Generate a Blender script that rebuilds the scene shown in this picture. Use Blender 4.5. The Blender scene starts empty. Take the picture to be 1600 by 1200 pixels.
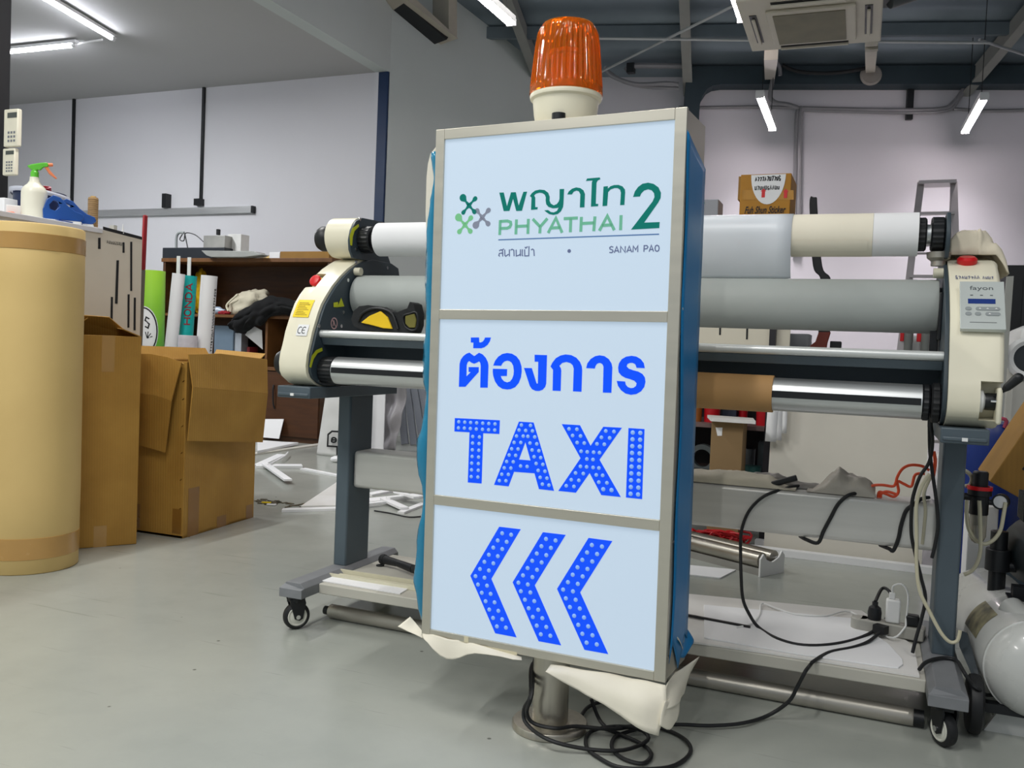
import bpy, math, random
from mathutils import Vector, Matrix, noise
from mathutils.geometry import tessellate_polygon
random.seed(7)
C = bpy.context.scene.collection
SC = bpy.context.scene
pi = math.pi

# ---------------------------------------------------------------- camera, world, exposure, large lights
cam_d = bpy.data.cameras.new('camera'); cam = bpy.data.objects.new('camera', cam_d); C.objects.link(cam)
YAW, PITCH, ROLL = .3832, -.0377, .0408
fw = Vector((-math.sin(YAW)*math.cos(PITCH), math.cos(YAW)*math.cos(PITCH), math.sin(PITCH)))
rt = Vector((math.cos(YAW), math.sin(YAW), 0)); up = rt.cross(fw)
rt2 = rt*math.cos(ROLL)+up*math.sin(ROLL); up2 = up*math.cos(ROLL)-rt*math.sin(ROLL)
cam.matrix_world = Matrix(((rt2.x, up2.x, -fw.x, 0), (rt2.y, up2.y, -fw.y, 0), (rt2.z, up2.z, -fw.z, .9), (0, 0, 0, 1)))
cam_d.sensor_width = 36; cam_d.sensor_fit = 'HORIZONTAL'; cam_d.lens = 36*1400/1600
cam_d.clip_start = .05; SC.camera = cam
SC.view_settings.view_transform = 'Standard'; SC.view_settings.look = 'None'
SC.view_settings.exposure = 0.0; SC.view_settings.gamma = 1; SC.view_settings.use_curve_mapping = False
w = bpy.data.worlds.new('world'); SC.world = w; w.use_nodes = True
wn = w.node_tree.nodes['Background']; wn.inputs[0].default_value = (.80, .90, 1.0, 1); wn.inputs[1].default_value = 0.42

def area_light(name, loc, sx, sy, power, color=(1, 1, 1), rot=(0, 0, 0), spread=pi):
    l = bpy.data.lights.new(name, 'AREA'); l.shape = 'RECTANGLE'; l.size = sx; l.size_y = sy
    l.energy = power; l.color = color; l.spread = spread
    o = bpy.data.objects.new(name, l); C.objects.link(o); o.location = loc; o.rotation_euler = rot
    return o
# unseen strips added overhead for main light; last pair brightens the back
for i, (x, y, z, pw) in enumerate([(-2.9, .6, 3.5, 52), (-.8, .4, 3.5, 38), (1.3, .3, 3.5, 18), (-2.7, -1.6, 3.5, 52), (-.3, -1.6, 3.5, 34), (-3.2, 3.2, 3.5, 46), (-.9, 3.4, 3.6, 6), (-2.4, 6.0, 3.8, 9), (1.6, 5.4, 3.8, 4)]):
    area_light('added_overhead_light', (x, y, z), .07, 1.2, pw, (1, .985, .95))
area_light('left_room_fill_light', (-6.6, 4.6, 3.4), .08, 1.2, 135, (.97, .98, 1))  # unseen area light added beside the real tubes to brighten the left room

# ---------------------------------------------------------------- materials
def lin(c):
    c /= 255.0
    return c/12.92 if c <= .04045 else ((c+.055)/1.055)**2.4
def rgb(h):
    return (lin(int(h[0:2], 16)), lin(int(h[2:4], 16)), lin(int(h[4:6], 16)), 1)
MATS = {}
def M(name, h, rough=.5, metal=0.0, var=.05, scale=6.0, bump=0.0, bscale=60.0, stretch=(1, 1, 1), emit=None, es=0.0, trans=0.0, coat=0.0, spec=.5, alpha=1.0, dirt=None, ior=1.45):
    if name in MATS: return MATS[name]
    m = bpy.data.materials.new(name); m.use_nodes = True; nt = m.node_tree; N = nt.nodes; L = nt.links
    p = N['Principled BSDF']; c = rgb(h)
    tc = N.new('ShaderNodeTexCoord'); mp = N.new('ShaderNodeMapping'); mp.inputs['Scale'].default_value = stretch
    L.new(tc.outputs['Object'], mp.inputs['Vector'])
    if var > 0:
        nz = N.new('ShaderNodeTexNoise'); nz.inputs['Scale'].default_value = scale; nz.inputs['Detail'].default_value = 6
        L.new(mp.outputs[0], nz.inputs['Vector'])
        r = N.new('ShaderNodeValToRGB'); r.color_ramp.elements[0].position = .3; r.color_ramp.elements[1].position = .72
        d = dirt and rgb(dirt)
        lo = tuple(x*(1-var*2) for x in c[:3])+(1,) if not d else d
        hi = tuple(min(1, x*(1+var)) for x in c[:3])+(1,)
        r.color_ramp.elements[0].color = lo; r.color_ramp.elements[1].color = hi
        L.new(nz.outputs['Fac'], r.inputs['Fac']); L.new(r.outputs[0], p.inputs['Base Color'])
        mr = N.new('ShaderNodeMapRange'); mr.inputs['To Min'].default_value = max(0, rough-.08); mr.inputs['To Max'].default_value = min(1, rough+.08)
        L.new(nz.outputs['Fac'], mr.inputs['Value']); L.new(mr.outputs[0], p.inputs['Roughness'])
    else:
        p.inputs['Base Color'].default_value = c; p.inputs['Roughness'].default_value = rough
    if bump > 0:
        nb = N.new('ShaderNodeTexNoise'); nb.inputs['Scale'].default_value = bscale; nb.inputs['Detail'].default_value = 4
        L.new(mp.outputs[0], nb.inputs['Vector'])
        bp = N.new('ShaderNodeBump'); bp.inputs['Strength'].default_value = bump; bp.inputs['Distance'].default_value = .01
        L.new(nb.outputs['Fac'], bp.inputs['Height']); L.new(bp.outputs[0], p.inputs['Normal'])
    p.inputs['Metallic'].default_value = metal; p.inputs['Specular IOR Level'].default_value = spec
    p.inputs['Transmission Weight'].default_value = trans; p.inputs['Coat Weight'].default_value = coat
    p.inputs['Alpha'].default_value = alpha; p.inputs['IOR'].default_value = ior
    if emit:
        p.inputs['Emission Color'].default_value = rgb(emit); p.inputs['Emission Strength'].default_value = es
    MATS[name] = m
    return m
def node_mat(name):
    m = bpy.data.materials.new(name); m.use_nodes = True
    return m, m.node_tree.nodes, m.node_tree.links, m.node_tree.nodes['Principled BSDF']

# floor: worn grey epoxy, slightly glossy
def floor_material():
    m, N, L, p = node_mat('epoxy_floor')
    tc = N.new('ShaderNodeTexCoord')
    n1 = N.new('ShaderNodeTexNoise'); n1.inputs['Scale'].default_value = .9; n1.inputs['Detail'].default_value = 8; n1.inputs['Roughness'].default_value = .62
    n2 = N.new('ShaderNodeTexNoise'); n2.inputs['Scale'].default_value = 9; n2.inputs['Detail'].default_value = 9
    r1 = N.new('ShaderNodeValToRGB'); r1.color_ramp.elements[0].position = .33; r1.color_ramp.elements[1].position = .68
    r1.color_ramp.elements[0].color = rgb('989c96'); r1.color_ramp.elements[1].color = rgb('a9aca4')
    r2 = N.new('ShaderNodeValToRGB'); r2.color_ramp.elements[0].position = .30; r2.color_ramp.elements[1].position = .5
    r2.color_ramp.elements[0].color = (.95, .955, .955, 1); r2.color_ramp.elements[1].color = (1, 1, 1, 1)
    mx = N.new('ShaderNodeMix'); mx.data_type = 'RGBA'; mx.blend_type = 'MULTIPLY'; mx.inputs[0].default_value = .8
    v = N.new('ShaderNodeTexVoronoi'); v.inputs['Scale'].default_value = 6.5; v.feature = 'F1'
    r3 = N.new('ShaderNodeValToRGB'); r3.color_ramp.elements[0].position = .022; r3.color_ramp.elements[1].position = .04
    r3.color_ramp.elements[0].color = (.35, .35, .34, 1); r3.color_ramp.elements[1].color = (1, 1, 1, 1)
    mx2 = N.new('ShaderNodeMix'); mx2.data_type = 'RGBA'; mx2.blend_type = 'MULTIPLY'; mx2.inputs[0].default_value = 1
    # long thin scuffs
    mp = N.new('ShaderNodeMapping'); mp.inputs['Rotation'].default_value = (0, 0, .5); mp.inputs['Scale'].default_value = (1.2, 26, 1)
    n3 = N.new('ShaderNodeTexNoise'); n3.inputs['Scale'].default_value = 2.2; n3.inputs['Detail'].default_value = 5
    r4 = N.new('ShaderNodeValToRGB'); r4.color_ramp.elements[0].position = .66; r4.color_ramp.elements[1].position = .72
    r4.color_ramp.elements[0].color = (1, 1, 1, 1); r4.color_ramp.elements[1].color = (.80, .80, .80, 1)
    mx3 = N.new('ShaderNodeMix'); mx3.data_type = 'RGBA'; mx3.blend_type = 'MULTIPLY'; mx3.inputs[0].default_value = 1
    for n in (n1, n2, v, mp): L.new(tc.outputs['Object'], n.inputs['Vector'])
    L.new(mp.outputs[0], n3.inputs['Vector']); L.new(n3.outputs['Fac'], r4.inputs['Fac'])
    L.new(n1.outputs['Fac'], r1.inputs['Fac']); L.new(n2.outputs['Fac'], r2.inputs['Fac'])
    L.new(r1.outputs[0], mx.inputs[6]); L.new(r2.outputs[0], mx.inputs[7])
    L.new(v.outputs['Distance'], r3.inputs['Fac']); L.new(mx.outputs[2], mx2.inputs[6]); L.new(r3.outputs[0], mx2.inputs[7])
    L.new(mx2.outputs[2], mx3.inputs[6]); L.new(r4.outputs[0], mx3.inputs[7]); L.new(mx3.outputs[2], p.inputs['Base Color'])
    mr = N.new('ShaderNodeMapRange'); mr.inputs['To Min'].default_value = .17; mr.inputs['To Max'].default_value = .27
    L.new(n1.outputs['Fac'], mr.inputs['Value']); L.new(mr.outputs[0], p.inputs['Roughness'])
    bp = N.new('ShaderNodeBump'); bp.inputs['Strength'].default_value = .012; bp.inputs['Distance'].default_value = .02
    L.new(n1.outputs['Fac'], bp.inputs['Height']); L.new(bp.outputs[0], p.inputs['Normal'])
    p.inputs['Specular IOR Level'].default_value = .5
    return m
def cardboard(name, h, h2):
    m, N, L, p = node_mat(name)
    tc = N.new('ShaderNodeTexCoord'); wv = N.new('ShaderNodeTexWave'); wv.inputs['Scale'].default_value = 45; wv.bands_direction = 'DIAGONAL'
    wv.inputs['Distortion'].default_value = .6
    mp = N.new('ShaderNodeMapping'); mp.inputs['Scale'].default_value = (1, 1, .02)
    nz = N.new('ShaderNodeTexNoise'); nz.inputs['Scale'].default_value = 5; nz.inputs['Detail'].default_value = 7
    L.new(tc.outputs['Object'], mp.inputs[0]); L.new(mp.outputs[0], wv.inputs['Vector']); L.new(tc.outputs['Object'], nz.inputs['Vector'])
    r = N.new('ShaderNodeValToRGB'); r.color_ramp.elements[0].position = .3; r.color_ramp.elements[1].position = .75
    r.color_ramp.elements[0].color = rgb(h2); r.color_ramp.elements[1].color = rgb(h)
    L.new(nz.outputs['Fac'], r.inputs['Fac'])
    mx = N.new('ShaderNodeMix'); mx.data_type = 'RGBA'; mx.blend_type = 'MULTIPLY'; mx.inputs[0].default_value = .05
    L.new(r.outputs[0], mx.inputs[6]); L.new(wv.outputs['Color'], mx.inputs[7]); L.new(mx.outputs[2], p.inputs['Base Color'])
    bp = N.new('ShaderNodeBump'); bp.inputs['Strength'].default_value = .12; bp.inputs['Distance'].default_value = .004
    L.new(wv.outputs['Color'], bp.inputs['Height']); L.new(bp.outputs[0], p.inputs['Normal'])
    p.inputs['Roughness'].default_value = .72; MATS[name] = m
    return m
def roof_material():
    m, N, L, p = node_mat('roof_sheet')
    tc = N.new('ShaderNodeTexCoord'); mp = N.new('ShaderNodeMapping'); mp.inputs['Rotation'].default_value = (0, 0, -.245)
    wv = N.new('ShaderNodeTexWave'); wv.inputs['Scale'].default_value = .9; wv.bands_direction = 'Y'; wv.inputs['Distortion'].default_value = .5; wv.inputs['Detail'].default_value = 2
    nz = N.new('ShaderNodeTexNoise'); nz.inputs['Scale'].default_value = 2.5; nz.inputs['Detail'].default_value = 6
    L.new(tc.outputs['Object'], mp.inputs[0]); L.new(mp.outputs[0], wv.inputs['Vector']); L.new(mp.outputs[0], nz.inputs['Vector'])
    r = N.new('ShaderNodeValToRGB'); r.color_ramp.elements[0].color = rgb('626e76'); r.color_ramp.elements[1].color = rgb('818e96')
    ad = N.new('ShaderNodeMath'); ad.operation = 'MULTIPLY_ADD'; ad.inputs[1].default_value = .5
    L.new(wv.outputs['Fac'], ad.inputs[0]); mh = N.new('ShaderNodeMath'); mh.operation = 'MULTIPLY'; mh.inputs[1].default_value = .5
    L.new(nz.outputs['Fac'], mh.inputs[0]); L.new(mh.outputs[0], ad.inputs[2]); L.new(ad.outputs[0], r.inputs['Fac'])
    L.new(r.outputs[0], p.inputs['Base Color']); p.inputs['Roughness'].default_value = .33; p.inputs['Metallic'].default_value = .3
    bp = N.new('ShaderNodeBump'); bp.inputs['Strength'].default_value = .5; bp.inputs['Distance'].default_value = .05
    L.new(wv.outputs['Fac'], bp.inputs['Height']); L.new(bp.outputs[0], p.inputs['Normal'])
    return m
FLOOR = floor_material(); ROOF = roof_material()
CARD = cardboard('cardboard', 'bd9040', 'a67a30'); CARDD = cardboard('cardboard_dark', 'a47a34', '8d682a'); CARDL = M('kraft_paper', 'd8bb7c', .62, var=.035, scale=2.5, dirt='cfb173')
TAPE = M('packing_tape', 'b88f52', .25, var=.06, coat=.3)
WALL = M('wall_paint', 'cfcdd2', .8, var=.02, scale=1.2, bump=.04, bscale=40)
WALLG = M('grey_green_wall_paint', 'c3cac7', .8, var=.02, scale=1.2, bump=.04, bscale=40)
WALLW = M('white_wall_paint', 'd6d6da', .75, var=.015, scale=1.0)
CEIL = M('ceiling_board', 'b2b2b1', .85, var=.015, scale=1)
NAVY = M('navy_paint', '0b2c52', .5, var=.05)
STEELP = M('dark_steel_paint', '3f4b54', .5, var=.06)
BEAMP = M('blue_grey_beam_paint', '2c3a41', .55, var=.06)
BLACK = M('black_plastic', '16181b', .42, var=.05)
RUBBER = M('black_rubber', '1b1c1e', .55, var=.08)
CREAM = M('cream_plastic', 'e8e2cb', .38, var=.025, scale=5)
PLATE = M('charcoal_plate', '36424a', .45, var=.04)
FRAMEP = M('grey_frame_paint', '4f5b63', .42, var=.06)
FOOTP = M('grey_foot_paint', '7d7f82', .5, var=.08, scale=10)
ROLLER = M('grey_rubber_roller', 'adb2ae', .55, var=.03)
ALU = M('brushed_aluminium', 'd2d4d4', .38, .85, var=.05, scale=3, stretch=(1, 30, 30))
ALUD = M('dull_aluminium', 'b6b1a6', .42, .75, var=.08, scale=5, stretch=(1, 12, 12))
STEEL = M('brushed_stainless', 'c9c4b6', .36, .75, var=.015, scale=3, stretch=(1, 1, 14))
STEELR = M('satin_stainless', 'bdb7aa', .34, .9, var=.06, scale=4, stretch=(20, 20, 1))
CHROME = M('chrome', 'd8d8d8', .12, 1.0, var=0)
WHITE = M('white_plastic', 'e6e6e4', .45, var=.02)
PAPER = M('white_paper', 'e9e9ea', .7, var=.015)
PAPERC = M('cream_paper', 'e6dfcc', .75, var=.03)
BOARD = M('white_foam_board', 'e2e1df', .62, var=.03, dirt='cfcbc4', scale=2.5)
WOODD = M('dark_brown_laminate', '4a2f19', .5, var=.14, scale=4, stretch=(1, 1, 8))
WOODM = M('brown_laminate', '6a4522', .5, var=.12, scale=4, stretch=(6, 1, 1))
RED = M('red_plastic', 'd3181f', .35, var=.05)
ORANGE = M('orange_cable', 'f0582f', .45, var=.03)
YELLOW = M('yellow_label', 'f4d410', .5, var=.03)
INK = M('black_ink', '17181a', .6, var=0)
GREYINK = M('grey_ink', '72757c', .6, var=0)
BLUEP = M('blue_plastic', '173f86', .38, var=.06)
HOSE = M('clear_hose', 'c9c3a8', .3, var=.04, coat=.3)
TUBE_ON = M('lit_tube', 'ffffff', .4, var=0, emit='fdfbff', es=9.0)
LAMPW = M('lamp_white', 'dcdcdc', .45, var=.02)

# ---------------------------------------------------------------- mesh helpers
def catmull(pts, n=6, closed=False):
    P = [Vector(p) for p in pts]; out = []; k = len(P)
    for i in range(k if closed else k-1):
        if closed: a, b, c, d = P[(i-1) % k], P[i], P[(i+1) % k], P[(i+2) % k]
        else: a, b, c, d = P[max(i-1, 0)], P[i], P[i+1], P[min(i+2, k-1)]
        for j in range(n):
            t = j/n
            out.append(.5*((2*b)+(c-a)*t+(2*a-5*b+4*c-d)*t*t+(3*b-a-3*c+d)*t**3))
    if not closed: out.append(P[-1])
    return out
ORG = {}
class B:
    def __init__(s): s.v = []; s.f = []
    def add(s, vs, fs):
        o = len(s.v); s.v += [Vector(p) for p in vs]; s.f += [tuple(i+o for i in f) for f in fs]; return s
    def box(s, x0, x1, y0, y1, z0, z1):
        return s.add([(x0, y0, z0), (x1, y0, z0), (x1, y1, z0), (x0, y1, z0), (x0, y0, z1), (x1, y0, z1), (x1, y1, z1), (x0, y1, z1)],
                     [(3, 2, 1, 0), (4, 5, 6, 7), (0, 1, 5, 4), (1, 2, 6, 5), (2, 3, 7, 6), (3, 0, 4, 7)])
    def obox(s, c, size, R=None):
        hx, hy, hz = size[0]/2, size[1]/2, size[2]/2; R = R or Matrix.Identity(3)
        t = B().box(-hx, hx, -hy, hy, -hz, hz)
        return s.add([Vector(c)+R @ p for p in t.v], t.f)
    def beam(s, p0, p1, wd, ht, upv=(0, 0, 1)):
        a, b = Vector(p0), Vector(p1); d = (b-a); l = d.length; d.normalize(); u = Vector(upv)
        if abs(d.dot(u)) > .99: u = Vector((0, 1, 0))
        r = d.cross(u).normalized(); u = r.cross(d)
        R = Matrix((d, r, u)).transposed()
        return s.obox((a+b)/2, (l, wd, ht), R)
    def cyl(s, p0, p1, r, n=24, r2=None, caps=True):
        a, b = Vector(p0), Vector(p1); d = (b-a).normalized(); u = Vector((0, 0, 1)) if abs(d.z) < .9 else Vector((1, 0, 0))
        x = d.cross(u).normalized(); y = d.cross(x); r2 = r if r2 is None else r2
        ring = [(math.cos(2*pi*i/n), math.sin(2*pi*i/n)) for i in range(n)]
        vs = [a+x*c*r+y*q*r for c, q in ring]+[b+x*c*r2+y*q*r2 for c, q in ring]
        fs = [(i, i+n, (i+1) % n+n, (i+1) % n) for i in range(n)]
        if caps: fs += [tuple(range(n)), tuple(range(2*n-1, n-1, -1))]
        return s.add(vs, fs)
    def lathe(s, prof, o=(0, 0, 0), axis=(0, 0, 1), n=32, wob=None):
        d = Vector(axis).normalized(); u = Vector((0, 0, 1)) if abs(d.z) < .9 else Vector((1, 0, 0))
        x = u.cross(d).normalized(); y = d.cross(x); o = Vector(o); vs = []; fs = []
        for r, h in prof:
            for i in range(n):
                a = 2*pi*i/n; rr = r*(wob(a, h) if wob else 1)
                vs.append(o+d*h+x*math.cos(a)*rr+y*math.sin(a)*rr)
        k = len(prof)
        for j in range(k-1):
            for i in range(n):
                fs.append((j*n+i, j*n+(i+1) % n, (j+1)*n+(i+1) % n, (j+1)*n+i))
        if prof[0][0] > 1e-6: fs.append(tuple(range(n-1, -1, -1)))
        if prof[-1][0] > 1e-6: fs.append(tuple((k-1)*n+i for i in range(n)))
        return s.add(vs, fs)
    def tube(s, pts, r, n=8, sub=5, closed=False):
        P = catmull(pts, sub, closed) if sub > 1 else [Vector(p) for p in pts]
        k = len(P); vs = []; fs = []; prev = None
        for i in range(k):
            t = (P[(i+1) % k]-P[i-1]) if closed else (P[min(i+1, k-1)]-P[max(i-1, 0)])
            t = t.normalized() if t.length > 1e-9 else Vector((0, 0, 1))
            if prev is None:
                u = Vector((0, 0, 1)) if abs(t.z) < .9 else Vector((1, 0, 0)); x = t.cross(u).normalized()
            else:
                x = prev-t*prev.dot(t); x = x.normalized() if x.length > 1e-6 else t.orthogonal().normalized()
            prev = x; y = t.cross(x)
            for j in range(n):
                a = 2*pi*j/n; vs.append(P[i]+x*math.cos(a)*r+y*math.sin(a)*r)
        for i in range(k if closed else k-1):
            for j in range(n):
                a, b = i*n, ((i+1) % k)*n
                fs.append((a+j, a+(j+1) % n, b+(j+1) % n, b+j))
        if not closed: fs += [tuple(range(n-1, -1, -1)), tuple((k-1)*n+j for j in range(n))]
        return s.add(vs, fs)
    def prism(s, poly, fn, w0, w1, holes=()):
        """extrude a 2-D outline: fn(a, b, w) -> 3-D point"""
        loops = [[Vector((p[0], p[1], 0)) for p in poly]]+[[Vector((p[0], p[1], 0)) for p in h] for h in holes]
        flat = [p for l in loops for p in l]; n = len(flat)
        tris = tessellate_polygon(loops)
        vs = [Vector(fn(p.x, p.y, w0)) for p in flat]+[Vector(fn(p.x, p.y, w1)) for p in flat]
        fs = []
        for t in tris:
            fs.append(tuple(t)); fs.append(tuple(i+n for i in reversed(t)))
        o = 0
        for l in loops:
            k = len(l)
            for i in range(k): a, b = o+i, o+(i+1) % k; fs.append((a, a+n, b+n, b))
            o += k
        return s.add(vs, fs)
    def prism_x(s, poly, x0, x1): return s.prism(poly, lambda a, b, c: (c, a, b), x0, x1)
    def prism_z(s, poly, z0, z1): return s.prism(poly, lambda a, b, c: (a, b, c), z0, z1)
    def stroke(s, pts, wd, fn, w0, w1):
        P = [Vector((p[0], p[1])) for p in pts]; k = len(P); L = []; R = []
        closed = (P[0]-P[-1]).length < 1e-6
        if closed: P = P[:-1]; k -= 1
        for i in range(k):
            a = P[i-1] if (i > 0 or closed) else P[i]; c = P[(i+1) % k] if (i < k-1 or closed) else P[i]
            d1 = (P[i]-a); d2 = (c-P[i]); d1 = d1.normalized() if d1.length > 0 else d2.normalized(); d2 = d2.normalized() if d2.length > 0 else d1
            t = (d1+d2); t = t.normalized() if t.length > .05 else d1
            nrm = Vector((-t.y, t.x)); co = max(.55, t.dot(d1)); off = nrm*wd/2/co
            L.append(P[i]+off); R.append(P[i]-off)
        m = k if closed else k-1
        for i in range(m):
            j = (i+1) % k; q = [L[i], L[j], R[j], R[i]]
            vs = [fn(p.x, p.y, w0) for p in q]+[fn(p.x, p.y, w1) for p in q]
            s.add(vs, [(0, 1, 2, 3), (7, 6, 5, 4), (0, 4, 5, 1), (1, 5, 6, 2), (2, 6, 7, 3), (3, 7, 4, 0)])
        return s
    def ell(s, c, r, nu=20, nv=12, amp=0, fr=3, seed=0, R=None):
        vs = []; fs = []; c = Vector(c)
        for j in range(nv+1):
            t = pi*j/nv
            for i in range(nu):
                a = 2*pi*i/nu; d = Vector((math.sin(t)*math.cos(a), math.sin(t)*math.sin(a), math.cos(t)))
                k = 1+amp*noise.noise(d*fr+Vector((seed, seed*2.3, 0))) if amp else 1
                q = Vector((d.x*r[0]*k, d.y*r[1]*k, d.z*r[2]*k)); vs.append(c+(R @ q if R else q))
        for j in range(nv):
            for i in range(nu): fs.append((j*nu+i, (j+1)*nu+i, (j+1)*nu+(i+1) % nu, j*nu+(i+1) % nu))
        return s.add(vs, fs)
    def grid(s, fn, nu, nv):
        vs = [fn(i/nu, j/nv) for j in range(nv+1) for i in range(nu+1)]
        fs = [(j*(nu+1)+i, j*(nu+1)+i+1, (j+1)*(nu+1)+i+1, (j+1)*(nu+1)+i) for j in range(nv) for i in range(nu)]
        return s.add(vs, fs)
    def sheet(s, pts, rows):
        """pts: a list of rows of 3-D points, meshed as a patch and smoothed along both ways"""
        a = [catmull(r, 4) for r in pts]; cols = list(zip(*a)); b = [catmull(c, 4) for c in cols]
        nu = len(b); nv = len(b[0]); vs = [b[i][j] for i in range(nu) for j in range(nv)]
        return s.add(vs, [(i*nv+j, i*nv+j+1, (i+1)*nv+j+1, (i+1)*nv+j) for i in range(nu-1) for j in range(nv-1)])
    def build(s, name, mat, parent=None, bevel=0, smooth=35, solid=0, local=False, label=None, seg=2, stuff=False):
        me = bpy.data.meshes.new(name); org = Vector((0, 0, 0))
        if parent is None:
            xs = [p.x for p in s.v]; ys = [p.y for p in s.v]; zs = [p.z for p in s.v]
            org = Vector(((min(xs)+max(xs))/2, (min(ys)+max(ys))/2, min(zs)))
        elif not local: org = ORG.get(parent.name, Vector((0, 0, 0)))
        me.from_pydata([tuple(p-org) for p in s.v], [], s.f); me.validate(); me.update()
        import bmesh
        bm = bmesh.new(); bm.from_mesh(me)
        if solid == 0: bmesh.ops.recalc_face_normals(bm, faces=bm.faces)
        bm.to_mesh(me); bm.free()
        if smooth:
            me.polygons.foreach_set('use_smooth', [True]*len(me.polygons)); me.set_sharp_from_angle(angle=math.radians(smooth))
        o = bpy.data.objects.new(name, me); C.objects.link(o); me.materials.append(mat)
        if parent is None: o.location = org
        else: o.parent = parent
        ORG[o.name] = org
        if solid:
            md = o.modifiers.new('thickness', 'SOLIDIFY'); md.thickness = solid; md.offset = 0
        if bevel:
            md = o.modifiers.new('bevel', 'BEVEL'); md.width = bevel; md.segments = seg; md.limit_method = 'ANGLE'; md.angle_limit = math.radians(40)
        if label: o['label'] = label
        if stuff: o['kind'] = 'stuff'
        return o
def tag(o, label, cat, group=None):
    o['label'] = label; o['category'] = cat
    if group: o['group'] = group
    return o
def thing(name, label, cat, loc, group=None, rot=(0, 0, 0)):
    o = bpy.data.objects.new(name, None); C.objects.link(o); o.location = loc; o.rotation_euler = rot
    o.empty_display_size = .1; ORG[o.name] = Vector(loc)
    return tag(o, label, cat, group)
def struct(o, label=None):
    o['kind'] = 'structure'
    if label: o['label'] = label
    return o
def dup(root, loc, rot=None):
    r = root.copy(); C.objects.link(r); r.location = loc
    if rot is not None: r.rotation_euler = rot
    ORG[r.name] = Vector(loc)
    for ch in root.children:
        c = ch.copy(); C.objects.link(c); c.parent = r
        for g in ch.children:
            d = g.copy(); C.objects.link(d); d.parent = c
    return r
def text_geo(body, wd, ht, shear=0.0, bold=0.0):
    """lettering as flat triangles in a wd x ht box, returned as (verts2d, faces)"""
    cu = bpy.data.curves.new('lettering', 'FONT'); cu.body = body; cu.shear = shear; cu.offset = bold; cu.resolution_u = 3
    ob = bpy.data.objects.new('lettering', cu); C.objects.link(ob); bpy.context.view_layer.update()
    me = bpy.data.meshes.new_from_object(ob.evaluated_get(bpy.context.evaluated_depsgraph_get()))
    vs = [(v.co.x, v.co.y) for v in me.vertices]; fs = [tuple(p.vertices) for p in me.polygons]
    bpy.data.objects.remove(ob); bpy.data.curves.remove(cu); bpy.data.meshes.remove(me)
    x0 = min(v[0] for v in vs); x1 = max(v[0] for v in vs); y0 = min(v[1] for v in vs); y1 = max(v[1] for v in vs)
    return [((x-x0)/(x1-x0)*wd, (y-y0)/(y1-y0)*ht) for x, y in vs], fs
def add_text(b, body, wd, ht, fn, shear=0.0, bold=0.0):
    vs, fs = text_geo(body, wd, ht, shear, bold)
    return b.add([fn(x, y) for x, y in vs], fs)
def squiggle(b, x0, y0, wd, ht, n, wst, fn, w0, w1, seed=0):
    """a run of illegible handwriting"""
    rnd = random.Random(seed); x = x0
    for i in range(n):
        st = wd/n; k = rnd.choice((0, 1, 2, 3))
        pt = [[(0, .9), (.1, .1), (.6, .1), (.6, .9)], [(0, 0), (.3, .9), (.6, .1)], [(.6, .8), (.2, .9), (.1, .4), (.6, .3), (.5, 0), (0, .1)], [(0, .8), (.6, .8), (.3, 0)]][k]
        b.stroke([(x+p[0]*st, y0+p[1]*ht*(.7+.3*rnd.random())) for p in pt], wst, fn, w0, w1); x += st
    return b

# ================================================================ the setting
struct(B().box(-10.5, 4.7, -3, 12.6, -.1, 0).build('floor', FLOOR))
W_ = B().box(-4.6, -4.46, -3, 3.42, 0, 9.5).box(-4.6, -4.46, 3.42, 7.6, 3.52, 9.5)
W_.prism_z([(-4.46, 7.6), (-3.5, 9.575), (-3.62, 9.66), (-4.6, 7.66)], 0, 6)
struct(W_.build('wall_left', WALLG, smooth=0))
TW = Vector((1, .25, 0)).normalized(); NW = Vector((.25, -1, 0)).normalized()
def bw(a, d, z):  # a along the back wall, d out from it towards the camera
    return Vector((0, 10.45, z))+TW*a+NW*d
def bwbox(b, a0, a1, d0, d1, z0, z1):
    vs = [bw(a, d, z) for z in (z0, z1) for a, d in ((a0, d0), (a1, d0), (a1, d1), (a0, d1))]
    return b.add(vs, [(3, 2, 1, 0), (4, 5, 6, 7), (0, 1, 5, 4), (1, 2, 6, 5), (2, 3, 7, 6), (3, 0, 4, 7)])
struct(bwbox(B(), -3.75, 5, -.14, 0, 0, 4.4).build('wall_back', WALL, smooth=0))
struct(B().box(4.5, 4.64, -3, 12.4, 0, 9.5).build('wall_right', WALL, smooth=0))
RZ = lambda d: 3.98+.4*d
r_ = B(); vs = []
for dz in (0, .06):
    for a, d in ((-7, -.3), (5.5, -.3), (5.5, 14), (-7, 14)): vs.append(bw(a, d, RZ(d)+dz))
r_.add(vs, [(3, 2, 1, 0), (4, 5, 6, 7), (0, 1, 5, 4), (1, 2, 6, 5), (2, 3, 7, 6), (3, 0, 4, 7)])
struct(r_.build('ceiling', ROOF, smooth=0))
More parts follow.
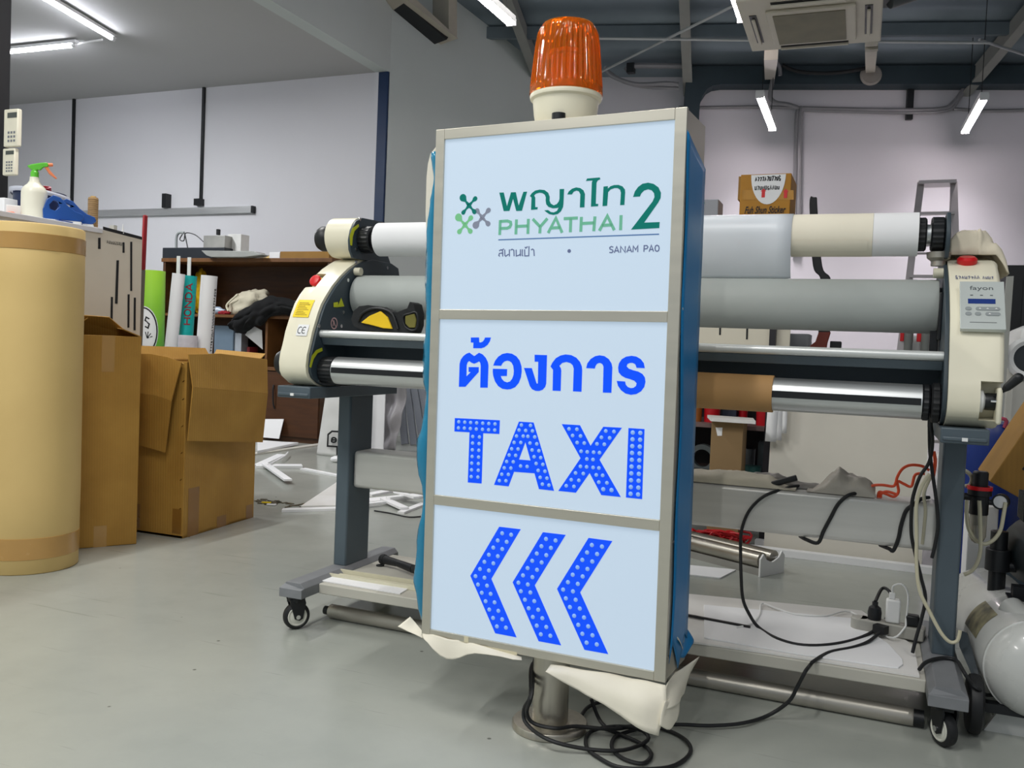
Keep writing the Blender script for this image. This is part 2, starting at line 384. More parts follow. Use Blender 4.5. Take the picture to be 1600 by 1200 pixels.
# left room
struct(B().box(-10.4, -4.58, 7.6, 7.74, 0, 3.6).build('wall_left_room_back', WALLW, smooth=0))
struct(B().box(-10.5, -10.36, 1, 7.7, 0, 3.6).build('wall_left_room_side', WALLW, smooth=0))
struct(B().box(-10.5, -4.6, 1, 1.12, 0, 3.6).build('wall_left_room_front', WALLW, smooth=0))
struct(B().box(-10.5, -4.6, 1, 7.74, 3.53, 3.6).build('ceiling_left_room', CEIL, smooth=0))
struct(B().box(-4.565, -4.462, 7.57, 7.60, 0, 3.52).build('trim_1', NAVY, smooth=0, bevel=.004))
struct(B().box(-4.61, -4.565, 7.57, 7.60, 0, 3.52).build('trim_2', WALLW, smooth=0))
struct(B().box(-4.50, -4.43, 3.42, 7.5, 0, .012).build('trim_3', M('pale_threshold', 'c9c6bc', .6), smooth=0))
struct(B().box(-4.60, -4.40, 3.38, 3.50, 0, 3.52).build('trim_4', BLACK, smooth=0, bevel=.006))
# steel beam and column on the back wall, with a rounded haunch
hb = B(); bwbox(hb, -2.0, 5, 0, .22, 3.84, 4.03); bwbox(hb, -2.16, -2.0, 0, .22, 0, 4.03)
hb.prism([(0, 0), (0, -.22), (.02, -.13), (.07, -.05), (.13, -.015), (.22, 0)], lambda a, z, d: bw(-2.0+a, d, 3.84+z), 0, .22)
struct(hb.build('trim_5', BEAMP, smooth=0))
bs = B(); bwbox(bs, .17, .235, .0, .05, 3.52, 3.84); struct(bs.build('trim_6', BLACK, smooth=0))
# roof purlins and rafters
n = 7
for d in (.75, 1.9, 3.05, 4.2, 5.35, 6.5):
    p = B(); p.beam(bw(-4.6, d, RZ(d)-.07), bw(4.6, d, RZ(d)-.07), .05, .12)
    struct(p.build('trim_%d' % n, M('purlin_steel', '6b767c', .5, .2), smooth=0)); n += 1
for a0, a1 in ((-3.72, -3.95), (-2.12, -2.25), (.76, 1.0), (2.9, 3.1)):
    p = B(); p.beam(bw(a0, .0, RZ(0)-.1), bw(a1+(a1-a0)*4, 6.5, RZ(6.5)-.1), .05, .15)
    p.beam(bw(a0, .0, RZ(0)-.20), bw(a1+(a1-a0)*4, 6.5, RZ(6.5)-.20), .10, .02)
    struct(p.build('trim_%d' % n, M('rafter_steel', '8c8d88', .5, .1), smooth=0)); n += 1
# tie rods under the roof
for p0, p1 in (((-2.406,7.581,3.647), (0.734,8.366,3.587)), ((-2.635,8.554,3.67), (-0.965,6.91,3.612)), ((0.66,8.347,3.613), (1.197,9.203,3.68))):
    struct(B().cyl(p0, p1, .012, 8).build('trim_%d' % n, M('galvanised', 'b5b8b8', .4, .6))); n += 1
# high framed opening on the left wall (sill, jamb and dark slot beneath it)
wf = B()
fq = [(-4.454,6.973,4.307),(-3.993,7.92,3.954),(-3.948,8.014,3.932),(-4.456,6.968,4.446)]
wf.add([fq[0], fq[1], fq[2], fq[3]]+[Vector(p)+Vector((-.25, .12, 0)) for p in fq], [(0, 1, 2, 3), (7, 6, 5, 4), (0, 4, 5, 1), (1, 5, 6, 2), (2, 6, 7, 3), (3, 7, 4, 0)])
gq = [(-4.011,7.928,3.958),(-3.966,8.022,3.936),(-3.981,7.99,4.667),(-4.026,7.899,4.635)]
wf.add([gq[0], gq[1], gq[2], gq[3]]+[Vector(p)+Vector((-.23, .11, 0)) for p in gq], [(0, 1, 2, 3), (7, 6, 5, 4), (0, 4, 5, 1), (1, 5, 6, 2), (2, 6, 7, 3), (3, 7, 4, 0)])
win = struct(wf.build('window_1', M('sill_paint', 'b9b2a3', .6), smooth=0))
us = B(); hq = [(-4.504,7.053,4.318),(-4.055,7.977,3.917),(-4.042,8.003,3.962),(-4.504,7.051,4.357)]
us.add([hq[0], hq[1], hq[2], hq[3]]+[Vector(p)+Vector((-.18, .09, 0)) for p in hq], [(0, 1, 2, 3), (7, 6, 5, 4), (0, 4, 5, 1), (1, 5, 6, 2), (2, 6, 7, 3), (3, 7, 4, 0)])
struct(us.build('trim_%d' % n, BLACK, smooth=0)); n += 1

# ================================================================ the light-box sign
GLYPH = {}
GLYPH = {
'teal': ['-136,1264.9 -124.8,1264.8 -115.2,1232.4 -105.8,1264.1 -93.8,1263.9 -85.3,1232.6 -74.3,1263.7 -65.3,1263.8 -76.6,1220.7 -91,1220.8 -100.2,1249.6 -108.6,1221.7 -123.2,1221.8',
 '-53.6,1221.7 -53.3,1249.6 -57.6,1253.6 -53.1,1259.6 -44.7,1265.1 -33.5,1266.8 -21.7,1265.2 -12.5,1258.7 -8.4,1249.6 -8.4,1240.3 -5,1233.9 2.6,1229.7 9.9,1232.3 14.3,1237.8 16,1243.6 15.5,1265.3 26.2,1265.2 25.9,1233.1 25,1224.7 20.3,1215.5 12.6,1209.8 2.4,1208.1 -7.9,1210.4 -15.6,1215.4 -20.4,1219.3 -11.1,1219.7 -4.4,1215.1 3.1,1213.8 10.5,1216.7 14.8,1224.2 9.3,1223.2 0,1223.1 -10.4,1226.7 -16.2,1232.9 -17.9,1241.5 -17.7,1248.3 -20.2,1254.4 -26.6,1258.5 -34.1,1259.9 -42.6,1258.1 -47.2,1254.2 -44.2,1249.6 -43.4,1227.6 -37.3,1227.4 -37.9,1222.3',
 '34.6,1252.7 38.2,1259.3 45.7,1264.7 55.2,1267.1 64.8,1265.3 72.6,1260.1 76.7,1251.6 76.5,1222.2 65.8,1222.2 65.9,1251.2 62.2,1258 56,1260 49.8,1258 45.2,1252',
 '92,1223.1 92.2,1276.5 93.6,1280.2 78.1,1280.2 80.6,1285.4 110.2,1286.1 111.8,1282.2 105.8,1279.7 103.1,1275.1 103,1228.7 109,1228.2 108.5,1223.3',
 '119.1,1223 119.9,1265.6 129.9,1266.1 129.8,1260.5 136,1265.5 144.2,1267.6 154.3,1267.5 163.6,1263.8 169.3,1256.7 170.1,1250.6 169.3,1223.4 159.7,1223.4 160.5,1250.1 158.4,1256.6 152.8,1260.6 145.4,1261.1 136.3,1258.5 131,1253 129.7,1223.3',
 '188.6,1239.9 192.2,1251.5 199,1260.6 208.6,1267 221,1268.7 233.5,1265.4 244.4,1257.5 250.3,1245.8 250,1234.8 244.8,1224.8 215.4,1183.6 249.9,1183.7 249.5,1170.9 186.6,1169.5 232.3,1227.8 236.4,1237 235.2,1245.5 229.6,1252 221.5,1254.6 212.7,1252.3 206.7,1246.6 203.7,1240'],
'phya': ['-131.7,1167.1 -131.4,1201.4',
 '-131.2,1198.3 -112.6,1198.7 -104.7,1195.8 -103.5,1190.2 -106.3,1184.6 -113,1182.1 -130.7,1182.1',
 '-90.1,1167.3 -89.8,1201.4',
 '-59.7,1167.4 -59.6,1201.6',
 '-89.8,1185.4 -60,1185.7',
 '-48.5,1200.9 -29.4,1182.6',
 '-12.2,1201 -29.4,1182.6 -29.8,1167.9',
 '-9.2,1168.1 8.6,1201.1 25,1167.8',
 '-3,1178.9 20.2,1179.4',
 '27.9,1198.9 61.6,1199.2',
 '44.9,1198.8 44.9,1168.2',
 '70.1,1201.3 69.9,1168.4',
 '102.2,1201.1 100.6,1168.8',
 '70,1186.6 101.2,1187.1',
 '113.7,1169.3 131.1,1201.3 148.3,1169.6',
 '119.8,1180.7 143.5,1181.2',
 '162.7,1201.6 162.7,1169.1'],
'small': ['147.2,1132.6 142.9,1134.2 139.2,1131.8 139.9,1128.7 145.9,1126.5 147.3,1123.4 144.3,1120.6 138.7,1121.4',
 '150.2,1120.2 155.2,1133.7 160.8,1120.4',
 '151.9,1124.4 158.9,1124.6',
 '164.5,1120.4 164.4,1133.9 175.1,1120.6 174.9,1134.1',
 '178.7,1120.6 184,1134 189.9,1120.8',
 '180.7,1124.7 188,1125',
 '192.7,1120.8 193,1134.2 198.8,1125.9 203.5,1134.8 203.5,1121',
 '217.4,1121.1 217.5,1134.2 223.5,1134.2 226,1131.1 223.8,1127.7 217.7,1127',
 '229,1121.1 233.3,1134.7 238.7,1121.5',
 '230.4,1125.5 237.2,1125.8',
 '246,1134.5 249.4,1132.8 251,1128 249.8,1122.9 246.5,1121.4 243.1,1123 241.7,1128.1 242.7,1132.9 246,1134.5',
 '-129.6,1117.6 -132.4,1119.7 -131,1124.3 -124.7,1125.3 -122.3,1122.8 -122.1,1117.2',
 '-131.8,1130.3 -127,1133 -122.9,1130.2 -122.3,1122.8',
 '-125,1131.9 -119.5,1134.7',
 '-117.5,1132.9 -116.5,1119.6 -114.2,1117.5 -107,1122.3',
 '-105.4,1133.1 -104.8,1117',
 '-102.4,1131.3 -98.6,1133.4 -94,1131.2 -92.8,1117.3',
 '-88.2,1132.2 -87.3,1117.6 -80.6,1119.2 -76.9,1122',
 '-77.2,1132.7 -76.7,1117.1',
 '-72.4,1132.7 -72.3,1118.8 -70,1117.4',
 '-66.6,1132.3 -65.7,1117.4 -55.6,1117.6 -55.8,1139.4',
 '-65.9,1137.8 -63.9,1135.2 -59.2,1138.6',
 '-50.3,1130.7 -46.6,1132.7 -43.3,1130.3 -41.8,1117.1'],
'rule': ['-134.7,1155.9 -59.8,1155.3 13.9,1156 249.5,1157.9'],
'dot': ['43.7,1126.4'],
'logoG': ['-215.2,1238.7 -232.2,1257.7 -199.1,1254.1 -230.2,1222.6 -200,1223.1'],
'logoS': ['-179,1209.2 -195.3,1191.9 -193.1,1225.6 -162.9,1225.5 -162.8,1193.8'],
'logoL': ['-224.5,1193.5 -242.6,1211.9 -209.1,1209.5 -239.3,1177.8 -209.6,1178'],
'blue': ['-199.3,927.9 -177.6,928.5 -176.7,917.3 -172.9,916.7 -167.1,919.1 -163,924.5 -161.8,928.6 -146.3,929 -148.6,920.4 -154.1,912 -162.4,905.8 -170.8,903.2 -192.1,902.8 -192,916 -198.9,916.1',
 '-227.7,810 -227.5,864.7 -224.7,874.7 -218.1,883.4 -209.7,889.4 -202,892.1 -188.8,884.2 -176.3,892.5 -166.9,889.1 -158.1,881.2 -152.4,871.7 -150.4,863.6 -150.6,811.4 -170.1,810.7 -170.7,862.7 -172.1,868.6 -175.1,872.3 -181.5,869 -188.2,866.4 -195.2,868.4 -202.2,872.3 -206.3,868.7 -208.4,862.5 -208.1,835.6 -196.9,846 -202.5,846.6 -202.9,857.9 -176,858.7 -175.6,847.4 -210,810.9',
 '-137.8,863.8 -133.5,874.7 -125.5,884.7 -114.9,891.5 -102.6,894.1 -90.2,892.8 -78.5,887 -70,877.4 -65,864.4 -63.9,852.7 -65.4,839.3 -70.6,825.8 -79.3,815.8 -90.6,810.7 -99.6,809.5 -112.1,810.6 -123.1,816.4 -131.8,827.1 -137,840.3 -138.5,849.2 -138.4,856.3 -101.3,856.8 -101.5,840.8 -117.3,840 -114.6,833.9 -108.5,828.3 -100.2,826 -92.9,828.4 -87.3,835.3 -84.4,844.3 -83.9,853.2 -85.9,864.9 -90.3,872.1 -96.2,875.6 -102,876.3 -108.5,874.3 -113.4,870.4 -117.3,863.8',
 '-58.4,861 -38.7,861.4 -25.4,826.7 -22.2,826.9 -22.9,876.4 -32,876.3 -32.6,892.1 -1.9,892.1 -1.6,828 -3.7,819.9 -9.8,813 -18.4,809.9 -27.2,809.8 -36.1,813 -42,820',
 '14.9,812.2 14.3,859.4 7.8,866.7 12,875.4 20,885.7 31.4,892.3 43.7,895 56.9,894 69.3,888.8 78.6,879.7 83.5,869.4 84.7,860.3 84.8,813 64.5,813 64.5,864 61.8,871.4 55.9,876 46,878.1 36.1,875.6 29.4,868.9 33.3,863.3 34.3,858 34.5,812.4',
 '94,866.1 96.5,876.7 104.2,886.9 114.4,893.3 124.6,895.5 135.8,894.1 146.3,887.8 153,878.4 155.2,869.6 155.1,814 135.4,813.6 134.8,870.2 132.6,875.3 128.5,878.1 124.2,878.7 119,876.2 116,871.6 114.3,865.8',
 '229,870.8 226.3,881.6 219.1,890.1 209,895.3 198.2,896.6 185.9,894.4 176,888.3 170.2,879.2 168.6,870.2 170.1,859.9 176.6,852.8 186.1,848.1 197,845.7 206.4,842.8 212,837.6 210.7,831.6 205.4,827.4 199.3,826.4 192.3,828.4 187.5,833.3 185.6,840.2 166.5,840.7 169.7,830.1 177.1,820.9 187.4,814.1 199.9,811.8 212.1,814 222.6,820.5 229.5,830.5 231.6,841.6 229.8,851 224.2,858.1 214.8,862.8 202.4,865.6 193.1,868.4 187.9,873.3 189.6,878.3 194.9,881 201.1,881.3 207.3,878.6 210.7,870.9'],
'big': ['-236,735 -116.1,737 -116.2,704.9 -158.7,703.9 -158.7,585 -195.6,584.3 -195,703.6 -236.2,702.9',
 '-66.6,737 -29.8,737.2 26.7,585.5 -10.7,585.9 -23,621 -75.1,620 -87.9,584.9 -125.8,585.1',
 '40.1,737.9 83.9,738.3 110.9,694 139.3,738.4 182.3,738.9 133.1,664.8 185.4,587.1 140.3,587 111,633.4 79.9,586.4 37.2,586.4 88.2,664.7',
 '197.3,739.3 233.4,739.4 233.9,587.2 197.3,587.2',
 '-108.7,488.3 -53.2,488.7 -125.1,363.2 -55,236.3 -110.3,236.6 -181,362.9',
 '2.7,488.4 58.9,488.8 -13.2,363.8 56.8,236.8 1.3,236.8 -69.4,363.1',
 '113.9,488.5 169.8,488.1 98.4,363.7 169.5,236.7 113.5,236.5 42.3,363.8'],
'hole': ['-48.7,690.8 -34.1,649.7 -63.5,649.5'],
'leds': ['-224.8,726.7 -208.5,726.7 -192.6,726.9 -176.5,727.1 -160.3,727.3 -144.3,727.5 -127.9,727.6 -225.2,712.1 -209.1,712.6 -192.9,712.6 -176.9,712.5 -160.5,712.8 -144.4,712.9 -128.2,713.3 -185.9,694.2 -167.9,694.3 -185.7,678.5 -168.4,678.6 -185.8,662.6 -168.5,662.7 -185.9,646.8 -168.6,646.8 -186.4,630.8 -168.5,631.3 -186.3,614.9 -168.3,615.5 -186.6,598.9 -168.8,599.3 -60,729.5 -36.8,730 -65.5,717.5 -48.6,717.5 -31.5,717.7 -71.5,703.2 -54.4,704.2 -42.5,704.4 -25.2,704.3 -77.1,687.9 -60,689 -36.7,689.4 -19.6,688.8 -82.8,672.8 -66.4,673.6 -30.9,673.9 -13.8,673.5 -88.8,657.8 -72,658.3 -25.3,658.8 -8.7,658.1 -94.7,642.2 -77.6,643 -19.6,643.7 -2.8,643.1 -58.5,634.8 -42,635 -100.3,627 -83.2,628 -14,628.3 3,627.9 -106.2,611.5 -89.1,612.6 -8.4,612.9 8.5,612.6 -111.9,596.1 -94.9,597.3 -2.3,598 14,597.2 58.3,728.3 77.3,728.7 67.5,713.9 86.5,714.2 79,698.9 96,699 145.6,729.4 164.5,729.3 135.9,714.5 155.1,714.6 126.1,699.5 143.3,699.7 89.1,680.2 103.8,679.9 118.9,680.3 132.7,680.4 103.4,664 118,664 88.8,646.3 103.5,646.5 118.9,646.3 132.6,646.4 77.7,630.6 96.3,630.8 127,630.5 142,630.8 67.9,614.5 86.2,614.7 133.6,615 152.5,615.2 56.3,599.8 75,599.9 144.5,600.4 163.7,600.3 207.5,730.1 207.5,715.3 207.5,700.4 207.5,685.6 207.6,670.7 207.6,655.9 207.6,641 207.6,626.1 207.7,611.2 207.7,596.3 224.6,730.4 224.6,715.6 224.6,700.7 224.6,685.9 224.6,671 224.7,656.1 224.7,641.3 224.7,626.4 224.7,611.5 224.7,596.6'],
'chev': ['-100.3,473.9 -111.2,455.8 -122.2,437.6 -133.3,419.3 -144.4,401 -155.6,382.5 -166.8,363.9 -159.6,345 -148.8,326.9 -138,308.4 -127.6,290.2 -116.9,272 -106.2,253.7 -77,473.2 -87.9,455.2 -98.8,437.1 -109.7,418.9 -120.7,400.6 -131.8,382.2 -142.9,363.7 -135.5,345.7 -125.3,327.7 -114.4,309.3 -103.7,290.9 -93.1,272.6 -82.6,254.6 11.3,473.9 0.5,455.9 -10.4,437.7 -21.3,419.5 -32.3,401.2 -43.3,382.8 -54.4,364.3 -47.5,345.3 -36.5,327.2 -26.2,308.8 -15.1,290.4 -4.5,272 6.3,253.7 34.8,473.2 24.1,455.1 13.3,437 2.4,418.8 -8.5,400.4 -19.4,382 -30.4,363.5 -23.3,345.9 -12.7,327.4 -2.2,309.1 8.8,291.3 19.3,272.7 30.1,254.3 122.5,473.6 111.8,455.6 101.1,437.5 90.3,419.3 79.4,401.1 68.5,382.7 57.5,364.3 64.8,345.4 75.4,327.1 86.3,309 96.9,290.3 107.4,271.7 118.2,253.5 146.3,473.1 135.6,455.1 124.9,437 114.1,418.8 103.3,400.5 92.4,382.2 81.4,363.7 88.6,345.7 99.2,327.5 110,309 120.7,290.7 131.5,272.3 142.4,253.7'],
}

def G(k): return [[tuple(float(t)/1000 for t in q.split(',')) for q in s.split()] for s in GLYPH[k]]
sign = thing('lightbox_sign', 'tall illuminated stainless taxi sign on a short round pole, beacon on top', 'sign', (-.68+.0076, 2.011-.0005, 0), None, (0, -.0095, -.066))
SW = lambda u, v, w: (u, w, v)
B().box(-.3065, .3, -.0935, .065, .2, 1.421).build('cabinet', STEEL, sign, bevel=.002, smooth=0, local=True)
fr = B()
for u0, u1, v0, v1 in ((-.3085, -.285, .199, 1.422), (.276, .302, .199, 1.422), (-.285, .276, 1.3975, 1.422), (-.285, .276, .97, .9935), (-.285, .276, .523, .547), (-.285, .276, .199, .2185)):
    fr.box(u0, u1, -.102, -.09, v0, v1)
fr.build('frame', STEEL, sign, bevel=.0012, smooth=0, local=True)
sc_ = B()
for v in (.25, .50, .95, 1.0): sc_.cyl((.3, -.082, v), (.3035, -.082, v), .0035, 8)
sc_.build('screw', CHROME, sign, local=True, stuff=False)
def lit(name, h, hb, es): return M(name, hb, .16, var=0, emit=h, es=es, spec=.45)
PANEL = lit('lit_panel', 'c9dff5', '929ba3', .57)
TEAL = lit('teal_vinyl', '00756a', '00645a', .32); MINT = lit('mint_vinyl', '78bb9e', '5a9a80', .32); MINTL = lit('light_green_vinyl', '82c896', '5fa070', .34)
GREYV = lit('grey_vinyl', '8e93a2', '6a7080', .34); VIOLET = lit('slate_vinyl', '707a9c', '505a78', .35); LINEV = lit('navy_rule_vinyl', '40608c', '40608c', .5)
BLUEV = lit('blue_vinyl', '0050ff', '0030a0', .72); LEDM = M('led_lens', '6f8fc4', .4, var=0, emit='8fb6f0', es=.50, spec=.3)
panels = []
for v0, v1 in ((.9935, 1.3975), (.547, .97), (.2185, .523)):
    panels.append(B().box(-.2855, .2765, -.0965, -.0936, v0, v1).build('face_panel', PANEL, sign, smooth=0, local=True))
WF, WB = -.0974, -.0964
def outl(name, k, mat, par, holes=()):
    b = B()
    for i, l in enumerate(G(k)): b.prism(l, SW, WF, WB, holes if i == 1 else ())
    return b.build(name, mat, par, smooth=0, local=True)
outl('lettering', 'teal', TEAL, panels[0])
b = B()
for l in G('phya'): b.stroke(l, .0068, SW, WF, WB)
b.build('lettering', MINT, panels[0], smooth=0, local=True)
sm = G('small')
for part in (sm[:11], sm[11:]):
    b = B()
    for l in part: b.stroke(l, .0024, SW, WF, WB)
    b.build('lettering', VIOLET, panels[0], smooth=0, local=True)
b = B()
d = G('dot')[0][0]; b.lathe([(0, 0), (.0042, 0), (.0042, .001), (0, .001)], (d[0], WF, d[1]), (0, 1, 0), 16)
b.build('printed_dot', VIOLET, panels[0], smooth=0, local=True)
b = B(); b.stroke(G('rule')[0][::3] if len(G('rule')[0]) > 3 else G('rule')[0], .0024, SW, WF, WB); b.build('rule_line', LINEV, panels[0], smooth=0, local=True)
for key, mt, rads in (('logoG', TEAL, (.0088, .0056, .0052, .0056)), ('logoL', MINTL, (.0092, .006, .006, .006)), ('logoS', GREYV, (.0086, .0058, .0058, .006))):
    pts = G(key)[0]; c0 = pts[0]; b = B()
    b.lathe([(0, 0), (.0052, 0), (.0052, .001), (0, .001)], (c0[0], WF, c0[1]), (0, 1, 0), 14)
    for q, r in zip(pts[1:], rads):
        dx, dy = q[0]-c0[0], q[1]-c0[1]; l = math.hypot(dx, dy); dx /= l; dy /= l; nx, ny = -dy, dx
        prof = [(0, .0045), (.25, .0036), (.5, .0022), (.68, r*.55), (.85, r*.92), (1, r)]
        L = [(c0[0]+dx*t*l+nx*h, c0[1]+dy*t*l+ny*h) for t, h in prof]; R = [(c0[0]+dx*t*l-nx*h, c0[1]+dy*t*l-ny*h) for t, h in prof]
        cap = [(q[0]+r*math.cos(a)*dx-r*math.sin(a)*nx, q[1]+r*math.cos(a)*dy-r*math.sin(a)*ny) for a in (1.2, .8, .4, 0, -.4, -.8, -1.2)]
        cap = [(q[0]+r*(math.cos(a)*dx+math.sin(a)*nx), q[1]+r*(math.cos(a)*dy+math.sin(a)*ny)) for a in (1.2, .8, .4, 0, -.4, -.8, -1.2)]
        b.prism(L+cap+R[::-1], SW, WF+.0001*rads.index(r), WB)
    b.build('logo', mt, panels[0], smooth=0, local=True)
outl('lettering', 'blue', BLUEV, panels[1])
b = B(); big = G('big')
for i, l in enumerate(big[:4]): b.prism(l, SW, WF, WB, G('hole') if i == 1 else ())
b.build('lettering', BLUEV, panels[1], smooth=0, local=True)
for l in big[4:]: B().prism(l, SW, WF, WB).build('chevron', BLUEV, panels[2], smooth=0, local=True)
led0 = B().lathe([(.0050, 0), (.0047, .0012), (.0035, .0024), (.0018, .003), (0, .0032)], (0, 0, 0), (0, -1, 0), 12)
chev = G('chev')[0]; leds = G('leds')[0]
base = led0.build('led', LEDM, sign, local=True)
near = chev+leds[-22:]; rest = leds[:-22]
for i, q in enumerate(near):
    o = base if i == 0 else base.copy()
    if i: C.objects.link(o)
    o.location = (q[0], WF, q[1])
b = B()
for q in rest: b.lathe([(.0044, 0), (.0041, .0012), (.0030, .0023), (.0015, .0029), (0, .0031)], (q[0], WF, q[1]), (0, -1, 0), 10)
b.build('led_dots', LEDM, sign, local=True, stuff=True)
B().cyl((-.005, 0, .016), (-.005, 0, .203), .0435, 40).build('pole', STEELR, sign, local=True)
B().lathe([(0, 0), (.088, 0), (.09, .002), (.09, .015), (.088, .018), (0, .018)], (-.005, 0, 0), (0, 0, 1), 48).build('base_plate', STEELR, sign, local=True)
# protective film: flat on the right side, loose and billowing on the left
FILMR = M('blue_protective_film', '1478b4', .36, var=.04, scale=6, bump=.04, bscale=8, spec=.3)
FILML = M('loose_blue_film', '1f8fb8', .18, var=.08, scale=9, bump=.35, bscale=24, trans=.25, coat=.4)
b = B()
rnd = random.Random(3)
top = [(-.083, 1.372), (-.05, 1.366), (-.01, 1.352), (.03, 1.338), (.066, 1.325)]
def fr_(u, v):
    y = -.083+.149*u+(.012*math.sin(v*5.2)+.006*math.sin(v*17))*(1-u)*(.3 if u > .5 else 1)
    zt = 1.374-.05*u; zb = .235+.035*math.sin(u*9)
    return (.3022+.0012+.0005*noise.noise(Vector((u*4, v*14, 1))), y, zb+(zt-zb)*v)
b.grid(fr_, 6, 60); b.build('side_film', FILMR, sign, solid=.0006, smooth=60, local=True)
offs = [(1.372, .012), (1.315, .005), (1.25, .012), (1.165, .023), (1.07, .022), (.985, .017), (.895, .020), (.825, .022), (.785, .010), (.66, .027), (.63, .028), (.53, .010), (.41, .024), (.33, .027), (.27, .014), (.235, .004)]
def offz(z):
    for (z0, o0), (z1, o1) in zip(offs, offs[1:]):
        if z0 >= z >= z1:
            t = (z0-z)/(z0-z1); t = t*t*(3-2*t); return o0+(o1-o0)*t
    return .004
def fl_(u, v):
    z = 1.372-(1.372-.235)*v; y = -.098+.10*u**1.5; k = math.sin(pi*min(1, max(0, u**.55)))**.6 if 0 < u < 1 else 0
    k *= 1+.25*noise.noise(Vector((u*3, z*13, 5)))
    return (-.3075-(offz(z)+.5*(y+.1))*k-.0006-.004*k*noise.noise(Vector((u*6, z*38, 2))), y, z)
b = B(); b.grid(fl_, 10, 90); b.build('loose_film', FILML, sign, solid=.0006, smooth=70, local=True)
b = B(); b.prism([(-.02, 1.33), (-.022, 1.36), (-.014, 1.385), (.0, 1.395), (.02, 1.39), (.06, 1.385), (.06, 1.17), (-.01, 1.17)], lambda a, z, x: (x, .062-.0*a, z) , 0, 0.0005) if False else None
bs_ = B(); bs_.prism([(-.3075, 1.392), (-.326, 1.388), (-.340, 1.374), (-.346, 1.35), (-.349, 1.32), (-.349, 1.23), (-.344, 1.17), (-.3075, 1.15)], lambda u, v, w_: (u, w_, v), -.074, -.070)
bs_.build('back_sheet', M('cream_backing', 'ddd6c6', .7), sign, smooth=0, bevel=.002, local=True)
# masking paper hanging loose from the lower edge
MASK = M('masking_paper', 'e2dccb', .62, var=.04, scale=6, bump=.12, bscale=9)
P = lambda l: [tuple(q) for q in l]
b = B()
b.sheet([P([(0.035,-0.103,0.192),(0.105,-0.103,0.194),(0.173,-0.103,0.194),(0.246,-0.103,0.196),(0.303,-0.103,0.195)]), P([(0.04,-0.125,0.19),(0.11,-0.125,0.181),(0.175,-0.125,0.167),(0.262,-0.14,0.161),(0.309,-0.118,0.156)]), P([(0.037,-0.132,0.185),(0.095,-0.132,0.162),(0.175,-0.132,0.137),(0.256,-0.15,0.112),(0.301,-0.135,0.095)])], 3)
b.sheet([P([(0.305,-0.103,0.196),(0.303,-0.02,0.195),(0.331,0.07,0.209)]), P([(0.303,-0.112,0.16),(0.316,-0.06,0.167),(0.317,0.04,0.167)]), P([(0.307,-0.12,0.15),(0.321,-0.07,0.144),(0.312,0.02,0.14)])], 3)
b.sheet([P([(0.306,-0.122,0.167),(0.312,-0.08,0.161),(0.32,-0.05,0.145)]), P([(0.302,-0.135,0.14),(0.316,-0.1,0.124),(0.324,-0.06,0.124)]), P([(0.303,-0.14,0.119),(0.317,-0.11,0.101),(0.323,-0.07,0.11)])], 3)
b.sheet([P([(-0.307,-0.103,0.207),(-0.233,-0.103,0.206),(-0.163,-0.103,0.204),(-0.036,-0.103,0.196)]), P([(-0.299,-0.112,0.203),(-0.233,-0.112,0.182),(-0.158,-0.112,0.195),(-0.032,-0.112,0.196)]), P([(-0.292,-0.118,0.198),(-0.228,-0.118,0.158),(-0.151,-0.118,0.186),(-0.029,-0.118,0.194)])], 3)
b.sheet([P([(-0.357,-0.08,0.232),(-0.338,-0.08,0.217),(-0.307,-0.1,0.209)]), P([(-0.369,-0.09,0.22),(-0.341,-0.09,0.208),(-0.304,-0.104,0.203)]), P([(-0.379,-0.1,0.209),(-0.34,-0.1,0.202),(-0.303,-0.105,0.195)])], 3)
for p in b.v: p += Vector((.002*noise.noise(p*31), .007*noise.noise(p*19), .004*noise.noise(p*23+Vector((3, 1, 2)))))
b.build('masking_paper', MASK, sign, solid=.0009, smooth=60, local=True)
b = B()
b.sheet([P([(0.284,0,0.314),(0.293,0,0.311),(0.295,0.03,0.279)]), P([(0.29,-0.02,0.292),(0.301,-0.02,0.283),(0.299,0.04,0.249)]), P([(0.3,-0.02,0.272),(0.309,-0.02,0.266),(0.3,0.05,0.223)])], 3)
b.build('torn_tape', MASK, sign, solid=.0008, smooth=60, local=True)
b = B()
b.sheet([P([(0.298,-0.02,0.286),(0.297,0.03,0.294),(0.302,0.07,0.27)]), P([(0.303,-0.03,0.264),(0.299,0.05,0.248),(0.313,0.09,0.241)]), P([(0.299,0,0.231),(0.306,0.03,0.215),(0.31,0.08,0.228)])], 3)
b.build('film_tatter', FILMR, sign, solid=.0008, smooth=60, local=True)
b = B(); b.box(-.19, -.178, -.1026, -.1018, .2, .218).box(-.3, -.05, -.1026, -.1018, .197, .2035); b.build('adhesive_tape', M('clear_tape', 'd8cfb0', .3, coat=.3), sign, smooth=0, local=True)
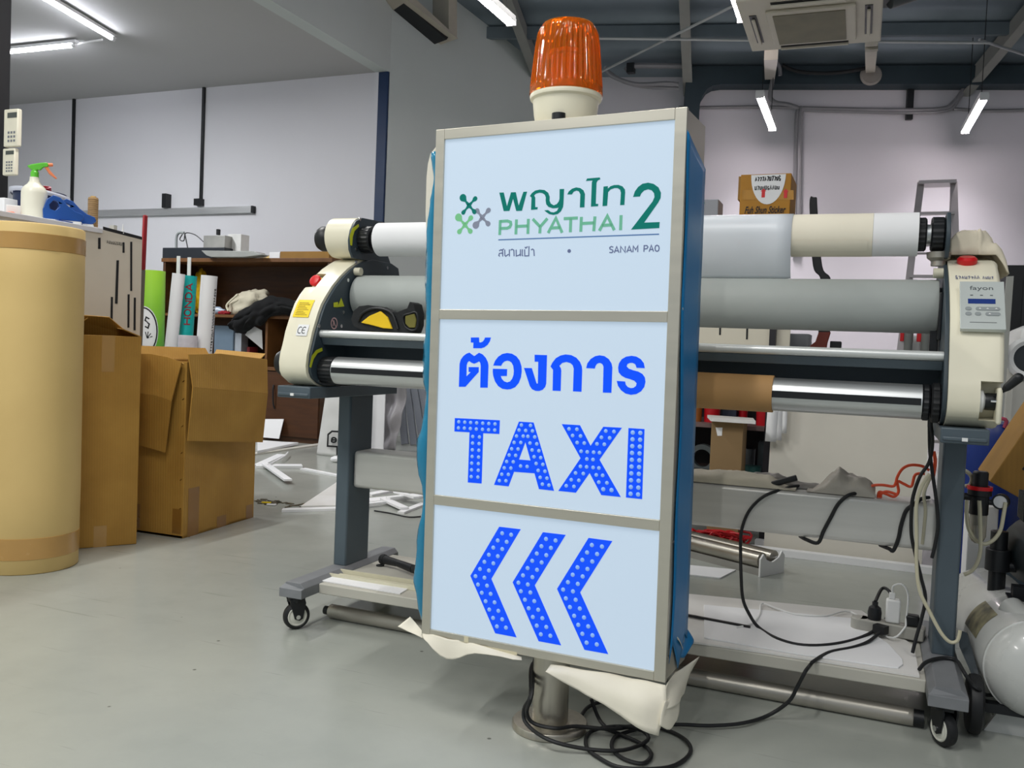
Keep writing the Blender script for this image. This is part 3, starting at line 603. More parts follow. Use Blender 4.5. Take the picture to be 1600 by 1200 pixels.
# amber beacon
bc = (-.0115, -.015, 1.42)
hs = B().lathe([(.0, 0), (.066, 0), (.068, .004), (.0735, .03), (.077, .062), (.083, .066), (.0845, .072), (.083, .077), (0, .077)], bc, (0, 0, 1), 48).build('beacon_base', CREAM, sign, local=True)
B().cyl((bc[0]+.012, bc[1]-.066, 1.421), (bc[0]+.012, bc[1]-.066, 1.4385), .016, 16).build('beacon_gland', BLACK, sign, local=True)
AMB, N_, L_, p_ = node_mat('amber_lens')
p_.inputs['Base Color'].default_value = rgb('ff9a26'); p_.inputs['Roughness'].default_value = .07; p_.inputs['Transmission Weight'].default_value = .82; p_.inputs['IOR'].default_value = 1.12
p_.inputs['Coat Weight'].default_value = .5; p_.inputs['Coat Roughness'].default_value = .04
wob = lambda a, h: 1+.028*math.cos(a*38)*(1 if .095 < h < .222 else 0)
lens = B().lathe([(.0825, .075), (.0855, .078), (.0845, .092), (.083, .096), (.0815, .11), (.078, .15), (.074, .19), (.070, .215), (.0675, .226), (.060, .238), (.045, .243), (.028, .245), (.026, .249), (.0, .249), (0, .246), (.024, .2455), (.027, .242), (.044, .2395), (.058, .235), (.0645, .225), (.067, .215), (.071, .19), (.075, .15), (.0785, .11), (.080, .096), (.0815, .090), (.080, .078), (.0825, .075)], bc, (0, 0, 1), 160, wob)
lens.build('beacon_lens', AMB, sign, local=True, smooth=25)
rf = B().lathe([(.052, .08), (.052, .085), (.036, .09), (.036, .165), (.044, .168), (.044, .176), (.02, .18), (0, .18)], bc, (0, 0, 1), 24)
rf.build('reflector', M('amber_inner', 'e6a83a', .3, .1, var=.2, scale=30, stretch=(1, 1, .1)), sign, local=True)
# black mains lead of the sign, coiled by its base and running to the socket strip
lead = B()
path = [(-0.604,2.104,0.05),(-0.581,2.101,0.006),(-0.544,2.053,0.006),(-0.508,2.036,0.006),(-0.447,2.006,0.006),(-0.418,1.963,0.006),(-0.427,1.913,0.006),(-0.471,1.918,0.006),(-0.506,1.954,0.006),(-0.518,2.008,0.006),(-0.505,2.046,0.006),(-0.46,2.089,0.014),(-0.419,2.115,0.006),(-0.364,2.079,0.006),(-0.341,2.013,0.006),(-0.37,1.922,0.006),(-0.459,1.873,0.006),(-0.52,1.896,0.006),(-0.563,1.939,0.006),(-0.578,2.016,0.006),(-0.526,2.042,0.02),(-0.467,2.053,0.02),(-0.441,2.024,0.012),(-0.478,1.946,0.012),(-0.555,1.913,0.012),(-0.636,1.888,0.026),(-0.709,1.937,0.03),(-0.72,1.945,0.06),(-0.702,1.936,0.1)]+[(-.742, 2.05, .13), (-.70, 2.075, .15), (-.66, 2.08, .19)]
path2 = [(-0.604,2.013,0.008),(-0.622,2.079,0.008),(-0.624,2.157,0.008),(-0.596,2.204,0.008),(-0.533,2.187,0.008),(-0.484,2.125,0.008),(-0.522,2.028,0.02),(-0.605,1.991,0.024),(-0.64,1.945,0.03),(-0.694,1.943,0.032),(-0.709,1.934,0.06),(-0.693,1.92,0.11)]+[(-.735, 2.055, .15), (-.69, 2.08, .18)]
path3 = [(-0.523,2.031,0.022),(-0.477,2.093,0.012),(-0.394,2.144,0.012),(-0.323,2.174,0.012),(-0.254,2.226,0.012),(-0.202,2.305,0.012)]+[(-0.155,2.318,0.052),(-0.136,2.318,0.094),(-0.12,2.318,0.133)]+[(-0.111,2.37,0.136)]+[(-0.103,2.373,0.146),(-0.07,2.467,0.146),(-0.018,2.536,0.146),(0.022,2.598,0.15),(0.051,2.666,0.16)]
lead.tube(path, .0047, 8, 5); lead.tube(path2, .0047, 8, 5); lead.tube(path3, .0047, 8, 5)
tag(lead.build('power_cable', RUBBER), 'black power cable coiled on the floor beside the round pole of the sign', 'cable')

# ================================================================ wide-format laminator
lam = thing('laminating_machine', 'large cream and grey roll laminating machine on castors behind the lit sign', 'machine', (-.72, 2.6, 0))
PROF = [(2.84, .762), (2.84, 1.15), (2.83, 1.178), (2.78, 1.19), (2.65, 1.19), (2.586, 1.177), (2.55, 1.163), (2.512, 1.144), (2.466, 1.114), (2.426, 1.082), (2.395, 1.05), (2.369, 1.02), (2.352, .99), (2.339, .961), (2.325, .93), (2.314, .893), (2.302, .86), (2.298, .827), (2.301, .805), (2.312, .789), (2.345, .770), (2.375, .762)]
FR = PROF[5:]
def pfy(z):
    for (y0, z0), (y1, z1) in zip(FR, FR[1:]):
        if z0 >= z >= z1: return y0+(y1-y0)*(z0-z)/(z0-z1)
    return FR[-1][0]
def notch(prof, z0, z1, dy):      # push the front back between two heights
    out = []
    for i, (y, z) in enumerate(prof):
        if i >= 5 and z0 < z < z1: continue
        out.append((y, z))
        if i >= 4 and z >= z1 and (i+1 < len(prof)) and prof[i+1][1] < z1:
            out += [(pfy(z1), z1), (pfy(z1)+dy, z1-.004), (pfy(z0)+dy+.01, z0+.004), (pfy(z0), z0)]
    return out
def loft_cover(b, xs, z0, z1, dy):      # xs: inner face, start of the notch, outer face
    base = []
    for i, (y, z) in enumerate(PROF):
        base.append((y, z))
        if i+1 < len(PROF) and i >= 5:
            for zz in (z1+.001, z1-.004, z0+.004, z0-.001):
                if PROF[i][1] > zz >= PROF[i+1][1] and zz > .78: base.append((pfy(zz), zz))
    cut = [(y+(dy if z0 < z < z1 and y < 2.6 else 0), z) for y, z in base]
    cy, cz = 2.58, .97
    def inset_(p, d): return [(y+d*((cy-y) > 0)*1.0-d*((y-cy) > 0)*1.0, z+d*(1 if z < cz-.12 else -1 if z > cz+.1 else 0)) for y, z in p]
    s_ = 1 if xs[2] > xs[0] else -1
    loops = [(xs[0], base), (xs[1], base), (xs[1]+s_*.003, cut), (xs[2]-s_*.012, cut), (xs[2]-s_*.005, inset_(cut, .003)), (xs[2]-s_*.001, inset_(cut, .008)), (xs[2], inset_(cut, .013))]
    k = len(base); vs = [(x, y, z) for x, l in loops for y, z in l]; fs = []
    for a in range(len(loops)-1):
        for i in range(k): fs.append((a*k+i, a*k+(i+1) % k, (a+1)*k+(i+1) % k, (a+1)*k+i))
    for a in (0, len(loops)-1):
        for t in tessellate_polygon([[Vector((y, z, 0)) for y, z in loops[a][1]]]): fs.append(tuple(a*k+q for q in t))
    return b.add(vs, fs)
cover_l = loft_cover(B(), (-1.607, -1.664, -1.712), 1.075, 1.122, .034).build('side_cover', CREAM, lam, smooth=45)
cover_r = loft_cover(B(), (.161, .228, .276), .783, .872, .055).build('side_cover', CREAM, lam, smooth=45)
B().box(.262, .274, 2.30, 2.36, .775, .86).build('handle_guard', CREAM, lam, bevel=.006)
inset = [(y+.012 if y < 2.6 else y, z-.002 if z > .9 else z+.002) for y, z in PROF]
arm = [(2.53, 1.18), (2.512, 1.205), (2.507, 1.235), (2.516, 1.27), (2.542, 1.302), (2.58, 1.318), (2.72, 1.325), (2.755, 1.318), (2.765, 1.30), (2.74, 1.23), (2.78, 1.18)]
for x0, x1, nm in ((-1.607, -1.597, 'l'), (.151, .161, 'r')):
    b = B().prism_x(inset, x0, x1); b.prism_x(arm if nm == 'l' else [(y, min(z, 1.296)) for y, z in arm], x0+.0004, x1-.0004)
    pl = b.build('side_plate', PLATE, lam, bevel=.0015, smooth=40)
    if nm == 'l':
        b = B()
        for y, z in ((2.545, 1.168), (2.75, 1.17), (2.50, 1.105), (2.345, .95), (2.36, .78), (2.47, .955), (2.56, 1.31), (2.70, 1.315), (2.545, 1.21), (2.48, 1.00)): b.cyl((-1.597, y, z), (-1.5945, y, z), .006, 10)
        b.build('bolts', CHROME, pl, stuff=True)
drum = B(); drum.prism_x([(2.585+.066*math.cos(a), 1.252+.066*math.sin(a)) for a in [i*pi/16+pi/2 for i in range(17)]]+[(2.70, 1.186), (2.70, 1.318)], -1.705, -1.607)
drum.build('bearing_cover', CREAM, lam, bevel=.01, smooth=50, seg=3)
for y, z, x0, x1, r in ((2.585, 1.25, -1.765, -1.705, .042), (2.40, .83, -1.775, -1.71, .042)):
    B().lathe([(.0, 0), (r*.85, 0), (r, .012), (r, .035), (r*.8, .05), (r*.8, abs(x1-x0)), (0, abs(x1-x0))], (x0, y, z), (1, 0, 0), 28).build('tension_knob', BLACK, lam)
def ridged(r, x0, x1, y, z):
    return B().lathe([(0, 0), (r*.9, 0), (r, .004), (r, x1-x0-.004), (r*.9, x1-x0), (0, x1-x0)], (x0, y, z), (1, 0, 0), 64, lambda a, h: 1+.03*math.cos(a*20))
SY, SZ = 2.585, 1.246      # upper shaft
LY, LZ = 2.38, .815        # lower shaft
shaft = B().cyl((-1.60, SY, SZ), (.155, SY, SZ), .026, 24).build('upper_shaft', ALU, lam)
ridged(.043, -1.597, -1.555, SY, SZ).build('shaft_chuck', BLACK, lam)
ridged(.030, -1.555, -1.535, SY, SZ).build('shaft_chuck', RUBBER, lam)
ridged(.044, .118, .151, SY, SZ).build('shaft_chuck', BLACK, lam)
ridged(.043, .078, .108, SY, SZ).build('shaft_chuck', RUBBER, lam)
b = B().lathe([(.018, 0), (.018, .012), (.028, .02), (.03, .035), (0, .035)], (.140, SY, SZ-.082), (0, 0, 1), 20); b.build('spindle_cup', ALUD, lam)
low = B().lathe([(0, 0), (.042, 0), (.042, 1.655), (0, 1.655)], (-1.545, LY, LZ), (1, 0, 0), 48, lambda a, h: 1+.012*(1 if int(a*24/pi) % 4 == 0 else 0))
ls = low.build('lower_shaft', ALU, lam, smooth=20)
b = B()
for ang in (.04, 2.13, 4.22):
    d = Vector((0, -math.cos(ang), math.sin(ang))); t = Vector((0, math.sin(ang), math.cos(ang))); c = Vector((0, LY, LZ))+d*.0405
    b.obox(c+Vector((-.7175, 0, 0)), (1.65, .017, .005), Matrix(((1, 0, 0), (0, t.y, d.y), (0, t.z, d.z))))
b.build('grip_strip', BLACK, ls, smooth=0)
ridged(.041, -1.597, -1.545, LY, LZ).build('shaft_chuck', BLACK, lam)
ridged(.043, .110, .128, LY, LZ).build('shaft_chuck', BLACK, lam)
ridged(.047, .130, .151, LY, LZ).build('shaft_chuck', RUBBER, lam)
ridged(.016, .124, .134, LY, LZ).build('shaft_pin', CHROME, lam)
B().lathe([(.0, 0), (.068, 0), (.07, .003), (.07, 1.732), (.068, 1.735), (0, 1.735)], (-1.592, 2.575, 1.057), (1, 0, 0), 64).build('main_roller', ROLLER, lam)
b = B().box(.143, .151, 2.50, 2.66, .97, 1.09); b.cyl((.140, 2.575, 1.057), (.151, 2.575, 1.057), .05, 24); b.box(.128, .148, 2.545, 2.58, .94, 1.0); b.build('roller_bracket', BLACK, lam, bevel=.002)
B().cyl((-1.597, 2.545, 1.137), (-1.575, 2.545, 1.137), .013, 16).build('stop_peg', M('pale_knob', 'cfcab4', .5), lam)
b = B().cyl((.128, 2.55, 1.142), (.151, 2.55, 1.142), .013, 16); b.build('stop_peg', M('pale_knob', 'cfcab4', .5), lam)
# feed table: rounded lip, apron, plate and the recessed panel below it
bed = B(); bed.prism_x([(2.349+.0115-.0115*math.cos(a), .927+.0115*math.sin(a)) for a in [-pi/2+i*pi/8 for i in range(9)]]+[(2.50, .9385), (2.50, .9155)], -1.597, .151)
bed.build('feed_table', M('anodised_table', 'd6d8d6', .35, .35, var=.02), lam, smooth=40)
B().prism_x([(2.358, .915), (2.372, .893), (2.50, .893), (2.50, .915)], -1.597, .151).build('table_apron', FRAMEP, lam, smooth=0, bevel=.002)
B().box(-1.597, .151, 2.50, 2.512, .80, .91).build('rear_panel', PLATE, lam, smooth=0)
# stand
for xa, xb in ((-1.665, -1.615), (.176, .232)):
    B().box(xa, xb, 2.575, 2.72, .148, .735).build('leg', FRAMEP, lam, bevel=.006)
for xa, xb, x2 in ((-1.71, -1.59, 0), (.15, .252, 0)):
    b = B().box(xa, xb, 2.30, 2.84, .726, .762); b.box(xa+.004, xb-.004, 2.296, 2.302, .732, .742)
    br = b.build('mounting_bracket', FRAMEP, lam, bevel=.004)
    B().box((xa+xb)/2-.006, (xa+xb)/2+.006, 2.292, 2.2965, .733, .741).build('tab', WHITE, br)
B().box(-1.615, .176, 2.60, 2.718, .414, .539).build('crossbeam', M('satin_beam', 'd2d0ca', .34, .25, var=.04, scale=2, stretch=(1, 16, 16)), lam, bevel=.012, seg=3)
for x0, x1 in ((-1.68, -1.597), (.157, .243)):
    pr = [(x0, .106), (x1, .106), (x1, .136), (x1-.016, .151), (x0+.016, .151), (x0, .136)]
    b = B(); b.prism(pr, lambda a, z, y: (a, y, z), 2.314, 2.905); q0 = len(b.v)
    b.add([(x0, 2.30, .106), (x1, 2.30, .106), (x1, 2.30, .134), (x0, 2.30, .134), (x0, 2.314, .106), (x1, 2.314, .106), (x1, 2.318, .1365), (x1-.016, 2.32, .151), (x0+.016, 2.32, .151), (x0, 2.318, .1365)],
          [(3, 2, 1, 0), (0, 1, 5, 4), (1, 2, 6, 5), (3, 0, 4, 9), (2, 3, 9, 8, 7, 6)])
    b.build('foot', FOOTP, lam, bevel=.0015, smooth=0)
def caster(x, y, ax):
    ax = Vector(ax).normalized(); fwd = Vector((-ax.y, ax.x, 0))
    b = B().cyl((x, y, .092), (x, y, .107), .026, 20)
    for s in (-1, 1):
        o = Vector((x, y, 0))+ax*.0185*s
        b.prism([(-.026, .098), (.022, .098), (.026, .085), (.018, .036), (.006, .030), (-.008, .036)], lambda a, z, w_: tuple(o+fwd*a+ax*w_+Vector((0, 0, z))), -.0025, .0025)
    b.box(x-.02, x+.02, y-.02, y+.02, .088, .096)
    f = b.build('caster', BLACK, lam, smooth=30)
    c = Vector((x, y, .042))+fwd*.002
    B().lathe([(.030, -.012), (.033, -.014), (.040, -.010), (.042, -.003), (.042, .003), (.040, .010), (.033, .014), (.030, .012), (.030, -.012)], c, ax, 36).build('wheel', RUBBER, f)
    hb_ = B(); hb_.lathe([(0, -.0145), (.028, -.0145), (.031, -.012), (.031, .012), (.028, .0145), (.023, .0125), (.013, .0165), (0, .0165)], c, ax, 28); hb_.build('wheel_hub', M('hub_white', 'd9d8cc', .4), f)
    hb_ = B(); hb_.cyl(c-ax*.024, c+ax*.024, .007, 12); hb_.build('axle_bolt', CHROME, f)
caster(-1.640, 2.335, (.78, -.62, 0)); caster(.196, 2.352, (-.85, -.52, 0))
caster(-1.640, 2.87, (.9, -.3, 0)); caster(.2, 2.87, (.9, -.3, 0))
B().box(-1.597, .157, 2.392, 2.862, .104, .136).build('bottom_tray', M('tray_grey', 'bcb9ae', .5, var=.06, scale=3), lam, bevel=.003)
# labels and buttons on the left cover
def patch(b, x0, x1, z0, z1, off=.0022, skew=0, nu=1, nv=6):
    return b.grid(lambda u, v: (x0+(x1-x0)*u+skew*(1-v), pfy(z0+(z1-z0)*v)-off, z0+(z1-z0)*v), nu, nv)
XA = [(-1.698,2.36,0.983),(-1.631,2.36,0.981),(-1.679,2.36,1.034),(-1.615,2.36,1.041)]
b = patch(B(), XA[0][0]+.004, XA[1][0]-.004, .976, 1.032); lb = b.build('warning_label', YELLOW, cover_l, smooth=0)
b = B()
for i in range(8): patch(b, XA[0][0]+.012, XA[1][0]-.012-.008*(i % 3), .983+.0055*i, .9845+.0055*i, .0030, nv=1)
b.build('label_print', M('olive_ink', '8d7a10', .6, var=0), cover_l, smooth=0)
XB = [(-1.664,2.31,0.906),(-1.624,2.31,0.906)]
patch(B(), XB[0][0]+.002, XB[1][0]+.002, .918, .953).build('ce_label', PAPER, cover_l, smooth=0)
b = B(); cx = (XB[0][0]+XB[1][0])/2+.002
for dx in (-.009, .006):
    b.stroke([(cx+dx+.009*math.cos(a)*.8, .9355+.010*math.sin(a)) for a in [.9+i*(2*pi-1.8)/10 for i in range(11)]], .0022, lambda a, z, w_: (a, pfy(z)-.0030+w_, z), 0, .0003)
b.stroke([(cx-.001, .9355), (cx+.009, .9355)], .0022, lambda a, z, w_: (a, pfy(z)-.0030+w_, z), 0, .0003)
b.build('label_print', INK, cover_l, smooth=0)
es = Vector((-1.688, 2.462, 1.094)); ed = Vector((-.1, -.85, .5)).normalized()
b = B().lathe([(0, 0), (.022, 0), (.022, .006), (0, .006)], es-ed*.012, ed, 24); b.build('button_ring', YELLOW, cover_l)
B().lathe([(.012, 0), (.012, .008), (.019, .011), (.0205, .016), (.018, .022), (.008, .0245), (0, .0247)], es-ed*.006, ed, 28).build('emergency_button', RED, cover_l)
B().lathe([(.0, 0), (.02, 0), (.024, .006), (.024, .014), (.018, .02), (0, .021)], (.205, 2.565, 1.166), (0, -.3, 1), 28).build('emergency_button', RED, lam)
# stickers on the inner left plate
XP = lambda px: px
LIME = M('lime_sticker', 'c9cf2a', .5)
b = B(); tri = [(-1.595,2.443,1.014),(-1.595,2.483,1.019),(-1.595,2.463,1.046)]; b.add(tri, [(0, 1, 2)]); q = [(-1.595,2.421,1.013),(-1.595,2.447,1.014),(-1.595,2.446,1.031),(-1.595,2.42,1.027)]; b.add(q, [(0, 1, 2, 3)]); b.build('warning_sticker', LIME, lam, smooth=0)
for cpts in ([(-1.595,2.551,1.294),(-1.595,2.513,1.274),(-1.595,2.5,1.249),(-1.595,2.505,1.219),(-1.595,2.517,1.218),(-1.595,2.519,1.247),(-1.595,2.529,1.268),(-1.595,2.555,1.286)], [(-1.595,2.365,0.884),(-1.595,2.334,0.876),(-1.595,2.311,0.858),(-1.595,2.3,0.824),(-1.595,2.31,0.821),(-1.595,2.322,0.848),(-1.595,2.341,0.866),(-1.595,2.369,0.874)]):
    b = B(); b.add(cpts, [(0, 1, 6, 7), (1, 2, 5, 6), (2, 3, 4, 5)]); b.build('arc_sticker', LIME, lam, smooth=0)
c = (-1.595,2.428,0.962); b = B()
b.stroke([(c[1]+.017*math.cos(i*pi/10), c[2]+.017*math.sin(i*pi/10)) for i in range(21)], .004, lambda a, z, w_: (-1.5955+w_, a, z), 0, .0004); b.stroke([(c[1]-.012, c[2]+.012), (c[1]+.012, c[2]-.012)], .003, lambda a, z, w_: (-1.5955+w_, a, z), 0, .0004)
b.stroke([(c[1]-.006, c[2]-.008), (c[1]-.002, c[2]+.008), (c[1]+.004, c[2]-.006)], .004, lambda a, z, w_: (-1.5955+w_, a, z), 0, .0003)
b.build('plate_sticker', M('pink_sticker', 'c6a2a2', .5), lam, smooth=0)
# control panel on the right cover: local frame (a along x, t up the slope)
p0 = Vector((.181, 2.3445, .985)); ut = Vector((0, 2.437-2.3445, 1.103-.985)); TL = ut.length; ut.normalize(); nn = Vector((0, -ut.z, ut.y))
CP = lambda a, t, w_: tuple(p0+Vector((a, 0, 0))+ut*t+nn*w_)
b = B(); b.prism([(0, 0), (.095, 0), (.095, TL), (0, TL)], CP, .002, .0135); cp = b.build('control_panel', M('panel_silver', 'c3c9c6', .35, .2, var=.02), lam, bevel=.0012)
b = B(); b.prism([(.017, .078), (.075, .078), (.075, .093), (.017, .093)], CP, .0136, .0142); b.build('display', M('lcd_blue', '22346e', .2, var=0, emit='22346e', es=.25), cp, smooth=0)
b = B(); PT = lambda x, y: CP(x+.021, y+.118, .0140); add_text(b, 'fayon', .050, .0165, PT)
for x in (.022, .043, .064): b.prism([(x, .1035), (x+.006, .1035), (x+.006, .1060), (x, .1060)], CP, .0136, .0141)
b.stroke([(.02, .020), (.076, .020)], .0014, CP, .0136, .014)
b.build('panel_print', M('panel_ink', '51565a', .5, var=0), cp, smooth=0)
b = B()
def pill(x0, x1, y, r):
    return [(x1+r*math.cos(a), y+r*math.sin(a)) for a in [-pi/2+i*pi/6 for i in range(7)]]+[(x0+r*math.cos(a), y+r*math.sin(a)) for a in [pi/2+i*pi/6 for i in range(7)]]
for x0, x1, y in ((.016, .019, .062), (.038, .079, .062), (.016, .019, .046), (.036, .039, .046), (.058, .079, .046)): b.prism(pill(x0, x1, y, .0052), CP, .0136, .0150)
b.build('panel_buttons', M('button_grey', '8d9394', .45, var=0), cp, smooth=0, stuff=True)
b = B()
for x, y in ((.042, .062), (.058, .062), (.076, .062), (.062, .046)): b.prism([(x-.003, y-.001), (x+.003, y-.001), (x, y+.002)], CP, .0150, .0153)
b.build('panel_arrows', WHITE, cp, smooth=0, stuff=True)
b = B()
squiggle(b, .175, 1.122, .055, .010, 8, .0014, lambda a, z, w_: (a, pfy(z)-.0042+w_, z), 0, .0003, 5); squiggle(b, .235, 1.122, .025, .010, 4, .0012, lambda a, z, w_: (a, pfy(z)-.0042+w_, z), 0, .0003, 8)
b.build('pen_note', M('blue_pen', '35427a', .6, var=0), cover_r, smooth=0)
# crank
hubx = [(0.249,2.315,0.809),(0.282,2.315,0.813)]
cr = Vector((.226, 2.335, .826))
b = B().lathe([(.0, 0), (.026, 0), (.026, .010), (.017, .013), (.017, .018), (0, .018)], cr, (1, 0, 0), 28); b.build('crank_hub', WHITE, lam)
b = B().lathe([(0, .014), (.019, .014), (.02, .018), (.02, .036), (.018, .040), (0, .040)], cr, (1, 0, 0), 28)
ch = b.build('crank_knob', BLACK, lam)
pA = cr+Vector((.033, -.012, .012)); pB = cr+Vector((.048, -.03, .028)); pC = cr+Vector((.075, -.04, .058))
b = B().cyl(pA, pB, .0045, 12).cyl(pB, pB+(pC-pB)*.25, .005, 14, .009).cyl(pB+(pC-pB)*.25, pC, .009, 14, .0115); b.ell(pC, (.0115, .0115, .0115), 14, 8)
b.build('crank_handle', BLACK, ch)
B().cyl(cr+Vector((.026, -.02, .002)), cr+Vector((.042, -.026, .002)), .003, 8).build('crank_pin', CHROME, ch)

# ---- rolls and sheets carried by the machine
XR = [(-0.226,2.53,1.184),(-0.022,2.53,1.184),(0.087,2.53,1.233),(-1.039,2.53,1.224)]
fr_t = thing('film_roll', 'white vinyl film roll with loose paper sheets on the upper shaft of the laminator', 'roll', (-.72, SY, SZ-.058))
hollow = lambda r0, r1, x0, x1, y, z: B().lathe([(r0, 0), (r1, 0), (r1, x1-x0), (r0, x1-x0), (r0, 0)], (x0, y, z), (1, 0, 0), 56)
hollow(.0262, .0545, -1.532, .075, SY, SZ).build('roll', PAPER, fr_t)
b = hollow(.056, .0575, XR[0][0]-.002, XR[1][0], SY, SZ); b.grid(lambda u, v: (XR[0][0]+(XR[1][0]-.012-XR[0][0])*u, SY-.0588*math.cos(-.35-.55*v), SZ+.0588*math.sin(-.35-.55*v)), 2, 8)
b.build('cream_sheet', PAPERC, fr_t)
hollow(.0560, .0570, XR[1][0]+.0005, .088, SY, SZ+.0005).build('white_sheet', PAPER, fr_t)
def web(u, v):
    x = -1.25+(XR[0][0]+1.25)*u
    if v < .5:
        a = pi*.62-(v/.5)*pi*.66
        return (x, SY-.0592*math.sin(a+.0)*1.0 if False else SY-.0592*math.cos(pi/2-a), SZ+.0592*math.sin(pi/2-a)) if False else (x, SY-.0592*math.sin(a), SZ+.0592*math.cos(a))
    t = (v-.5)/.5
    return (x, SY-.0592+.008*math.sin(t*3)+.052*t*t, SZ-.0-.0592*math.cos(pi*.62-pi*.66+pi) * 0 - .118*t+.003*math.sin(u*19)*t)
def web(u, v):
    x = -1.25+(XR[0][0]+1.25)*u
    if v < .5:
        a = -.5+(pi/2+.5)*(v/.5)            # angle from the top of the roll towards the camera side
        return (x, SY-.0595*math.sin(a), SZ+.0595*math.cos(a))
    t = (v-.5)/.5
    return (x, SY-.0595+.045*t*t+.004*math.sin(u*9)*t, SZ-.118*t)
b = B().grid(web, 24, 36); b.build('film_web', M('pale_film', 'dbe0e6', .35, var=.03, scale=5, bump=.06, bscale=7), fr_t, smooth=80, solid=.0008)
core = hollow(.0425, .0475, -1.05, (-0.236,2.34,0.822)[0], LY, LZ)
tag(core.build('cardboard_core', M('core_brown', 'b98f5c', .7, var=.05, scale=6)), 'brown cardboard core tube slid over the lower shaft of the laminator', 'tube')
# pouch on the feed table
pt = thing('tool_pouch', 'black zip pouch with bright yellow lining lying on the laminator feed table', 'pouch', (-1.405,2.43,0.938))
pz = .939
b = B()
sil = [(-1.516,2.42,0.974),(-1.51,2.42,1),(-1.489,2.42,1.017),(-1.457,2.42,1.021),(-1.421,2.42,1.018),(-1.384,2.42,1.005),(-1.353,2.42,1.002),(-1.32,2.42,1.014),(-1.312,2.42,1.034),(-1.298,2.42,1.028),(-1.289,2.42,0.999),(-1.289,2.42,0.964),(-1.297,2.42,0.941),(-1.319,2.42,0.938),(-1.409,2.42,0.939),(-1.477,2.42,0.943),(-1.506,2.42,0.955)]
b.prism([(p[0], p[2]) for p in sil], lambda a, z, y: (a, y, max(z, pz)), 2.40, 2.455)
po = b.build('pouch_body', M('black_fabric', '1d1f20', .8, var=.1, bump=.3), pt, bevel=.008, smooth=60, seg=3)
b = B(); yl = [(-1.477,2.398,0.966),(-1.448,2.398,0.987),(-1.408,2.398,1.003),(-1.382,2.398,0.984),(-1.365,2.398,0.95),(-1.397,2.398,0.951),(-1.431,2.398,0.958)]; b.prism([(p[0], p[2]) for p in yl], lambda a, z, y: (a, y, z), 2.392, 2.401); b.build('lining', M('yellow_cloth', 'f0c61c', .7, var=.06), pt, smooth=0, bevel=.003)
b = B(); y2 = [(-1.323,2.398,0.99),(-1.292,2.398,0.998),(-1.285,2.398,0.979),(-1.288,2.398,0.956),(-1.308,2.398,0.955),(-1.322,2.398,0.967)]; b.prism([(p[0], p[2]) for p in y2], lambda a, z, y: (a, y, z), 2.395, 2.401); b.build('side_window', M('olive_mesh', '6f6a2c', .7, var=.1), pt, smooth=0, bevel=.002)
b = B(); rim = [(-1.487,2.396,0.97),(-1.474,2.396,0.994),(-1.438,2.396,1.01),(-1.397,2.396,1.009),(-1.366,2.396,0.993),(-1.346,2.396,0.95)]; b.tube(rim, .0045, 8, 4); b.tube([(-1.33,2.396,0.989),(-1.308,2.396,0.998),(-1.287,2.396,1.002),(-1.279,2.396,0.979),(-1.285,2.396,0.952),(-1.306,2.396,0.949),(-1.324,2.396,0.962)], .003, 8, 4, True); b.build('rim', BLACK, pt)
# cloth on the right cover
b = B()
def cloth(u, v):
    x = .164+.140*u+.012*noise.noise(Vector((u*4, v*4, 9))); y = 2.592+.15*v+.012*noise.noise(Vector((u*5, v*3, 1)))
    e = (math.sin(pi*u)**.45)*(math.sin(pi*v)**.45) if 0 < u < 1 and 0 < v < 1 else 0
    zb = 1.194 if y > 2.586 else 1.194-(2.586-y)*.42
    h = .060-.030*u+.075*noise.noise(Vector((u*3.2+.7, v*3.2, 2)))+.035*abs(noise.noise(Vector((u*9, v*7, 4))))
    z = zb+max(.004, h)*e
    if u > .78: z -= (u-.78)*.22
    return (x, y, z)
b.grid(cloth, 26, 26)
tag(b.build('rag', M('beige_rag', 'ddd3bd', .85, var=.05, bump=.4, bscale=18), solid=.004, smooth=80), 'crumpled beige rag lying on top of the right cover of the laminator', 'rag')
# ---- on the bottom tray
sb = thing('foam_board', 'wide white foam board lying on the bottom tray right of the sign', 'board', (-.3, 2.62, .1365))
bp = [(p[0], p[1]) for p in [(-0.843,2.709,0.139),(-0.511,2.87,0.139),(-0.272,2.909,0.139),(0.002,2.956,0.139),(0.08,2.784,0.139),(0.139,2.658,0.139),(0.142,2.401,0.139),(-0.218,2.398,0.139),(-0.734,2.371,0.139)]]
B().prism_z(bp, .1368, .1415).build('sheet', BOARD, sb, smooth=0)
b2 = [(p[0], p[1]) for p in [(-0.446,2.752,0.145),(-0.025,2.835,0.145),(0.074,2.626,0.145),(0.106,2.506,0.145),(0.106,2.464,0.145),(0.095,2.432,0.145),(0.074,2.426,0.145),(-0.14,2.415,0.145),(-0.389,2.429,0.145)]]
tag(B().prism_z(b2, .1418, .1458).build('foam_offcut', PAPER, smooth=0, bevel=.001), 'white foam offcut with one rounded corner on top of the wide board on the tray', 'board')
b3 = [(p[0], p[1]) for p in [(-1.612,2.417,0.14),(-1.617,2.48,0.14),(-1.321,2.483,0.14),(-1.314,2.41,0.14)]]
tag(B().prism_z(b3, .1366, .1396).build('foam_strip', PAPER, smooth=0), 'white flat foam strip on the left front edge of the bottom tray', 'strip')
rp = [(-1.629,2.475,0.15),(-1.639,2.539,0.15),(-1.214,2.539,0.15),(-1.181,2.472,0.15)]
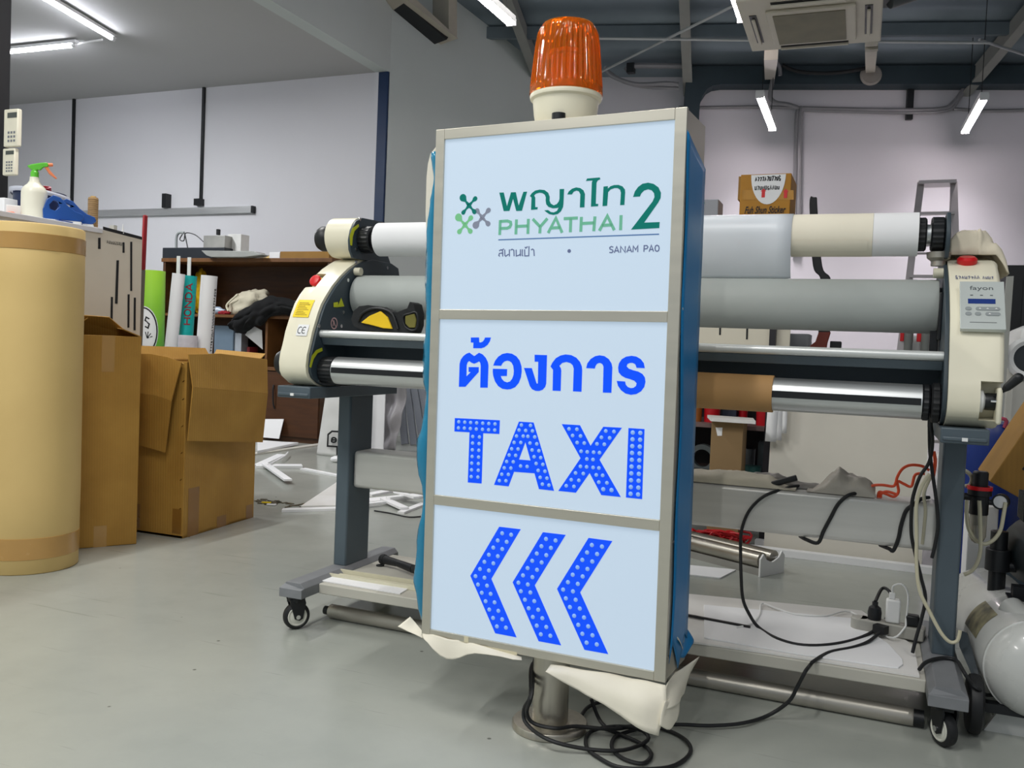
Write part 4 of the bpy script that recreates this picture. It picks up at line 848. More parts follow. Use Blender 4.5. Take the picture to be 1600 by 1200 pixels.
b = B().beam(Vector(rp[0])-Vector((0, 0, .007)), Vector(rp[3])-Vector((0, 0, .007)), .006, .013); b.beam(Vector(rp[1])-Vector((0, 0, .007)), Vector(rp[2])-Vector((0, 0, .007)), .006, .013); b.beam((Vector(rp[0])+Vector(rp[1]))/2-Vector((0, 0, .0118)), (Vector(rp[3])+Vector(rp[2]))/2-Vector((0, 0, .0118)), .034, .003)
tag(b.build('plastic_channel', M('ivory_plastic', 'd2cdb4', .45), smooth=0), 'long ivory plastic channel lying across the bottom tray left of the sign', 'channel')
h = [(-1.537,2.692,0.16),(-1.467,2.67,0.16),(-1.385,2.627,0.16),(-1.264,2.593,0.16)]
b = B().cyl(h[0], h[1], .016, 18, .012).cyl(h[1], h[2], .012, 18, .0145).cyl(h[2], h[3], .0145, 18, .014); b.lathe([(0, -.01), (.017, -.008), (.019, 0), (.017, .008), (0, .01)], h[0], Vector(h[1])-Vector(h[0]), 18)
tag(b.build('rubber_handle', RUBBER), 'black rubber tool handle lying on the bottom tray beside the left leg', 'handle')
wq = (-1.548,2.69,0.136)
tag(B().lathe([(.006, 0), (.014, 0), (.014, .004), (.006, .004), (.006, 0)], wq, (0, 0, 1), 24).build('washer', RUBBER), 'small black rubber washer on the bottom tray by the black handle', 'washer')
b = B(); q = [(-0.554,2.616,0.148),(-0.286,2.578,0.148)]; b.beam(q[0], q[1], .008, .007)
tag(b.build('black_strip', BLACK, smooth=0), 'thin black plastic strip lying on the white board right of the sign', 'strip')
fs = [(-1.605,2.48,0),(0.133,2.442,0)]
fx0, fx1 = fs[0][0], fs[1][0]
ft = thing('metal_roller', 'long grey metal roller lying on the floor under the laminator tray', 'roller', (-.72, 2.46, 0))
B().lathe([(0, .022), (.0215, .022), (.0228, .025), (.0228, 1.762), (.0215, 1.766), (0, 1.766)], (-1.63, 2.483, .0234), (1, -.0237, 0), 40).build('barrel', M('worn_roller', 'b3aea4', .36, .6, var=.08, scale=4, stretch=(1, 8, 8)), ft)
B().lathe([(0, 0), (.014, 0), (.014, .022), (0, .022)], (-1.63, 2.483, .0234), (1, -.0237, 0), 20).build('end_plug', BLACK, ft)
B().lathe([(0, 1.7661), (.021, 1.7661), (.021, 1.79), (0, 1.79)], (-1.63, 2.483, .0234), (1, -.0237, 0), 24).build('end_plug', BLACK, ft)

# ---- sockets and cables on the right
ps = [(0.005,2.802,0.16),(0.178,2.764,0.16)]
pw = thing('socket_strip', 'grey socket strip with plugs lying on the tray beside the right leg', 'socket', (.06, 2.72, .1418))
a0 = Vector((.0, 2.745, .1595)); a1 = Vector((.168, 2.72, .1595))
b = B().beam(a0, a1, .05, .035); b.cyl(a0-Vector((0, 0, .0175)), a0+Vector((0, 0, .0175)), .025, 20); b.build('strip_body', M('socket_grey', 'a6a49c', .45, var=.03), pw, bevel=.004)
pp = a0+(a1-a0)*.22+Vector((0, 0, .0178))
plug = B().lathe([(.0, 0), (.018, 0), (.019, .02), (.016, .034), (.008, .040), (.008, .05), (0, .05)], pp, (0, 0, 1), 20); tag(plug.build('black_plug', BLACK), 'big black round plug standing in the socket strip', 'plug')
ch0 = a0+(a1-a0)*.5+Vector((.0, 0, .0178))
b = B().obox(ch0+Vector((0, 0, .033)), (.038, .03, .066)); cgt = thing('phone_charger', 'white plug-in phone charger standing in the socket strip', 'charger', ch0)
b.build('body', WHITE, cgt, bevel=.005); B().obox(ch0+Vector((-.004, 0, .075)), (.016, .009, .018)).build('connector', WHITE, cgt, bevel=.002)
c2 = a0+(a1-a0)*.8+Vector((0, 0, .0178)); tag(B().obox(c2+Vector((0, 0, .0155)), (.036, .032, .031)).build('square_plug', BLACK, bevel=.005), 'black square plug in the socket strip nearest the right leg', 'plug')
cw = B(); tp = ch0+Vector((-.004, 0, .084))
cw.tube([tp, tp+Vector((.002, -.002, .02)), tp+Vector((.025, -.01, .028)), tp+Vector((.04, -.015, .0)), ch0+Vector((.034, -.02, .02)), ch0+Vector((.03, -.032, -.005)), ch0+Vector((-.01, -.055, -.0285))]+[(-0.027,2.895,0.148),(-0.096,2.81,0.148),(-0.176,2.779,0.148),(-0.24,2.818,0.148),(-0.285,2.847,0.148),(-0.277,2.721,0.148),(-0.286,2.617,0.148),(-0.322,2.556,0.148)], .0026, 8, 5)
tag(cw.build('white_cable', WHITE), 'thin white charging cable lying across the foam board on the tray', 'cable')
lc = B()
lc.tube([(-.16, 2.70, .546), (-.20, 2.64, .546)]+[(-0.257,2.586,0.527),(-0.291,2.586,0.497),(-0.313,2.586,0.46),(-0.325,2.586,0.411),(-0.324,2.586,0.356)]+[(-0.316,2.56,0.294),(-0.308,2.56,0.231),(-0.29,2.56,0.192)]+[(-0.265,2.593,0.147),(-0.205,2.512,0.147),(-0.137,2.49,0.147),(-0.059,2.545,0.147),(0.012,2.658,0.147)]+[(0.058,2.744,0.165),(0.08,2.8,0.2),(0.082,2.794,0.23),(0.071,2.827,0.245),(0.055,2.876,0.235)]+[tuple(pp+Vector((0, 0, .05)))], .0047, 8, 5)
lc.tube([(.01, 2.70, .546), (-.015, 2.64, .547)]+[(-0.047,2.592,0.544),(-0.072,2.592,0.517),(-0.089,2.592,0.479),(-0.106,2.592,0.439),(-0.119,2.592,0.405)]+[(-.15, 2.60, .409), (-.17, 2.65, .407)], .0052, 8, 5)
lc.tube([(.155, 2.68, .546), (.135, 2.63, .547)]+[(0.116,2.592,0.536),(0.098,2.592,0.517),(0.088,2.592,0.478),(0.083,2.592,0.44),(0.072,2.592,0.407)]+[(.062, 2.60, .409), (.04, 2.65, .407)], .0052, 8, 5)
lc.obox((0.054,2.689,0.165), (.034, .026, .022), Matrix.Rotation(-.5, 3, 'Z'))
tag(lc.build('laminator_lead', RUBBER), 'black mains lead wound around the laminator crossbeam and plugged into the socket strip', 'cable')
vb = B()
vb.tube([(0.152,2.55,0.792),(0.143,2.55,0.758),(0.149,2.55,0.708),(0.144,2.55,0.655),(0.124,2.55,0.615),(0.111,2.55,0.563),(0.109,2.55,0.521),(0.112,2.55,0.463),(0.124,2.55,0.412),(0.142,2.55,0.349),(0.154,2.55,0.3),(0.148,2.55,0.248),(0.138,2.55,0.196),(0.131,2.55,0.153)], .0045, 8, 5)
vb.tube([(0.138,2.56,0.79),(0.144,2.56,0.691),(0.154,2.56,0.625),(0.166,2.56,0.559),(0.174,2.56,0.493),(0.17,2.56,0.442),(0.164,2.56,0.405)], .0045, 8, 5)
tag(vb.build('hanging_cables', RUBBER), 'pair of black cables hanging down beside the right leg of the laminator', 'cable')
hv = B(); hv.tube([(0.145,2.53,0.627),(0.129,2.53,0.593),(0.119,2.53,0.542),(0.124,2.53,0.459),(0.127,2.53,0.393),(0.138,2.53,0.324),(0.165,2.53,0.27),(0.193,2.53,0.222),(0.215,2.53,0.201),(0.232,2.53,0.207),(0.237,2.53,0.234)], .0046, 8, 5)
hv.tube([(0.155,2.6,0.617),(0.139,2.6,0.568),(0.145,2.6,0.517),(0.142,2.6,0.431)], .0042, 8, 5)
tag(hv.build('air_hose', HOSE), 'clear plastic air hose looping down across the right leg of the laminator', 'hose')
fc = B(); fc.tube([(0.142,2.426,0.15),(0.156,2.463,0.157),(0.18,2.508,0.157),(0.209,2.534,0.157),(0.233,2.521,0.157)]+[(0.24,2.42,0.163),(0.26,2.42,0.135),(0.277,2.42,0.125)]+[(.30, 2.5, .09), (.33, 2.6, .06)], .0048, 8, 5)
tag(fc.build('compressor_lead', RUBBER), 'short black lead arching over the right front foot of the laminator', 'cable')
oc = B()
oc.tube([(-0.008,2.63,0.535),(-0.002,2.63,0.553),(0.01,2.63,0.57),(0.036,2.63,0.575),(0.063,2.63,0.574),(0.07,2.63,0.585),(0.073,2.63,0.601),(0.084,2.63,0.623),(0.103,2.63,0.635),(0.131,2.63,0.635),(0.15,2.63,0.625)], .0038, 8, 5)
oc.tube([(0.028,2.64,0.534),(0.03,2.64,0.554),(0.048,2.64,0.55),(0.068,2.64,0.545),(0.078,2.64,0.56),(0.074,2.64,0.587),(0.09,2.64,0.582),(0.109,2.64,0.577),(0.117,2.64,0.609),(0.14,2.64,0.614)], .0038, 8, 5)
oc.tube([(0.035,2.64,0.533),(0.035,2.64,0.549),(0.049,2.64,0.557),(0.072,2.64,0.552)], .0038, 8, 5)
oc.tube([(0.155,2.58,0.681),(0.16,2.58,0.653),(0.157,2.58,0.614)], .0045, 8, 4)
tag(oc.build('orange_cable', ORANGE), 'bright orange cable draped over the right end of the crossbeam', 'cable')
# plastic bags stuffed on the crossbeam
def bag(name, pts, y0, y1, mat, label, sd):
    b = B(); xs = [p[0] for p in pts]; x0, x1 = min(xs), max(xs); zt = max(p[2] for p in pts)
    up_ = sorted([(p[0], p[2]) for p in pts])
    def top(x):
        for (xa, za), (xb, zb) in zip(up_, up_[1:]):
            if xa <= x <= xb: return za+(zb-za)*(x-xa)/(xb-xa+1e-9)
        return .54
    def fn(u, v):
        x = x0+(x1-x0)*u; a = pi*v; h = max(.004, top(x)-.541)
        k = 1+.22*noise.noise(Vector((x*22, v*4, sd)))+.10*noise.noise(Vector((x*60, v*11, sd)))
        return (x, (y0+y1)/2-(y1-y0)/2*math.cos(a), .5405+h*k*math.sin(a)**.7 if 0 < v < 1 else .5405)
    b.grid(fn, 40, 18); tag(b.build(name, mat, smooth=50), label, 'bag')
GREYBAG = M('grey_plastic_bag', '8b8680', .35, var=.1, scale=9, bump=.5, bscale=26); CLOTH = M('off_white_bag', 'c9c1ae', .6, var=.08, scale=9, bump=.5, bscale=20)
bag('plastic_bag', [(-0.563,2.66,0.526),(-0.488,2.66,0.565),(-0.432,2.66,0.574),(-0.34,2.66,0.577),(-0.267,2.66,0.57),(-0.217,2.66,0.549),(-0.186,2.66,0.535)], 2.605, 2.712, CLOTH, 'crumpled off-white bag on the crossbeam just right of the sign', 1)
bag('plastic_bag', [(-0.361,2.69,0.545),(-0.307,2.69,0.572),(-0.244,2.69,0.574),(-0.181,2.69,0.558),(-0.111,2.69,0.553)], 2.66, 2.715, GREYBAG, 'smoky grey plastic bag behind the off-white one on the crossbeam', 4)
bag('plastic_bag', [(-0.157,2.66,0.534),(-0.119,2.66,0.565),(-0.095,2.66,0.595),(-0.075,2.66,0.604),(-0.053,2.66,0.591),(-0.019,2.66,0.591),(0.006,2.66,0.582),(0.02,2.66,0.562)], 2.61, 2.712, M('pale_grey_bag', 'b3aca0', .45, var=.12, scale=9, bump=.5, bscale=22), 'peaked pale grey plastic bag on the middle of the crossbeam', 9)
tq = [(-0.292,2.64,0.535),(-0.185,2.64,0.576)]
tag(B().cyl(Vector(tq[0])+Vector((0, -.02, .0)), Vector(tq[1])+Vector((0, -.02, 0)), .0085, 16).build('black_baton', BLACK, bevel=.002), 'short black plastic tube resting on the bags on the crossbeam', 'tube')

# ================================================================ left side: drum, boxes, counter
dc = Vector((-2.982, 2.485, 0)); DR = .176
dr = thing('cardboard_drum', 'tall round kraft cardboard drum standing at the left edge of the picture', 'drum', dc)
dw = lambda a, h: 1+.006*math.sin(3*a+1)+.004*math.sin(5*a+h*4)
B().lathe([(0, 0), (DR-.004, 0), (DR, .004), (DR+.002, .3), (DR, .7), (DR+.001, 1.1), (DR, 1.288), (DR-.004, 1.292), (DR-.02, 1.292), (DR-.02, 1.25), (0, 1.25)], dc, (0, 0, 1), 72, dw).build('shell', CARDL, dr, smooth=50)
for z0, z1 in ((1.195, 1.255), (.055, .135)):
    B().lathe([(DR+.0008, z0), (DR+.0028, z0+.001), (DR+.0028, z1-.001), (DR+.0008, z1)], dc, (0, 0, 1), 72, dw).build('tape_band', TAPE, dr, smooth=50)
# tall box
A_ = Vector((-2.906, 2.958, 0)); e_ = Vector((-.563, -.826, 0)); g_ = Vector((-.826, .563, 0)); TH = .892
TB = lambda a, b, z: tuple(A_+e_*a+g_*b+Vector((0, 0, z)))
tb = thing('tall_carton', 'tall narrow brown carton with open top standing behind the cardboard drum', 'box', A_+e_*.15+g_*.1)
def wall_shell(fn, w, d, h, t=.005):
    b = B()
    for a0, a1, b0, b1 in ((0, w, 0, t), (0, w, d-t, d), (0, t, t, d-t), (w-t, w, t, d-t)):
        vs = [fn(a, q, z) for z in (0, h) for a, q in ((a0, b0), (a1, b0), (a1, b1), (a0, b1))]
        b.add(vs, [(3, 2, 1, 0), (4, 5, 6, 7), (0, 1, 5, 4), (1, 2, 6, 5), (2, 3, 7, 6), (3, 0, 4, 7)])
    vs = [fn(a, q, z) for z in (0, t) for a, q in ((0, 0), (w, 0), (w, d), (0, d))]
    b.add(vs, [(3, 2, 1, 0), (4, 5, 6, 7), (0, 1, 5, 4), (1, 2, 6, 5), (2, 3, 7, 6), (3, 0, 4, 7)])
    return b
wall_shell(TB, .3, .2, TH).build('carton_body', CARD, tb, smooth=0, bevel=.002)
def flap(pts, name, par, mat=None, t=.004):
    k = len(pts); b = B().add(pts, [tuple(range(k))]); return b.build(name, mat or CARD, par, smooth=0, solid=t)
flap([TB(.0, .199, TH), TB(.3, .199, TH), TB(.3, .13, TH+.085), TB(.11, .12, TH+.08)], 'flap', tb)
flap([TB(.298, 0, TH), TB(.298, .2, TH), TB(.20, .19, TH+.06), TB(.21, .01, TH+.07)], 'flap', tb)
flap([TB(.002, .0, TH), TB(.002, .2, TH), TB(.07, .2, TH+.035), TB(.075, .0, TH+.03)], 'flap', tb)
for a0, a1, z0, z1 in ((.105, .155, .74, TH+.001), (.12, .17, .0, .09)):
    B().add([TB(a0, -.0006, z0), TB(a1, -.0006, z0), TB(a1, -.0006, z1), TB(a0, -.0006, z1)], [(0, 1, 2, 3)]).build('tape', TAPE, tb, smooth=0)
b = B(); b.stroke([(.275, .70), (.296, .695), (.276, .655), (.298, .65)], .004, lambda a, z, w_: TB(a, -.001+w_, z), 0, .0004); b.build('ink_mark', M('faded_ink', '4a2f18', .7, var=0), tb, smooth=0)
# open carton with hanging flaps
P_ = Vector((-3.115, 3.14, 0)); e2 = Vector((.295, 0, 0)); g2 = Vector((-.06, .57, 0)); OH = .79
OB = lambda a, b, z: tuple(P_+e2*a+g2*b+Vector((0, 0, z)))
ob = thing('open_carton', 'wide brown carton with two flaps hanging down outside, beside the tall carton', 'box', P_+e2*.5+g2*.5)
b = wall_shell(lambda a, q, z: OB(a, q, z), 1, 1, OH, .012); b.build('carton_body', CARD, ob, smooth=0, bevel=.002)
fl1 = [(-2.8,3.123,0.823),(-2.8,3.331,0.828),(-2.8,3.675,0.803)]; fl2 = [(-2.772,3.125,0.68),(-2.772,3.375,0.66),(-2.772,3.651,0.636)]; fl3 = [(-2.79,3.122,0.442),(-2.79,3.362,0.42),(-2.79,3.646,0.394)]
b = B(); b.add([OB(1, 0.02, OH), OB(1, .5, OH), OB(1, 1.0, OH)]+[tuple(p) for p in fl1], [(0, 1, 4, 3), (1, 2, 5, 4)]); b.add([tuple(p) for p in fl1+fl2], [(0, 1, 4, 3), (1, 2, 5, 4)]); b.add([tuple(p) for p in fl2+fl3], [(0, 1, 4, 3), (1, 2, 5, 4)])
b.build('flap', CARD, ob, smooth=0, solid=.005)
f1 = [(-3.137,3.115,0.812),(-3.007,3.115,0.817),(-2.907,3.115,0.807),(-2.827,3.115,0.788)]; f2 = [(-3.107,3.09,0.643),(-2.958,3.09,0.637),(-2.856,3.09,0.617)]; f3 = [(-3.114,3.105,0.41),(-2.983,3.105,0.397),(-2.898,3.105,0.383)]
b = B(); b.add([OB(.0, 0, OH), OB(.5, 0, OH), OB(.95, 0, OH-.01)]+[tuple(p) for p in f1[:3]], [(0, 1, 4, 3), (1, 2, 5, 4)])
b.add([tuple(p) for p in f1[:3]+f2], [(0, 1, 4, 3), (1, 2, 5, 4)]); b.add([tuple(p) for p in f2+f3], [(0, 1, 4, 3), (1, 2, 5, 4)]); b.add([tuple(f1[2]), tuple(f1[3]), tuple(f2[2])], [(0, 1, 2)])
b.build('flap', CARD, ob, smooth=0, solid=.005)
flap([OB(0, 1, OH), OB(1, 1, OH), OB(1.05, 1.08, OH+.04), OB(0, 1.08, OH+.05)], 'flap', ob)
flap([OB(0.0, 0, OH), OB(0.0, 1, OH), OB(-.14, 1, OH+.055), OB(-.14, .02, OH+.06)], 'flap', ob)
b = B()
for fn, a0, a1, z0, z1 in ((0, .80, .97, .02, .13), (0, .02, .16, .02, .13), (1, .06, .2, .0, .22), (1, .45, .58, .0, .055), (1, .88, .98, .0, .07)):
    q = [(OB(a, -.002, z) if fn == 0 else OB(1.003, a, z)) for a, z in ((a0, z0), (a1, z0), (a1, z1), (a0, z1))]
    b.add(q, [(0, 1, 2, 3)])
b.build('tape', M('old_tape', '94682c', .3, var=.1, coat=.3), ob, smooth=0, stuff=True)
b = B()
for z in (.13, .26, .38, .50, .62, .70): b.stroke([(.93, z), (.965, z+.006)], .004, lambda a, zz, w_: OB(a, -.004+w_, zz), 0, .002)
b.build('staples', CHROME, ob, smooth=0, stuff=True)
# white counter
ct = thing('white_counter', 'tall white counter with black lines on its end panel, behind the cartons', 'counter', (-3.75, 2.67, 0))
B().box(-4.2, -3.304, 2.0, 3.34, 0, 1.355).build('carcass', WHITE, ct, smooth=0)
B().box(-4.22, -3.29, 1.98, 3.10, 1.355, 1.378).build('worktop', M('worktop_white', 'e4e4e8', .4), ct, smooth=0, bevel=.002)
ep = B().box(-3.304, -3.297, 3.0, 3.345, 0, 1.372).build('end_panel', M('pale_board', 'dcd4c4', .6, var=.02), ct, smooth=0)
b = B()
for l in ([(-3.296,3.106,1.388),(-3.296,3.342,1.372),(-3.296,3.343,1.358),(-3.296,3.107,1.373)], [(-3.296,3.08,1.333),(-3.296,3.094,1.335),(-3.296,3.096,1.284),(-3.296,3.081,1.283)], [(-3.296,3.223,1.331),(-3.296,3.235,1.332),(-3.296,3.237,1.283),(-3.296,3.224,1.282)], [(-3.296,3.269,1.339),(-3.296,3.282,1.341),(-3.296,3.289,1.108),(-3.296,3.277,1.107)], [(-3.296,3.189,1.243),(-3.296,3.204,1.245),(-3.296,3.202,1.042),(-3.296,3.186,1.041)], [(-3.296,3.161,1.071),(-3.296,3.174,1.071),(-3.296,3.175,0.95),(-3.296,3.162,0.949)], [(-3.296,3.261,1.09),(-3.296,3.274,1.091),(-3.296,3.277,0.933),(-3.296,3.265,0.932)], [(-3.296,3.3,1.077),(-3.296,3.313,1.078),(-3.296,3.316,0.922),(-3.296,3.303,0.921)]):
    b.add([tuple(p) for p in l], [(0, 1, 2, 3)])
b.build('black_lines', INK, ep, smooth=0, stuff=True)
b = B(); hq = [(-3.296,3.13,1.344),(-3.296,3.223,1.374)]; squiggle(b, hq[0][1], hq[0][2]-.03, .10, .018, 9, .002, lambda a, z, w_: (-3.2958+w_, a, z), 0, .0003, 4); b.build('pen_note', INK, ep, smooth=0, stuff=True)
CT = 1.3785
def oncounter(q): return Vector((q[0], q[1], CT))
# spray bottle
s = oncounter((-3.44,2.863,1.405)); sv = Vector((.62, .78, 0))      # direction its nozzle points to (right in the picture)
sp = thing('spray_bottle', 'white spray bottle with green head and orange trigger on the white counter', 'bottle', s)
B().lathe([(0, 0), (.047, 0), (.051, .004), (.052, .05), (.052, .12), (.050, .134), (.043, .146), (.030, .158), (.021, .172), (.019, .186), (.019, .19), (0, .19)], s, (0, 0, 1), 36).build('bottle_body', M('milky_plastic', 'e4e1cf', .3, var=.01, coat=.3), sp)
GRN = M('green_plastic', '63c53a', .35); ORG2 = M('coral_plastic', 'f08a5a', .4)
B().lathe([(0, .188), (.0165, .188), (.0165, .212), (.013, .216), (.013, .226), (0, .226)], s, (0, 0, 1), 20).build('spray_collar', GRN, sp)
b = B()
prf = [(-.030, .236), (-.012, .244), (.02, .254), (.046, .260), (.052, .252), (.052, .242), (.034, .238), (.024, .224), (-.014, .222)]
b.prism(prf, lambda a, z, w_: tuple(s+sv*a+Vector((-sv.y, sv.x, 0))*w_+Vector((0, 0, z))), -.012, .012); b.build('spray_head', GRN, sp, bevel=.003)
b = B(); b.cyl(s+sv*.050+Vector((0, 0, .251)), s+sv*.070+Vector((0, 0, .254)), .0075, 14); b.build('nozzle', ORG2, sp, bevel=.001)
b = B(); b.prism([(.034, .252), (.046, .254), (.060, .226), (.088, .196), (.084, .193), (.056, .212), (.040, .236)], lambda a, z, w_: tuple(s+sv*a+Vector((-sv.y, sv.x, 0))*w_+Vector((0, 0, z))), -.008, .008); b.build('trigger', ORG2, sp, bevel=.002)
# twine, dispensers, bin and clutter on the counter
s = oncounter((-3.36,3.107,1.409))
tw = thing('twine_spool', 'brown twine spool standing on the end of the white counter', 'spool', s)
B().lathe([(0, 0), (.021, 0)]+[(.0215+.0012*(i % 2), .003+i*.0045) for i in range(30)]+[(.020, .142), (0, .142)], s, (0, 0, 1), 24).build('twine', M('twine_brown', 'ab8a5e', .85, var=.12, scale=40, stretch=(.3, .3, 4)), tw, smooth=20)
B().lathe([(.008, .142), (.012, .142), (.012, .148), (.008, .148), (.008, .142)], s, (0, 0, 1), 16).build('core', CARDL, tw)
s = oncounter((-3.66,3.077,1.46))
bn = thing('blue_bin', 'navy blue bin with a grey curved lid behind the spray bottle on the counter', 'bin', s)
B().lathe([(0, 0), (.105, 0), (.112, .13), (.112, .165), (0, .165)], s, (0, 0, 1), 32).build('bin_body', M('bin_navy', '14234a', .4, var=.05), bn)
b = B(); b.grid(lambda u, v: tuple(s+Vector(((.125)*math.cos(pi*(u*1.25-.95)), (.125)*math.sin(pi*(u*1.25-.95)), .165-.02*v+.012*math.sin(u*5)))), 24, 2); b.build('lid_rim', M('grey_lid', 'b9bcc8', .4), bn, solid=.006, smooth=60)
def dispenser(q, ang, label):
    s = oncounter(q); d = Vector((math.cos(ang), math.sin(ang), 0)); nrm = Vector((-d.y, d.x, 0))
    t = thing('tape_dispenser', label, 'tape dispenser', s, 'blue tape dispensers on the counter')
    fn = lambda a, z, w_: tuple(s+d*a+nrm*w_+Vector((0, 0, z)))
    out = [(-.075, .012), (-.078, .05), (-.062, .098), (-.035, .118), (-.008, .108), (.02, .078), (.05, .056), (.082, .046), (.088, .028), (.07, .012)]
    hole = [(-.052, .075), (-.036, .096), (-.02, .09), (-.012, .07), (-.03, .05), (-.048, .055)]
    B().prism(out, fn, -.018, .018, [hole]).build('dispenser_body', M('dispenser_blue', '1f4f9a', .3, var=.04), t, bevel=.004)
    B().prism([(-.065, 0), (.078, 0), (.078, .012), (.05, .022), (-.02, .018), (-.065, .016)], fn, -.016, .016).build('base_weight', WHITE, t, bevel=.003)
dispenser((-3.355,2.935,1.403), .95, 'large blue tape dispenser with white base just right of the spray bottle')
dispenser((-3.375,3.021,1.408), .80, 'smaller blue tape dispenser behind the large one, nearest the twine spool')
s = Vector((-3.62,3.063,1.623))
b = B(); b.lathe([(.026, 0), (.033, 0), (.033, .022), (.026, .022), (.026, 0)], Vector((s.x, s.y, CT+.168)), Vector((.2, -.3, 1)), 24); tag(b.build('red_tape_ring', M('crimson', 'a01c30', .4)), 'red tape ring lying on the blue bin behind the spray bottle', 'ring')
s = oncounter((-3.5,2.799,1.402))
t = thing('tape_cutter', 'orange and white box cutter lying on the counter left of the spray bottle', 'cutter', s)
B().obox(s+Vector((0, 0, .022)), (.035, .05, .016), Matrix.Rotation(.7, 3, 'Z')).build('cutter_grip', M('orange_plastic', 'e8641c', .4), t, bevel=.004)
B().obox(s+Vector((0, 0, .007)), (.04, .06, .014), Matrix.Rotation(.7, 3, 'Z')).build('cutter_blade_holder', BLACK, t, bevel=.003)
B().obox(s+Vector((-.02, .03, .0475)), (.06, .008, .035), Matrix.Rotation(.9, 3, 'Z')).build('cutter_guard', WHITE, t, bevel=.002)
s = oncounter((-3.72,2.939,1.433))
tag(B().box(s.x-.05, s.x+.05, s.y-.04, s.y+.04, CT, CT+.115).build('white_box', PAPER, bevel=.002), 'small white box on the counter by the black post', 'box')
bq = [(-3.33,2.89,1.388),(-3.33,3.012,1.395)]
tag(B().beam((bq[0][0], bq[0][1], CT+.004), (bq[1][0], bq[1][1], CT+.004), .025, .008).build('blue_ruler', BLUEP, smooth=0), 'dark blue ruler lying along the edge of the white counter', 'ruler')
# small white bits at the counter's far end
s = oncounter((-3.33,3.198,1.407)); t_ = B().box(s.x-.014, s.x+.014, s.y-.01, s.y+.01, 1.3722, 1.3722+.034); tag(t_.build('clear_holder', M('frosted', 'd6d4cc', .3, trans=.3)), 'small frosted holder on the end panel of the white counter', 'holder')
s = oncounter((-3.301,3.227,1.411)); tag(B().lathe([(0, 0), (.006, 0), (.0035, .02), (.001, .045), (0, .045)], (s.x, s.y, 1.3722), (0, 0, 1), 12).build('glue_nozzle', WHITE), 'white pointed glue nozzle standing on the end panel of the counter', 'nozzle')
# remotes on the black post
def remote(q0, q1, label, rows):
    x0, x1 = q0[0], q1[0]; z1, z0 = q0[2], q1[2]
    t = thing('remote_control', label, 'remote', ((x0+x1)/2, 3.37, z0), 'air-conditioner remotes on the black post')
    B().box(x0, x1, 3.352, 3.379, z0, z1).build('remote_case', M('remote_ivory', 'e6e0cc', .4), t, bevel=.006)
    h = z1-z0; w = x1-x0
    B().box(x0+w*.28, x1-w*.06, 3.3505, 3.353, z1-h*.24, z1-h*.10).build('screen', M('lcd_dark', '4a4f4c', .3), t, smooth=0)
    b = B()
    for r in range(rows):
        for c in range(3): b.box(x0+w*(.32+.2*c), x0+w*(.44+.2*c), 3.3505, 3.353, z0+h*(.12+.11*r), z0+h*(.18+.11*r))
    b.build('keys', GREYINK, t, smooth=0, stuff=True)
r1 = [(-4.258,3.352,2.041),(-4.156,3.352,1.848)]; r2 = [(-4.262,3.352,1.84),(-4.174,3.352,1.701)]
remote(r1[0], r1[1], 'larger ivory remote hanging higher on the black post', 3); remote(r2[0], r2[1], 'smaller ivory remote hanging lower on the black post', 4)
# straightedge leaning at the counter's end
se = [(-3.336,3.4,1.486),(-3.351,3.4,0.816)]; d = Vector(se[1])-Vector(se[0]); bot = Vector(se[1])+d*((0-se[1][2])/d.z); mid = Vector(se[0])+d*.40
t = thing('steel_straightedge', 'steel straightedge with a dark red handle leaning at the end of the white counter', 'straightedge', bot)
b = B().beam(bot+Vector((0, 0, .001)), mid, .008, .024, (0, 1, 0)); b.v = [Vector((p.x, p.y, max(p.z, 0))) for p in b.v]; b.build('blade', M('dull_steel', '8b8578', .4, .6), t, smooth=0)
b = B().beam(mid, Vector(se[0]), .012, .026, (0, 1, 0)); b.build('handle', M('dark_red', '9c1f26', .4), t, bevel=.005)

# ================================================================ banner rolls behind the open carton
def lean(pt, pb):      # extend a leaning axis down to the floor
    a, b = Vector(pt), Vector(pb); d = b-a; return a, a+d*((.004-a.z)/d.z)
CAMD = Vector((.69, -.72, 0))
def roll(name, top, bot, r, mat, label, hollow=True):
    a, b_ = lean(top, bot); d = (a-b_); L = d.length; d.normalize(); b_ = b_+Vector((0, 0, abs(d.x)*r+.002))
    t = thing(name, label, 'roll', b_, 'banner rolls standing behind the open carton')
    B().lathe([(r*.55, 0), (r, 0), (r, L), (r*.9, L), (r*.62, L-.003), (r*.6, L-.02), (r*.55, L-.02), (r*.55, 0)], b_, d, 40).build('rolled_sheet', mat, t, smooth=40)
    side = Vector((CAMD.y*-1, CAMD.x, 0)).normalized()     # to the right as seen from the camera
    fn = lambda s_, z, w_: tuple(b_+d*z+(CAMD*math.cos(s_/r)+side*math.sin(s_/r))*(r+w_))
    return t, fn, L, r
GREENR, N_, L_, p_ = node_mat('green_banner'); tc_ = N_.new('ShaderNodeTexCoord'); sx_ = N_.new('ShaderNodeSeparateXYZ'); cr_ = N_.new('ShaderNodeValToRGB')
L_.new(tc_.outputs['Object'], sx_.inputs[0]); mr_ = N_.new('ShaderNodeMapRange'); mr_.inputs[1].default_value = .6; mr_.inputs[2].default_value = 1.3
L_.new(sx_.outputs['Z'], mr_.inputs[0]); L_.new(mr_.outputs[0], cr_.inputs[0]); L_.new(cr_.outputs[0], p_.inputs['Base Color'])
cr_.color_ramp.elements[0].color = rgb('2f9a3e'); cr_.color_ramp.elements[1].color = rgb('a8dc3c'); p_.inputs['Roughness'].default_value = .35
